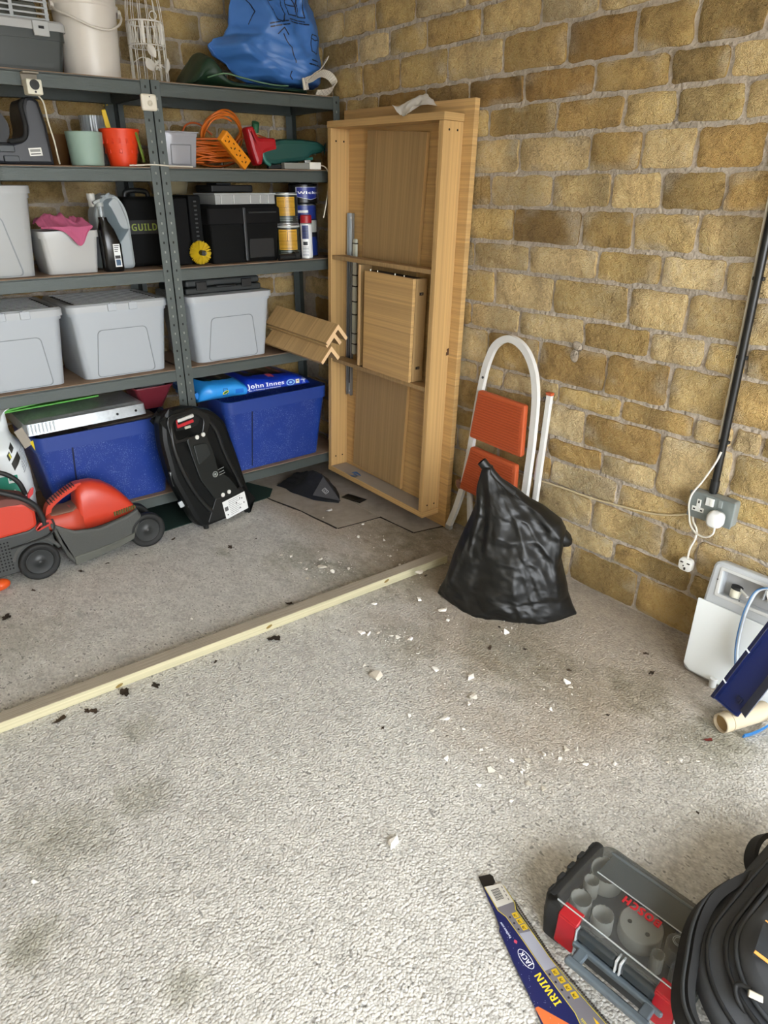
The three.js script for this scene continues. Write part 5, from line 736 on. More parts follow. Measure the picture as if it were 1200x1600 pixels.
// ---------------------------------------------------------------- child-seat base leaning on the shelving
{
  const t = thing('child_seat_base', 'black child car seat base leaning upright against the shelving posts', 'car seat base', [1.315, 0.012, -2.822]); t.rotation.set(-0.10, 0.2, 0, 'YXZ');
  const ox = 0.0; const out = roundPoly([[-0.145, 0.0], [0.128, -0.002], [0.150, 0.03], [0.105, 0.27], [0.062, 0.46], [-0.01, 0.53], [-0.12, 0.565], [-0.225, 0.565], [-0.262, 0.535], [-0.275, 0.435], [-0.262, 0.27], [-0.185, 0.045]], 0.03);
  part('shell', [ext(out, 0.075, 0.022).translate(0, 0, -0.075)], new THREE.MeshPhysicalMaterial({ color: 0x0f1111, roughness: 0.45, specularIntensity: 0.55 }), t);
  part('top_frame', [ext(roundPoly([[-0.235, 0.42], [-0.05, 0.42], [-0.02, 0.5], [-0.09, 0.548], [-0.225, 0.548], [-0.245, 0.52]], 0.02), 0.012, 0.004, [roundPoly([[-0.21, 0.435], [-0.08, 0.435], [-0.06, 0.49], [-0.1, 0.528], [-0.2, 0.528], [-0.22, 0.5]], 0.015)]).translate(0, 0, -0.002)], std(0x1a1c1c, 0.35), t);
  part('handle_recess', [ext(roundPoly([[-0.205, 0.47], [-0.09, 0.47], [-0.075, 0.5], [-0.11, 0.525], [-0.195, 0.525]], 0.012), 0.003, 0.001)], std(0x050505, 0.8), t);
  part('white_lever', [xf(bx(0.085, 0.016, 0.014, 0, 0, 0, 0.006), [-0.15, 0.518, 0.008], [0, 0, 0.08])], std(0xc9c9c6, 0.4), t); part('red_tag', [xf(bx(0.085, 0.014, 0.004, 0, 0, 0, 0.001), [-0.155, 0.495, 0.008], [0, 0, 0.1]), xf(bx(0.006, 0.03, 0.004, 0, 0, 0, 0.001), [-0.194, 0.503, 0.007], [0, 0, 0])], std(0xb4232b, 0.5), t); part('clip', [bx(0.03, 0.012, 0.006, -0.145, 0.477, 0.006, 0.002)], std(0xbdbcae, 0.5), t);
  part('centre_panel', [ext(roundPoly([[-0.165, 0.43], [-0.06, 0.425], [-0.035, 0.33], [-0.03, 0.25], [0.03, 0.19], [0.075, 0.11], [-0.07, 0.115], [-0.13, 0.23], [-0.15, 0.33]], 0.02), 0.014, 0.004).translate(0, 0, -0.003)], std(0x1b1e1d, 0.42), t);
  part('cushion', [ext(roundPoly([[-0.142, 0.395], [-0.07, 0.39], [-0.055, 0.33], [-0.13, 0.3]], 0.015), 0.01, 0.004).translate(0, 0, 0.009)], std(0x222625, 0.5), t);
  part('channel', [tube([[-0.225, 0.5, 0.0], [-0.228, 0.4, 0.003], [-0.205, 0.29, 0.004], [-0.165, 0.18, 0.004], [-0.10, 0.07, 0.003]], 0.011, 50)], std(0x1d1f1f, 0.3), t); part('channel', [tube([[-0.035, 0.49, 0.0], [0.0, 0.42, 0.003], [0.02, 0.33, 0.003], [0.05, 0.24, 0.003], [0.09, 0.13, 0.003]], 0.009, 50)], std(0x1d1f1f, 0.3), t);
  part('lower_panel', [ext(roundPoly([[-0.13, 0.02], [0.105, 0.018], [0.115, 0.06], [0.09, 0.13], [-0.06, 0.13]], 0.015), 0.01, 0.003).translate(0, 0, -0.003)], std(0x181a1a, 0.42), t);
  for (const [x, y] of [[-0.112, 0.424], [-0.078, 0.428], [-0.028, 0.128], [0.008, 0.132]]) part('button', [cyl(0.0095, 0.006, x, y, 0.012, [Math.PI / 2, 0, 0], 20)], std(0xe0e0da, 0.35), t);
  part('round_emblem', [new THREE.TorusGeometry(0.012, 0.0025, 8, 24).translate(-0.05, 0.235, 0.012), cyl(0.006, 0.002, -0.05, 0.235, 0.012, [Math.PI / 2, 0, 0], 14), bx(0.034, 0.003, 0.002, -0.015, 0.252, 0.0115, 0.0008, [0, 0, 0.12]), bx(0.028, 0.003, 0.002, -0.014, 0.238, 0.0115, 0.0008, [0, 0, 0.12]), bx(0.034, 0.003, 0.002, -0.012, 0.226, 0.0115, 0.0008, [0, 0, 0.12])], std(0x8f9492, 0.5), t);
  const [g, m] = decal(0.135, 0.088, canvasTex(270, 176, (c, w, h) => { c.fillStyle = '#e4e5e3'; c.fillRect(0, 0, w, h); c.fillStyle = '#5a5a5a'; c.fillRect(10, 60, 40, 40); c.fillStyle = '#9b9b9b'; for (let i = 0; i < 9; i++) c.fillRect(64, 16 + i * 17, 150 - (i * 37) % 60, 5); c.fillStyle = '#333'; for (const [x, y] of [[150, 70], [200, 40], [224, 50], [180, 130], [30, 140], [236, 100]]) { c.beginPath(); c.arc(x, y, 7, 0, 7); c.fill(); } }));
  part('white_label', [xf(g, [0.035, 0.055, 0.0085], [0, 0, 0.10])], m, t, 'white printed instruction label');
  const [g2, m2] = decal(0.075, 0.02, canvasTex(300, 80, (c, w, h) => { c.fillStyle = '#141616'; c.fillRect(0, 0, w, h); c.fillStyle = '#c9ced2'; c.font = 'bold 64px sans-serif'; c.fillText('scnmos', 16, 60); })); part('lettering', [xf(g2, [-0.252, 0.27, -0.012], [0.25, -0.5, -1.33])], m2, t);
  part('side_buckle', [xf(bx(0.022, 0.03, 0.014, 0, 0, 0, 0.003), [-0.225, 0.14, -0.03], [0, -0.5, 0.3])], std(0xa9adaf, 0.35, { metalness: 0.5 }), t);
  const st = []; for (let i = 0; i < 7; i++) st.push(cyl(0.003, 0.003, -0.205 + i * 0.008, 0.125 - i * 0.015, -0.008, [Math.PI / 2, 0, 0], 8)); part('rivets', st, std(0x4a4c4b, 0.4), t);
  for (const x of [-0.125, 0.115]) part('foot', [cyl(0.012, 0.022, x, 0.0, -0.02, [0.1, 0, 0], 16)], std(0x0c0d0d, 0.7), t);
}
// ---------------------------------------------------------------- batten on the floor
{
  const t = thing('timber_batten', 'long pale treated timber batten lying across the garage floor', 'timber', [0.665, 0.0005, -1.940]); t.rotation.y = -0.031;
  const wood = (r, g, b, sc) => { const m = new THREE.MeshStandardMaterial({ map: rep(oakTex(r, g, b), sc, 1.2), roughness: 0.85 }); m.userData.metric = 'swap'; return m; };
  part('timber', [bx(2.34, 0.034, 0.052, 0, 0.0172, 0, 0.002)], wood(0.47, 0.43, 0.28, 3), t);
  part('weathered_top', [bx(2.34, 0.0008, 0.05, 0, 0.0344, -0.0006, 0.0003)], new THREE.MeshStandardMaterial({ map: rep(tex(512, (i, x, y) => { const k = 0.75 + 0.6 * (fA[(y * 2) * N1 + x * 2] - 0.5) + 0.3 * (fB[(y * 2) * N1 + x * 2] - 0.5); return [toS(0.46 * k), toS(0.40 * k), toS(0.31 * k)]; }), 3), roughness: 0.95 }), t, 'grey dusty top face');
  const kn = []; for (const x of [-0.2, 0.33, 0.85, -0.62]) kn.push(xf(new THREE.SphereGeometry(0.008, 12, 8), [x, 0.016 + 0.007 * Math.sin(x * 9), 0.0257], [0, 0, 0.3], [1.8, 0.8, 0.08])); part('knot', kn, std(0x7a6430, 0.8), t);
}
// ---------------------------------------------------------------- black refuse sack, open neck pulled up to a point
{
  const U = new THREE.Vector3(0.577, 0, 0.817), W = new THREE.Vector3(0.817, 0, -0.577);
  // height, left, right, depth centre, half depth (along W)
  const L = [[0.0, -0.262, 0.262, 0.115, 0.13], [0.03, -0.255, 0.245, 0.118, 0.135], [0.07, -0.238, 0.222, 0.125, 0.135], [0.13, -0.222, 0.207, 0.13, 0.125], [0.20, -0.200, 0.186, 0.135, 0.115], [0.26, -0.178, 0.190, 0.14, 0.105], [0.31, -0.165, 0.190, 0.145, 0.095], [0.35, -0.155, 0.165, 0.15, 0.082], [0.39, -0.146, 0.105, 0.15, 0.070], [0.43, -0.138, 0.035, 0.15, 0.055], [0.46, -0.132, -0.015, 0.15, 0.044], [0.49, -0.128, -0.055, 0.15, 0.034], [0.515, -0.126, -0.086, 0.15, 0.026], [0.53, -0.121, -0.092, 0.15, 0.018]];
  const at = (y) => { let k = 0; while (k < L.length - 2 && L[k + 1][0] < y) k++; const s = clamp((y - L[k][0]) / (L[k + 1][0] - L[k][0])); return [1, 2, 3, 4].map((q) => lerp(L[k][q], L[k + 1][q], s)); };
  const rings = [], n = 140, N = 90; for (let j = 0; j <= N; j++) { const y = 0.53 * Math.pow(j / N, 1.0), [l, r, c, d] = at(y), q = []; const m = (l + r) / 2, w = (r - l) / 2;
    for (let i = 0; i < n; i++) { const a = -i / n * 6.2832, cs = Math.cos(a), sn = Math.sin(a); const e = y < 0.05 ? lerp(0.55, 0.85, y / 0.05) : 0.85; const pt = Math.abs(cs) ** 3; let u = m + w * Math.sign(cs) * Math.abs(cs) ** 0.9, dd = d * Math.sign(sn) * Math.abs(sn) ** e * (y < 0.1 ? lerp(1 - 0.9 * pt, 1, y / 0.1) : 1);
      const peak = [-0.107, 0.53], dx = u - peak[0], dy = peak[1] - y, ang = Math.atan2(dx, dy + 0.03), dist = Math.hypot(dx, dy);
      const rad = ridge(ang * 4.2, dist * 1.3, 3 + sn) - 0.25, cr = ridge(u * 6 + sn, y * 7, 11 + sn * 0.5) - 0.3, band = y < 0.075 ? (ridge(u * 13, y * 14, 5) - 0.2) : 0;
      const f = 0.030 * rad * smooth(0.02, 0.15, dist) * smooth(0, 0.06, y) + 0.013 * cr * smooth(0, 0.05, y) + 0.010 * band + 0.009 * (ridge(u * 15 + y * 6, y * 15, 2) - 0.3) + 0.004 * (ridge(u * 34, y * 30, 6) - 0.3);
      const fade = 0.25 + 0.75 * Math.abs(sn); const sgn = sn >= 0 ? 1 : -1; dd += sgn * f * fade * (0.4 + 0.6 * smooth(0, 0.1, d)); u += 0.010 * noise3(y * 11, sn * 2, 8) * smooth(0.02, 0.1, y);
      const depth = c - dd; q.push([U.x * u + W.x * depth, y + 0.004 * noise3(u * 20, y * 20, 1) * smooth(0, 0.04, y), U.z * u + W.z * depth]); } rings.push(q); }
  const t = thing('refuse_sack', 'black plastic refuse sack standing on the floor in front of the stepladder', 'sack', [1.695, 0.0008, -1.444]);
  const film = std(0x0e0f0f, 0.46); part('bag', [loft(rings)], film, t);
  part('rolled_neck', [tube([[U.x * -0.128 + W.x * 0.15, 0.545, U.z * -0.128 + W.z * 0.15], [U.x * -0.11 + W.x * 0.15, 0.525, U.z * -0.11 + W.z * 0.15], [U.x * -0.06 + W.x * 0.145, 0.475, U.z * -0.06 + W.z * 0.145], [U.x * 0.0 + W.x * 0.135, 0.44, U.z * 0.0 + W.z * 0.135]], 0.018, 40, 12)], film, t);
  const lobe = loft([0, 0.2, 0.45, 0.7, 0.9, 1].map((v) => { const r = [], rad = 0.042 * Math.sqrt(Math.max(0.02, 1 - v ** 2.5)) + 0.004; for (let i = 0; i < 26; i++) { const a = i / 26 * 6.2832, u = 0.13 + v * 0.085, y = 0.31 - v * 0.035 + rad * 0.85 * Math.sin(a) * (1 + 0.2 * noise3(v * 6, a * 2, 4)), d = 0.145 + rad * 0.9 * Math.cos(a); r.push([U.x * u + W.x * d, y, U.z * u + W.z * d]); } return r; })); part('corner', [lobe], film, t);
}
// ---------------------------------------------------------------- stepladder
{
  const t = thing('stepladder', 'small folding white stepladder with two orange ribbed treads against the wall', 'stepladder', [2.055, 0.004, -1.848]); t.rotation.z = -0.016;
  const wh = std(0xd9d8d4, 0.35), or = std(0xb9552c, 0.55);
  const Z = (z) => -(z + 1.86);                                     // local x runs along the wall, away from us is +
  const f = [[-2.121, 0.012], [-2.078, 0.12], [-2.04, 0.25], [-2.012, 0.42], [-1.995, 0.56], [-1.972, 0.71], [-1.95, 0.80], [-1.912, 0.872], [-1.845, 0.905], [-1.775, 0.883], [-1.722, 0.82], [-1.695, 0.73], [-1.688, 0.56], [-1.692, 0.42], [-1.70, 0.25], [-1.712, 0.012]];
  const tubeFlat = (pts, w, d) => ribbon(pts, w, d, [1, 0, 0], 140);
  part('front_frame', [tubeFlat(f.map(([z, y]) => [-0.0, y, z + 1.86]), 0.018, 0.027)], wh, t);
  part('rear_leg', [bx(0.016, 0.72, 0.024, 0.032, 0.362, 0.194, 0.003, [0.035, 0, 0])], wh, t); part('rear_leg', [bx(0.016, 0.40, 0.024, 0.03, 0.2, -0.17, 0.003, [-0.10, 0, 0])], wh, t); part('crossbar', [bx(0.014, 0.022, 0.34, 0.03, 0.225, 0.01, 0.003)], wh, t);
  part('orange_cap', [bx(0.019, 0.012, 0.028, 0.032, 0.726, 0.206, 0.003)], or, t);
  const tread = (y0, y1, zl0, zl1, zr) => { const s = [[zl0, y0], [zr + 0.004, y0 - 0.012], [zr, y1 - 0.004], [zl1, y1 + 0.006]].map(([z, y]) => [z + 1.86, y]); const g = xf(ext(roundPoly(s, 0.012), 0.024, 0.005), [0, 0, 0], [0, -Math.PI / 2, 0]); const p = part('tread', [g.translate(0.0, 0, 0)], or, t); const r = []; for (let k = 1; k < 18; k++) { const v = k / 18, y = lerp(y0, y1, v); const zl = lerp(zl0, zl1, v) + 0.01, zz = zr - 0.012; r.push(xf(bx(0.005, 0.0055, zz - zl, 0, 0, 0, 0.0015), [-0.0245, y - 0.004, (zz + zl) / 2 + 1.86], [0.035, 0, 0])); } part('ridge', r, std(0xa94a24, 0.55), p); };
  tread(0.478, 0.678, -2.004, -1.97, -1.722); tread(0.232, 0.432, -2.045, -1.992, -1.738);
  part('hinge_clip', [cyl(0.013, 0.03, -0.006, 0.24, -0.19, [0, 0, Math.PI / 2], 18), bx(0.03, 0.03, 0.03, 0.004, 0.245, -0.205, 0.004)], std(0x7a5648, 0.5), t);
  for (const [y, z] of [[0.735, -0.102], [0.71, 0.19]]) part('rivet', [cyl(0.005, 0.004, y > 0.72 ? -0.0105 : 0.0225, y, z, [0, 0, Math.PI / 2], 14)], std(0x55585c, 0.4, { metalness: 0.7 }), t);
  for (const z of [-0.258, 0.15]) part('foot', [bx(0.022, 0.022, 0.032, 0, 0.012, z, 0.004)], std(0x9b9b98, 0.6), t);
  part('print', [bx(0.001, 0.11, 0.006, 0.0232, 0.43, 0.184, 0.0003, [0.035, 0, 0])], std(0xb9a8a6, 0.6), t);
}
// ---------------------------------------------------------------- cables and socket on the wall
const wireW = std(0xd8d3c6, 0.45);
{
  const t = thing('conduit', 'black plastic conduit pipe running down the stone wall to the socket', 'pipe', [WX - 0.018, 0, -0.968]);
  part('pipe', [cyl(0.0115, 1.9, 0, 1.5, 0, null, 20)], std(0x121314, 0.3), t); part('gland', [cyl(0.014, 0.035, 0, 0.575, 0, null, 20)], std(0x161718, 0.4), t);
  for (const y of [0.72, 0.98, 1.2]) part('saddle_clip', [bx(0.014, 0.01, 0.032, 0.004, y, 0, 0.002)], std(0x1a1b1c, 0.5), t);
}
{
  const t = thing('power_socket', 'grey metal double power socket on the stone wall under the black conduit', 'socket', [WX - 0.026, 0.507, -0.952]); t.rotation.y = -Math.PI / 2;
  // local: x along the wall towards us (+z), y up, z out of the wall
  part('back_box', [bx(0.145, 0.086, 0.04, 0, 0, 0, 0.009)], std(0x8d9392, 0.4, { metalness: 0.3 }), t); part('faceplate', [bx(0.147, 0.088, 0.006, 0, 0, 0.022, 0.0029)], std(0x7d8584, 0.38, { metalness: 0.3 }), t);
  const wp = std(0xdfe0dc, 0.4); const s = part('outlet', [bx(0.014, 0.026, 0.002, -0.038, 0.009, 0.0258, 0.001), bx(0.04, 0.016, 0.002, -0.038, -0.012, 0.0258, 0.001)], wp, t);
  part('slot', [bx(0.005, 0.009, 0.001, -0.038, 0.014, 0.027, 0.0004), bx(0.007, 0.005, 0.001, -0.05, -0.013, 0.027, 0.0004), bx(0.007, 0.005, 0.001, -0.026, -0.013, 0.027, 0.0004)], std(0x1a1a1a, 0.7), s);
  part('switch', [bx(0.026, 0.026, 0.004, -0.004, 0.024, 0.0265, 0.001), bx(0.01, 0.02, 0.004, 0.003, 0.024, 0.029, 0.001)], wp, t); part('switch', [bx(0.012, 0.024, 0.003, 0.03, 0.028, 0.0265, 0.001)], std(0x8a918f, 0.4), t);
}
{
  const t = thing('mains_plug', 'white plug pushed into the right side of the double socket', 'plug', [WX - 0.062, 0.492, -0.918]); t.rotation.y = -Math.PI / 2;
  part('body', [xf(loft([rrect(0.046, 0.05, 0.016, 0), rrect(0.05, 0.054, 0.018, 0.014), rrect(0.044, 0.048, 0.016, 0.03), rrect(0.03, 0.034, 0.012, 0.034)]), [0, 0, -0.002], [Math.PI / 2, 0, 0])], std(0xe4e5e3, 0.35), t);
  part('lead', [tube([[0, -0.022, 0.008], [0.0, -0.05, 0.008], [-0.02, -0.072, 0.005], [-0.055, -0.075, 0], [-0.085, -0.055, -0.008], [-0.098, -0.02, -0.012], [-0.104, 0.01, -0.01], [-0.1, 0.045, -0.008], [-0.075, 0.1, -0.012], [-0.05, 0.17, -0.022], [-0.045, 0.2, -0.03]], 0.0034, 90)], wireW, t);
}
{
  const t = thing('mains_plug', 'loose white three-pin plug hanging below the socket on its lead', 'plug', [WX - 0.03, 0.285, -0.999]); t.rotation.y = -Math.PI / 2;
  part('body', [xf(loft([rrect(0.04, 0.038, 0.012, 0), rrect(0.047, 0.046, 0.014, 0.006), rrect(0.047, 0.046, 0.014, 0.02), rrect(0.042, 0.04, 0.012, 0.024)]), [0, 0, -0.008], [Math.PI / 2, 0, 0])], std(0xe6e6e2, 0.35), t);
  for (const [x, y, w, h] of [[-0.011, 0.009, 0.010, 0.004], [0.012, 0.009, 0.010, 0.004], [0.002, -0.012, 0.006, 0.009], [-0.004, -0.003, 0.004, 0.004]]) part('pin', [bx(w, h, 0.004, x, y, 0.017, 0.0008)], std(0x3a332b, 0.4, { metalness: 0.4 }), t);
  part('lead', [tube([[0, 0.02, 0.004], [0.002, 0.06, 0.006], [0.012, 0.1, 0.004], [0.008, 0.13, 0.0], [-0.01, 0.155, -0.002], [-0.018, 0.2, 0.0], [-0.015, 0.245, 0.0]], 0.0036, 60)], wireW, t);
}
solo('cable', [tube([[WX - 0.008, 0.362, -2.02], [WX - 0.006, 0.366, -1.8], [WX - 0.008, 0.370, -1.66], [WX - 0.010, 0.376, -1.53], [WX - 0.010, 0.378, -1.42], [WX - 0.008, 0.389, -1.28], [WX - 0.008, 0.405, -1.16], [WX - 0.009, 0.43, -1.08], [WX - 0.01, 0.455, -1.026]], 0.0038, 120), bx(0.008, 0.012, 0.008, WX - 0.009, 0.377, -1.415, 0.002)], std(0xc6b692, 0.6), 'cream cable clipped along the stone wall from the ladder to the socket', 'cable');
solo('cable', [tube([[WX - 0.008, 2.3, -0.989], [WX - 0.008, 1.6, -0.990], [WX - 0.009, 1.2, -0.988], [WX - 0.01, 0.9, -0.987], [WX - 0.012, 0.72, -0.986]], 0.0036, 60)], wireW, 'thin white cable running down beside the black conduit', 'cable');

// ---------------------------------------------------------------- grey housing with white panel, navy tray, tube
{
  const t = thing('plastic_housing', 'pale grey plastic housing with deep recess and a white front panel, leaning on the wall', 'housing', [1.94, 0.003, -0.72]); t.rotation.z = -0.287;
  const gp = std(0xb4b8bb, 0.45); // local: x depth (into the wall +), y up the slope, z along the wall
  const outer = roundPoly([[-0.158, 0.0], [0.24, 0.0], [0.24, 0.378], [-0.172, 0.378]], 0.028), hole = roundPoly([[-0.128, 0.278], [0.20, 0.278], [0.20, 0.352], [-0.136, 0.352]], 0.006);
  part('case', [xf(ext(outer, 0.05, 0.01, [hole]), [0, 0, 0], [0, -Math.PI / 2, 0]).translate(0.05, 0, 0)], gp, t);
  part('recess_floor', [bx(0.006, 0.09, 0.35, 0.047, 0.315, 0.034, 0.001)], std(0xa9a9a9, 0.5), t); part('recess_frame', [xf(ext(roundPoly([[-0.138, 0.268], [0.21, 0.268], [0.21, 0.362], [-0.146, 0.362]], 0.008), 0.006, 0.0015, [hole.clone()]), [0, 0, 0], [0, -Math.PI / 2, 0]).translate(0.003, 0, 0)], std(0xc4c5c3, 0.45), t);
  part('bracket', [bx(0.03, 0.045, 0.05, 0.03, 0.325, 0.03, 0.004), bx(0.034, 0.034, 0.004, 0.028, 0.325, -0.005, 0.001)], std(0xb0b2b3, 0.5), t);
  const v = part('valve', [cyl(0.0145, 0.026, 0.024, 0.293, -0.088, null, 24, 0.0165), cyl(0.0165, 0.003, 0.024, 0.297, -0.088, null, 24)], std(0xd6d3c0, 0.5), t); part('valve_cap', [cyl(0.0175, 0.009, 0.023, 0.312, -0.088, [0.1, 0, 0.1], 20)], std(0x1a1a1a, 0.6), v); part('valve_lever', [rod([0.018, 0.312, -0.076], [0.008, 0.30, -0.045], 0.0042)], std(0xd9d9d6, 0.4), v);
  for (const [y, z] of [[0.32, -0.142], [0.282, -0.06], [0.335, -0.02], [0.335, 0.03]]) part('screw', [cyl(0.0022, 0.002, -0.0035, y, z, [0, 0, Math.PI / 2], 10)], std(0x4a4a4a, 0.4), t);
  part('foot_peg', [cyl(0.011, 0.03, -0.014, 0.0105, -0.045, [0, 0, 0.287], 18)], std(0xd5d7d7, 0.4), t);
  part('front_panel', [xf(ext(roundPoly([[-0.152, 0.024], [-0.128, 0.01], [0.24, 0.012], [0.24, 0.243], [-0.177, 0.243]], 0.004), 0.008, 0.002), [0, 0, 0], [0, -Math.PI / 2, 0]).translate(-0.0035, 0, 0)], std(0xe4e9ea, 0.4), t, 'flat white front panel');
  const [g, m] = decal(0.07, 0.05, canvasTex(140, 100, (c, w, h) => { c.fillStyle = '#dfe4e5'; c.fillRect(0, 0, w, h); c.fillStyle = '#6d7275'; for (let i = 0; i < 4; i++) c.fillRect(20, 16 + i * 20, 90 - i * 8, 6); })); part('printed_label', [xf(g, [-0.0121, 0.062, 0.028], [0, -Math.PI / 2, 0])], m, t, 'small printed label');
}
{
  const t = thing('plastic_tray', 'navy blue plastic tray propped on its end against the white panel', 'tray', [1.797, 0.066, -0.694]);
  // long axis a (up the slope), short axis b, depth towards the camera
  const a = new THREE.Vector3(0.118, 0.216, 0.05).normalize(), b0 = new THREE.Vector3(-0.01, 0, 0.09), b = b0.addScaledVector(a, -b0.dot(a)).normalize();
  t.setRotationFromMatrix(new THREE.Matrix4().makeBasis(b, a, b.clone().cross(a)));
  const navy = std(0x152358, 0.35), w = 0.078, len = 0.30, d = 0.022;
  part('floor', [bx(w, len, 0.003, w / 2, len / 2, 0, 0.001)], navy, t);
  part('side_wall', [bx(0.004, len, d, 0.002, len / 2, d / 2, 0.0015)], std(0x101a46, 0.35), t); part('side_wall', [bx(0.003, len - 0.03, 0.05, w + 0.012, len / 2 + 0.004, 0.019, 0.001, [0, 0.75, 0])], std(0x5b6070, 0.4), t, 'side wall with its reflected light painted in as grey'); part('end_wall', [bx(w, 0.004, d * 0.5, w / 2, 0.002, d * 0.25, 0.0015)], navy, t);  // second side wall: reflection put into its greyer colour
  part('rim', [bx(0.012, len, 0.004, -0.002, len / 2, d, 0.0018)], std(0x0d1434, 0.4), t); for (const y of [0.062, 0.172]) part('slit', [bx(0.015, 0.005, 0.0045, -0.002, y, d + 0.0006, 0.001, [0, 0, -0.35])], std(0xe3e6ea, 0.5), t);
  part('catch', [bx(0.012, 0.014, 0.008, 0.052, 0.045, 0.006, 0.002), bx(0.006, 0.02, 0.006, 0.061, 0.04, 0.006, 0.002)], std(0x0c1538, 0.4), t);
}
{
  const t = thing('cardboard_tube', 'cardboard tube lying on the floor under the navy tray, one open end', 'tube', [1.752, 0.0288, -0.648]); t.rotation.y = -0.32;
  part('tube', [lathe([[0.0245, 0], [0.028, 0], [0.0285, 0.004], [0.0285, 0.165], [0.0245, 0.165], [0.0245, 0.0]], 36).rotateZ(-Math.PI / 2)], std(0xc3b59b, 0.8), t); part('core', [cyl(0.0238, 0.004, 0.012, 0, 0, [0, 0, Math.PI / 2], 30)], std(0x9a7f55, 0.9), t); part('end_ring', [new THREE.TorusGeometry(0.0287, 0.001, 6, 36).rotateY(Math.PI / 2).translate(0.028, 0, 0)], std(0xaa9a7e, 0.8), t);
}
{
  const t = thing('twin_cable', 'pale grey twin cable with a thin blue core draped over the white panel', 'cable', [2.0, 0.25, -0.73]);
  const path = [[0.03, 0.1, 0.05], [0.015, 0.105, 0.025], [0.012, 0.085, -0.002], [-0.006, 0.035, -0.012], [-0.022, -0.025, -0.011], [-0.042, -0.095, 0.0], [-0.06, -0.155, 0.02]];
  part('pale_core', [tube(path, 0.0042, 120)], std(0xb9c2c9, 0.4), t); part('blue_core', [tube(path.map(([x, y, z]) => [x - 0.003, y, z - 0.0045]), 0.0024, 120)], std(0x3d6c9c, 0.35), t); part('coil', [new THREE.TorusGeometry(0.03, 0.0035, 8, 40).rotateY(1.3).translate(0.012, 0.09, 0.05), new THREE.TorusGeometry(0.026, 0.0035, 8, 40).rotateY(1.1).rotateX(0.3).translate(0.01, 0.085, 0.058)], std(0xd3d1c9, 0.45), t);
}
solo('cable', [ribbon([[1.775, 0.012, -0.588], [1.81, 0.0085, -0.578], [1.85, 0.014, -0.566], [1.885, 0.04, -0.552], [1.91, 0.085, -0.548]], 0.012, 0.005, [0.2, 1, 0.4], 60)], std(0x2a73b5, 0.3), 'blue flat cable curving on the floor beside the cardboard tube', 'cable');
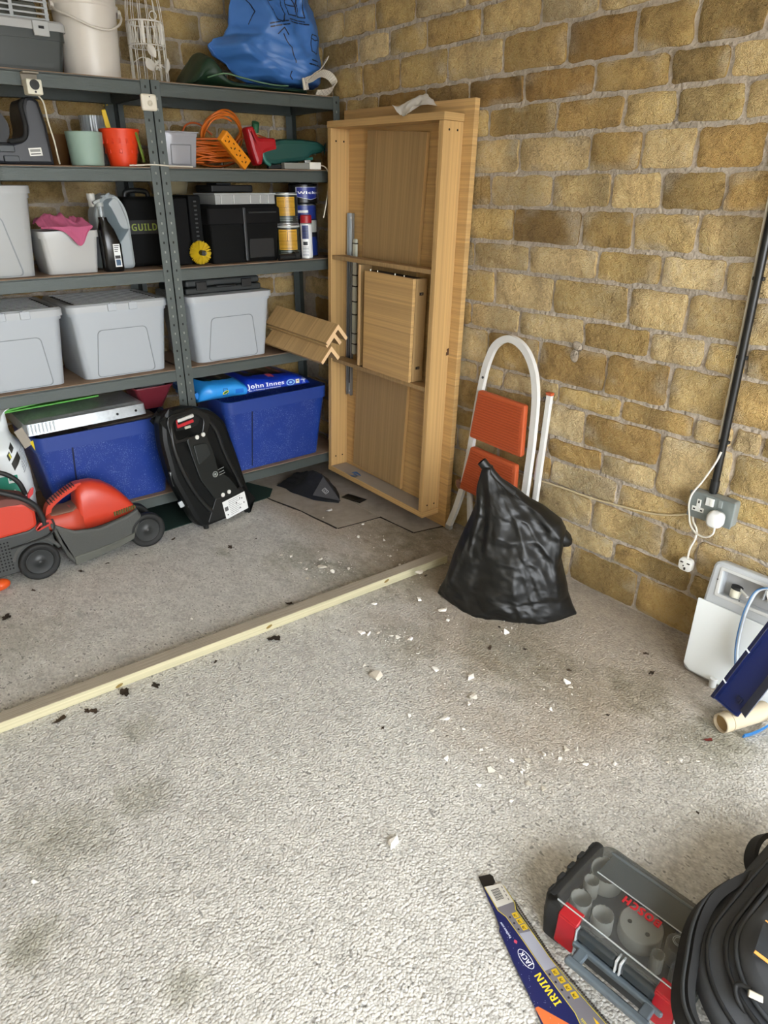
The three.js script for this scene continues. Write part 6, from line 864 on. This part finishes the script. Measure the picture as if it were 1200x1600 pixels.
// ---------------------------------------------------------------- hand saw in its card sleeve
{
  const t = thing('hand_saw', 'new hand saw in a navy, grey and yellow card sleeve on the floor', 'saw', [0.877, 0.0012, -0.715]);
  const D = new THREE.Vector3(-0.331, 0, 0.944), Q = new THREE.Vector3(0.944, 0, 0.331);
  t.setRotationFromMatrix(new THREE.Matrix4().makeBasis(D, Q, new THREE.Vector3(0, 1, 0)));
  const S = 0.44, Pm = 0.10, Wc = 1500, Hc = Math.round(Wc * 0.2 / S), X = (s) => s / S * Wc, Y = (p) => (Pm - p) / 0.2 * Hc;
  const print = canvasTex(Wc, Hc, (c) => {
    const poly = (pts, col) => { c.fillStyle = col; c.beginPath(); pts.forEach(([s, p], i) => (i ? c.lineTo(X(s), Y(p)) : c.moveTo(X(s), Y(p)))); c.closePath(); c.fill(); };
    const line = (pts, col, w) => { c.strokeStyle = col; c.lineWidth = w; c.beginPath(); pts.forEach(([s, p], i) => (i ? c.lineTo(X(s), Y(p)) : c.moveTo(X(s), Y(p)))); c.stroke(); };
    c.fillStyle = '#151c55'; c.fillRect(0, 0, Wc, Hc);
    poly([[0.272, -0.045], [0.272, -0.038], [0.317, 0.0], [0.36, 0.028], [0.38, 0.02], [0.34, -0.045]], '#d8703a'); poly([[0.30, -0.06], [0.31, -0.045], [0.40, 0.01], [0.44, 0.02], [0.44, -0.08]], '#6a7484');
    const le = [[0.008, -0.021], [0.07, -0.0185], [0.088, -0.009], [0.148, -0.0005], [0.205, 0.006], [0.254, 0.0135], [0.305, 0.022], [0.325, 0.020], [0.36, 0.03], [0.44, 0.045]], re = [[0.008, 0.021], [0.066, 0.0245], [0.08, 0.0185], [0.139, 0.0265], [0.196, 0.033], [0.249, 0.043], [0.298, 0.055], [0.341, 0.066], [0.44, 0.09]];
    poly([...le, ...[...re].reverse()], '#76737a'); poly([[0.131, -0.0005], [0.134, 0.025], [0.216, 0.0375], [0.217, 0.009]], '#a3a6b4');
    poly([...re.slice(1), [0.44, 0.1], [0.06, 0.05]], '#26262e'); line(le, '#d8c43a', 5); line(re, '#d8c43a', 5);
    poly([[0.006, -0.02], [0.008, 0.0195], [0.062, 0.0235], [0.063, -0.0175]], '#cfccc4'); c.fillStyle = '#2a2a2a'; for (let i = 0; i < 13; i++) c.fillRect(X(0.021 + i * 0.0021), Y(0.008), i % 3 ? 3 : 5, Y(-0.011) - Y(0.008)); c.fillStyle = '#77756f'; for (let i = 0; i < 4; i++) c.fillRect(X(0.02 + i * 0.01), Y(0.017), 18, 8);
    const icon = (s, p) => { poly([[s - 0.0068, p - 0.0055], [s - 0.0068, p + 0.0065], [s + 0.0062, p + 0.0075], [s + 0.0062, p - 0.0045]], '#dcb92a'); c.strokeStyle = '#4a3d16'; c.lineWidth = 4; c.beginPath(); c.arc(X(s), Y(p), 9, 0.4, 4); c.moveTo(X(s) - 10, Y(p) + 10); c.lineTo(X(s) + 12, Y(p) - 8); c.stroke(); c.fillStyle = '#1c1c2c'; c.beginPath(); c.arc(X(s), Y(p - 0.0125), 8, 0, 7); c.fill(); };
    [[0.092, 0.011], [0.107, 0.013], [0.122, 0.015], [0.226, 0.027], [0.243, 0.0305], [0.260, 0.034], [0.277, 0.0385]].forEach((q) => icon(...q));
    const text = (str, s, p, rot, size, col, font = 'bold') => { c.save(); c.translate(X(s), Y(p)); c.rotate(Math.PI - rot); c.fillStyle = col; c.font = font + ' ' + size + 'px sans-serif'; c.textAlign = 'center'; c.textBaseline = 'middle'; c.fillText(str, 0, 0); c.restore(); };
    text('IRWIN', 0.249, -0.004, 0.14, 74, '#e6cf2e'); c.save(); c.translate(X(0.183), Y(-0.0145)); c.rotate(-0.16); c.fillStyle = '#e9ecf4'; c.beginPath(); c.ellipse(0, 0, 78, 36, 0, 0, 7); c.fill(); c.fillStyle = '#151c55'; c.beginPath(); c.ellipse(0, 0, 73, 31, 0, 0, 7); c.fill(); c.restore(); text('JACK', 0.183, -0.0145, 0.16, 48, '#f2f4fa');
    c.fillStyle = '#cf4a62'; c.beginPath(); c.arc(X(0.144), Y(-0.0165), 12, 0, 7); c.fill(); c.fillRect(X(0.144) - 16, Y(-0.0165) - 4, 32, 8); text('Toolbox saw', 0.115, -0.024, 0.1, 22, '#dfe4f2'); text('Tools', 0.327, 0.029, 0.2, 26, '#d8c43a');
    poly([[0.322, 0.05], [0.36, 0.062], [0.42, 0.085], [0.41, 0.065], [0.36, 0.045]], '#e6b81e'); c.fillStyle = '#e0e4ea'; for (let i = 0; i < 60; i++) { const s = 0.05 + 0.3 * hash3(i, 1, 9), p = -0.045 + 0.03 * hash3(i, 2, 9); c.fillRect(X(s), Y(p), 3, 3); }
  });
  const sleeve = [[0.008, -0.0225], [0.038, -0.0255], [0.06, -0.026], [0.102, -0.0315], [0.11, -0.037], [0.125, -0.0375], [0.183, -0.0415], [0.226, -0.0425], [0.267, -0.044], [0.297, -0.047], [0.43, -0.06], [0.43, 0.089], [0.341, 0.068], [0.298, 0.057], [0.249, 0.0445], [0.196, 0.035], [0.139, 0.0295], [0.08, 0.0235], [0.066, 0.0265], [0.02, 0.0225], [0.012, 0.019]];
  const g = flat(ext(sleeve, 0.006, 0.001)), p = g.attributes.position, uv = g.attributes.uv; for (let i = 0; i < p.count; i++) uv.setXY(i, p.getX(i) / S, (p.getY(i) + Pm) / 0.2); part('card_sleeve', [g], new THREE.MeshStandardMaterial({ map: print, roughness: 0.45 }), t);
  const tip = new THREE.Shape(); [[-0.021, -0.021], [-0.018, 0.006], [-0.012, 0.011], [0.004, 0.009], [0.012, -0.004], [0.016, -0.022], [0.0, -0.0225]].forEach((q, i) => (i ? tip.lineTo(...q) : tip.moveTo(...q))); tip.closePath(); const th = new THREE.Path(); th.absellipse(-0.002, -0.006, 0.0045, 0.0045, 0, 6.2832); tip.holes.push(th);
  part('blade_tip', [ext(tip, 0.002, 0.0004).translate(0, 0, 0.002)], std(0x2e2c2a, 0.4, { metalness: 0.5 }), t);
  const teeth = []; for (let i = 0; i < 70; i++) { const s = 0.06 + i * 0.0048, pp = s < 0.196 ? lerp(0.026, 0.037, (s - 0.06) / 0.136) : lerp(0.037, 0.079, (s - 0.196) / 0.18); teeth.push(xf(bx(0.004, 0.004, 0.0015, 0, 0, 0, 0.0005), [s, pp + 0.0015, 0.0035], [0, 0, 0.785])); } part('teeth', teeth, std(0x5c5751, 0.4, { metalness: 0.6 }), t).userData.kind = 'stuff';
  const hd = roundPoly([[0.425, -0.05], [0.55, -0.075], [0.56, 0.07], [0.425, 0.088]], 0.025); part('handle', [ext(hd, 0.022, 0.006, [roundPoly([[0.455, -0.03], [0.53, -0.045], [0.535, 0.04], [0.46, 0.055]], 0.02)])], std(0x1c2766, 0.45), t);
}
// ---------------------------------------------------------------- hole saw case
{
  const t = thing('hole_saw_case', 'smoky clear plastic case of dusty hole saws with red latches on the floor', 'tool case', [1.0, 0.001, -0.431]); t.rotation.y = 0.08;
  // local: x away from the handle, z along the case (towards us +)
  const smoke = new THREE.MeshPhysicalMaterial({ color: 0xc6cacb, roughness: 0.14, transmission: 0.92, thickness: 0, ior: 1.45, side: THREE.DoubleSide }), dkp = std(0x2c3032, 0.45), rub = std(0x17191a, 0.6);
  const RW = (w, d, y, r = 0.03) => rrect(w, d > 0.2 ? d - 0.014 : d, r, y, 0, 0, 6);
  part('base', [loft([RW(0.205, 0.29, 0), RW(0.218, 0.302, 0.008), RW(0.22, 0.305, 0.05), RW(0.214, 0.299, 0.05), RW(0.21, 0.295, 0.03)], { crease: 0.7 })], std(0x2a2d2f, 0.5), t);
  const lid = part('clear_lid', [loft([RW(0.222, 0.307, 0.052), RW(0.22, 0.305, 0.085), RW(0.205, 0.29, 0.1), RW(0.19, 0.275, 0.102)], { cap0: false, crease: 0.5 })], smoke, t);
  part('rear_panel', [bx(0.075, 0.003, 0.24, 0.06, 0.099, 0.012, 0.001), bx(0.03, 0.006, 0.25, 0.096, 0.094, 0.012, 0.002, [0, 0, -0.6])], std(0x596063, 0.5), lid); part('rib', [bx(0.002, 0.003, 0.24, 0.019, 0.104, 0.012, 0.0008), bx(0.0025, 0.004, 0.26, -0.095, 0.102, 0.0, 0.001)], std(0xaeb4b6, 0.25), lid);
  // rubber end caps with ribs
  const cap = part('end_cap', [bx(0.196, 0.094, 0.026, 0, 0.052, -0.146, 0.011)], rub, t);
  const rbs = []; for (let i = 0; i < 5; i++) rbs.push(bx(0.024, 0.084, 0.014, -0.076 + i * 0.038, 0.056, -0.157 + (i === 0 || i === 4 ? 0.004 : 0), 0.005)); rbs.forEach((q) => part('cap_rib', [q], std(0x202325, 0.55), cap));
  part('front_corner', [loft([RW(0.03, 0.05, 0.004, 0.012), RW(0.034, 0.056, 0.07, 0.012), RW(0.026, 0.05, 0.098, 0.012)].map((r) => r.map(([x, y, z]) => [x - 0.097, y, z - 0.124])))], rub, t);
  for (const z of [-0.092, 0.116]) { const l = part('latch', [xf(bx(0.014, 0.075, 0.044, 0, 0, 0, 0.004), [-0.112, 0.056, z], [0, 0, -0.06]), xf(bx(0.03, 0.008, 0.044, 0, 0, 0, 0.003), [-0.1, 0.097, z], [0, 0, 0.25])], std(0xa01620, 0.3), t); part('latch_edge', [bx(0.016, 0.07, 0.003, -0.112, 0.058, z + 0.0235, 0.001)], std(0x9ba2a6, 0.3), l); }
  part('front_rail', [bx(0.02, 0.03, 0.082, -0.107, 0.077, -0.026, 0.007), bx(0.02, 0.03, 0.082, -0.107, 0.077, 0.07, 0.007)], std(0x30363a, 0.25), t); part('hinge_pin', [bx(0.022, 0.034, 0.004, -0.108, 0.078, 0.018, 0.001), bx(0.022, 0.034, 0.004, -0.108, 0.078, 0.027, 0.001)], std(0xc5cacc, 0.2), t);
  const hp = std(0x5a656d, 0.45); part('handle', [bx(0.016, 0.016, 0.175, -0.157, 0.055, 0.024, 0.005), bx(0.05, 0.012, 0.022, -0.133, 0.055, -0.045, 0.004), bx(0.05, 0.012, 0.022, -0.133, 0.055, 0.095, 0.004), bx(0.012, 0.014, 0.19, -0.119, 0.055, 0.024, 0.004)], hp, t); part('grip', [bx(0.012, 0.004, 0.105, -0.148, 0.0485, 0.024, 0.001)], std(0x0f1112, 0.6), t);
  part('foam', [bx(0.19, 0.02, 0.27, 0, 0.042, 0, 0.004)], std(0x3f4244, 0.9), t);
  const { FontLoader } = await import('three/addons/loaders/FontLoader.js'); const { TextGeometry } = await import('three/addons/geometries/TextGeometry.js');
  const font = await new FontLoader().loadAsync('fonts/droid/droid_sans_bold.typeface.json');
  const tg = new TextGeometry('BOSCH', { font, size: 0.0165, depth: 0.002, curveSegments: 6, bevelEnabled: false }); tg.computeBoundingBox(); tg.translate(-tg.boundingBox.max.x / 2, 0, 0); tg.scale(1.12, 1, 1);
  // reads towards -z with its feet towards the hinge side
  const basis = new THREE.Matrix4().makeBasis(new THREE.Vector3(0, 0, -1), new THREE.Vector3(-1, 0, 0), new THREE.Vector3(0, 1, 0)); tg.applyMatrix4(basis); tg.translate(0.012, 0.1025, 0.004); part('lettering', [tg], std(0xc0202c, 0.4), lid);
  part('round_mark', [new THREE.TorusGeometry(0.011, 0.0008, 6, 30).rotateX(Math.PI / 2).translate(0.0, 0.103, 0.083), new THREE.TorusGeometry(0.008, 0.0006, 6, 30).rotateX(Math.PI / 2).translate(0.0, 0.103, 0.083)], std(0xb9bfc0, 0.3), lid);
  const dusty = std(0xc6c1b7, 0.9);
  const SAWS = [[0.045, -0.098, 0.034], [0.0, -0.108, 0.016], [-0.052, -0.1, 0.022], [-0.052, -0.05, 0.022], [-0.01, 0.012, 0.043], [0.0, 0.085, 0.024], [-0.048, 0.066, 0.013], [-0.045, 0.112, 0.02]];
  SAWS.forEach(([x, z, r], i) => {
    const c = thing('hole_saw', ['largest-but-one dusty hole saw at the far end of the clear case', 'narrow dusty hole saw at the far end beside the black end cap', 'dusty hole saw standing just behind the first red latch', 'pale tall hole saw second along the front of the clear case', 'largest dusty hole saw in the middle of the clear case, closed top', 'dusty hole saw under the round mark on the clear lid', 'smallest hole saw near the front rail of the clear case', 'hole saw nearest the backpack in the clear case'][i], 'hole saw', [0, 0, 0], 0); c.rotation.y = 0.08;
    c.position.copy(new THREE.Vector3(x, 0.0525, z).applyAxisAngle(new THREE.Vector3(0, 1, 0), 0.08).add(new THREE.Vector3(1.0, 0.001, -0.431)));
    const closed = i === 4, H = closed ? 0.036 : 0.042; part('cup', [lathe(closed ? [[r * 0.98, 0], [r, 0.002], [r, H - 0.003], [r - 0.003, H], [0, H]] : [[r * 0.98, 0], [r, 0.002], [r, H], [r - 0.0025, H], [r - 0.003, 0.006], [0, 0.005]], 32)], dusty, c);
    if (closed) for (let k = 0; k < 3; k++) part('pin_hole', [cyl(0.0045, 0.001, 0.022 * Math.cos(k * 2.1), H + 0.0002, 0.022 * Math.sin(k * 2.1), null, 12)], std(0x55504a, 0.8), c); else { const te = []; const n = Math.max(10, Math.round(r * 700)); for (let k = 0; k < n; k++) { const a = k / n * 6.2832; te.push(xf(bx(0.003, 0.003, 0.0016, 0, 0, 0, 0.0004), [(r - 0.001) * Math.cos(a), H + 0.0008, (r - 0.001) * Math.sin(a)], [0, -a + Math.PI / 2, 0.785])); } part('teeth', te, std(0xb5b0a6, 0.8), c); }
  });
}
// ---------------------------------------------------------------- backpack at the lower right corner
{
  const t = thing('backpack', 'black tool backpack lying on its back in the lower right corner', 'backpack', [1.20, 0.001, -0.07]);
  const fab = new THREE.MeshStandardMaterial({ color: 0x4d5055, roughness: 0.85, bumpMap: rep(tex(256, (i, x, y) => 0.5 + 0.25 * Math.sin(x * 0.785) * Math.sin(y * 0.785) + 0.3 * (fB[(y * 4) * N1 + x * 4] - 0.5), false), 20), bumpScale: 0.0008 }); const blk = std(0x121314, 0.75), zipm = std(0x1c1e20, 0.5);
  const R = (s, y, q = 0) => rrect(0.68 - 2 * s, 0.525 - 2 * s, 0.19 - s * 0.7, y, 0, 0, 14).map(([x, yy, z], i) => [x + q * noise3(x * 9, yy * 9, z * 9), yy + q * 0.6 * noise3(x * 6, 3, z * 6), z + q * noise3(z * 9, yy * 9, x * 9)]);
  part('body', [loft([R(0.1, 0), R(0.085, 0.03, 0.003), R(0.08, 0.07, 0.003), R(0.068, 0.108, 0.003), R(0.02, 0.132, 0.005), R(0.0, 0.15, 0.006), R(0.012, 0.166, 0.006), R(0.04, 0.18, 0.004), R(0.058, 0.188, 0.002), R(0.066, 0.186)], { crease: 0 })], fab, t);
  part('front_pocket', [loft([R(0.062, 0.175), R(0.068, 0.203, 0.003), R(0.085, 0.219, 0.004), R(0.12, 0.229, 0.005), R(0.17, 0.234, 0.004), R(0.2, 0.235)])], std(0x53565b, 0.85, { bumpMap: fab.bumpMap, bumpScale: 0.0008 }), t);
  const ringTube = (s, y, r) => { const q = R(s, y).map((p) => p); return tube(q.filter((_, i) => i % 2 === 0), r, 200, 8, true); };
  part('zip', [ringTube(0.024, 0.172, 0.004)], zipm, t); part('zip', [ringTube(0.05, 0.187, 0.0045)], zipm, t); part('piping', [ringTube(0.064, 0.196, 0.004)], std(0x3d4146, 0.55), t);
  part('shoulder_strap', [ribbon([[-0.41, 0.141, 0.15], [-0.40, 0.146, 0.0], [-0.375, 0.151, -0.12], [-0.34, 0.153, -0.19], [-0.25, 0.156, -0.237], [-0.18, 0.158, -0.262], [-0.12, 0.159, -0.27], [-0.05, 0.156, -0.262], [0.05, 0.136, -0.24]], 0.036, 0.018, [0.5, 0.6, 0.3], 120)], blk, t); part('strap_edge', [tube([[-0.41, 0.156, 0.15], [-0.4, 0.161, 0.0], [-0.375, 0.166, -0.12], [-0.34, 0.168, -0.193], [-0.25, 0.171, -0.241], [-0.18, 0.173, -0.266], [-0.12, 0.174, -0.274], [-0.05, 0.171, -0.266]], 0.0035, 100)], std(0x2c2f31, 0.6), t);
  part('top_handle', [ribbon([[0.06, 0.1, -0.25], [0.09, 0.112, -0.28], [0.16, 0.115, -0.292], [0.24, 0.1, -0.25]], 0.03, 0.01, [0, 0.8, 0.6], 50)], blk, t);
  const tan = std(0xd89a4a, 0.6); for (const [x, z] of [[-0.205, -0.137], [-0.135, -0.152]]) part('bar_tack', [xf(bx(0.006, 0.003, 0.034, 0, 0, 0, 0.001), [x, 0.231, z], [0.1, 0.1, 0.1])], tan, t, 'orange bar tack');
  part('webbing_loop', [ribbon([[-0.207, 0.227, -0.137], [-0.19, 0.238, -0.14], [-0.165, 0.242, -0.146], [-0.14, 0.236, -0.151], [-0.133, 0.228, -0.152]], 0.034, 0.0025, [0.1, 0, 1], 24)], std(0x202326, 0.8), t);
  part('zip_puller', [xf(bx(0.012, 0.006, 0.03, 0, 0, 0, 0.002), [-0.258, 0.206, -0.118], [0.2, 0.5, 0.4])], std(0xa8a295, 0.3, { metalness: 0.7 }), t); part('puller_cord', [tube([[-0.28, 0.172, -0.1], [-0.275, 0.19, -0.14], [-0.262, 0.202, -0.15], [-0.255, 0.208, -0.13]], 0.004, 30)], blk, t); part('grip_patch', [new THREE.TorusGeometry(0.02, 0.0025, 8, 20, 1.6).rotateX(Math.PI / 2).rotateY(0.6).translate(-0.235, 0.12, -0.205)], std(0xaeb2b4, 0.3), t);
}
// ---------------------------------------------------------------- debris
{
  const chipM = [std(0xf2efe8, 0.85), std(0xe3ded3, 0.9), std(0xd2cbbd, 0.9)];
  const { ConvexGeometry } = await import('three/addons/geometries/ConvexGeometry.js');
  const chipG = [0, 1, 2, 3, 4, 5].map(() => { const pts = []; for (let i = 0; i < 11; i++) { const a = rr(0, 6.2832), r = rr(0.55, 1.15); pts.push(new THREE.Vector3(r * Math.cos(a), rr(-0.45, 0.45), r * 0.85 * Math.sin(a))); } const g = new ConvexGeometry(pts); g.computeBoundingBox(); g.translate(0, -g.boundingBox.min.y, 0); return uvBox(g); });
  const CH = [[1.126, -1.456, 3], [1.314, -1.469, 1.3], [1.092, -1.252, 1.2], [1.303, -1.195, 2.2], [1.362, -1.268, 1.8], [1.638, -1.37, 2], [1.392, -2.168, 2.6], [1.736, -2.609, 2.6], [1.347, -1.551, 1.8], [1.323, -1.585, 1.5], [1.303, -1.371, 1.7], [1.583, -1.06, 1.6], [1.576, -1.037, 1], [1.442, -1.009, 1], [1.408, -2.107, 2], [1.336, -2.198, 1.3], [1.776, -2.394, 1], [1.282, -0.9, 1.5], [1.229, -0.912, 1.3], [1.193, -0.896, 1], [1.195, -0.939, 1.2], [1.125, -0.949, 1.7], [1.127, -0.919, 1.1], [1.061, -0.934, 1], [1.347, -0.874, 1.3], [1.366, -0.856, 1.2], [1.306, -0.863, 1.4], [1.346, -0.825, 1.2], [1.341, -0.805, 1.2], [1.183, -0.894, 0.8], [1.168, -0.858, 1.3], [1.058, -1.057, 1.2], [1.162, -1.179, 2], [1.105, -1.164, 0.9], [0.77, -0.932, 1.8], [1.561, -0.654, 1.1], [1.524, -0.671, 0.9], [1.593, -0.622, 0.8], [1.348, -2.332, 1.3], [1.321, -2.367, 1], [1.681, -2.3, 1.5], [1.751, -2.203, 1.2], [1.64, -1.837, 2], [1.671, -1.932, 1.1], [1.657, -1.978, 1.5], [1.593, -1.974, 1.6], [1.24, -1.687, 1.6], [1.252, -1.666, 1.4], [1.284, -1.651, 1.1], [1.31, -1.605, 1.8], [1.534, -1.556, 1.3], [1.56, -1.618, 2.2], [1.545, -1.727, 1.4], [1.137, -1.533, 0.8], [1.112, -1.367, 0.8], [1.288, -1.294, 0.7], [1.18, -1.112, 0.7], [1.376, -1.939, 1], [1.391, -1.809, 1.4], [0.377, -2.064, 1.1], [1.671, -2.568, 1], [0.068, -1.358, 0.8], [0.809, -2.143, 1.0], [1.364, -0.79, 1], [1.405, -0.757, 1], [1.472, -0.712, 0.9], [1.187, -0.82, 0.9], [1.247, -0.789, 1], [1.09, -0.846, 1.1], [1.179, -1.02, 1.0], [1.16, -1.022, 0.8], [1.269, -1.18, 1.1], [1.297, -2.129, 1.2], [1.475, -2.158, 0.9], [1.475, -2.088, 1.1], [1.428, -2.231, 1.6], [1.679, -2.068, 1], [1.349, -2.258, 1]];
  const own = { 0: 'largest white plaster lump, alone in the middle of the floor', 6: 'white plaster lump in the small heap just beyond the batten', 7: 'broken white plaster pieces beside the slab joint near the carcass', 34: 'white plaster chip nearest the camera, left of the saw tip', 42: 'white plaster piece lying on the far end of the batten', 5: 'white plaster lump at the front edge of the black sack' };
  CH.forEach(([x, z, s], i) => { const o = new THREE.Mesh(chipG[i % 6], chipM[i % 3 ? 0 : (i % 2 ? 1 : 2)]); o.castShadow = o.receiveShadow = true; o.name = numbered('plaster_chip'); o.position.set(x, i === 42 ? 0.0355 : 0.0005, z); o.rotation.y = rr(0, 6.28); const q = 0.0078 * s; o.scale.set(q * rr(0.8, 1.35), q * rr(0.8, 1.25), q * rr(0.7, 1.2)); o.userData = own[i] ? { label: own[i], category: 'plaster chip' } : { label: 'small white plaster chip lying on the concrete floor', category: 'plaster chip', group: 'plaster chips scattered on the floor' }; scene.add(o); });
  const cr = new THREE.InstancedMesh(chipG[2], chipM[0], 900), m = new THREE.Matrix4(), q = new THREE.Quaternion(), e = new THREE.Euler();
  for (let i = 0; i < 900; i++) { const c = CH[Math.floor(rnd() * CH.length)], sp = rnd() < 0.7 ? 0.07 : 0.35, x = c[0] + sp * (rnd() + rnd() - 1), z = c[1] + sp * (rnd() + rnd() - 1), s = rr(0.001, 0.0034); m.compose(new THREE.Vector3(Math.min(x, 2.08), 0.0004, Math.min(z, -0.55)), q.setFromEuler(e.set(0, rr(0, 6), 0)), new THREE.Vector3(s * 1.2, s * 0.8, s)); cr.setMatrixAt(i, m); }
  cr.name = 'plaster_crumbs'; cr.userData = { label: 'fine white plaster crumbs strewn across the concrete floor', category: 'crumbs', kind: 'stuff' }; cr.castShadow = cr.receiveShadow = true; scene.add(cr);
  const leafM = [std(0x2e2419, 0.95, { side: THREE.DoubleSide }), std(0x3d2f20, 0.95, { side: THREE.DoubleSide })];
  const leafG = [0, 1, 2, 3].map((k) => { const n = 22, pos = [0, 0.006, 0], idx = []; for (let i = 0; i < n; i++) { const a = i / n * 6.2832, r = 1 + 0.55 * noise3(Math.cos(a) * 2 + k * 5, Math.sin(a) * 2, k); pos.push(r * Math.cos(a), 0.10 + 0.35 * noise3(a * 2, k * 3, 1) ** 2, 0.6 * r * Math.sin(a)); } for (let i = 0; i < n; i++) idx.push(0, 1 + (i + 1) % n, 1 + i); const g = new THREE.BufferGeometry(); g.setAttribute('position', new THREE.Float32BufferAttribute(pos, 3)); g.setIndex(idx); g.computeVertexNormals(); const p = g.attributes.position; let mn = 9; for (let i = 0; i < p.count; i++) mn = Math.min(mn, p.getY(i)); g.translate(0, -mn, 0); return uvBox(g); });
  const LF = [[0.467, -1.887, 2.0], [0.276, -1.882, 2], [0.557, -1.86, 1.9], [0.366, -1.857, 1.2], [0.982, -1.85, 2.2], [0.762, -1.856, 0.9], [1.143, -2.013, 1.7], [1.186, -2.573, 1.4], [0.286, -2.575, 2], [1.529, -1.344, 1.2], [1.841, -0.922, 1.4], [1.92, -0.992, 0.8], [1.618, -1.264, 0.7], [1.694, -0.646, 1.3], [0.999, -1.263, 0.8], [0.35, -1.875, 1], [1.559, -0.888, 0.6], [1.687, -1.852, 0.8], [1.314, -2.575, 0.7], [0.606, -2.76, 1.1], [0.713, -2.76, 0.8], [1.02, -2.8, 1.2], [1.429, -0.529, 0.6], [1.644, -1.096, 0.7], [1.649, -1.412, 0.6], [0.411, -2.72, 1], [0.835, -2.76, 0.8]];
  LF.forEach(([x, z, s], i) => { const o = new THREE.Mesh(leafG[i % 4], i === 13 ? std(0x6e2a20, 0.9, { side: THREE.DoubleSide }) : leafM[i % 2]); o.castShadow = o.receiveShadow = true; o.name = numbered('dead_leaf'); o.position.set(x, 0.0004, z); o.rotation.y = rr(0, 6); const q = 0.0105 * s; o.scale.set(q, q * 0.9, q); const own2 = { 4: 'dark dead leaf clump in front of the middle of the batten', 8: 'dark leaf fragment near the left edge, behind the batten', 10: 'dark leaf fragment on bare floor left of the white panel', 13: 'reddish leaf fragment on the floor near the cardboard tube', 6: 'dark leaf clump just behind the batten' }[i]; o.userData = own2 ? { label: own2, category: 'leaf' } : { label: 'small dark dead leaf fragment on the concrete floor', category: 'leaf', group: 'dead leaf fragments on the floor' }; scene.add(o); });
}
renderer.render(scene, camera);
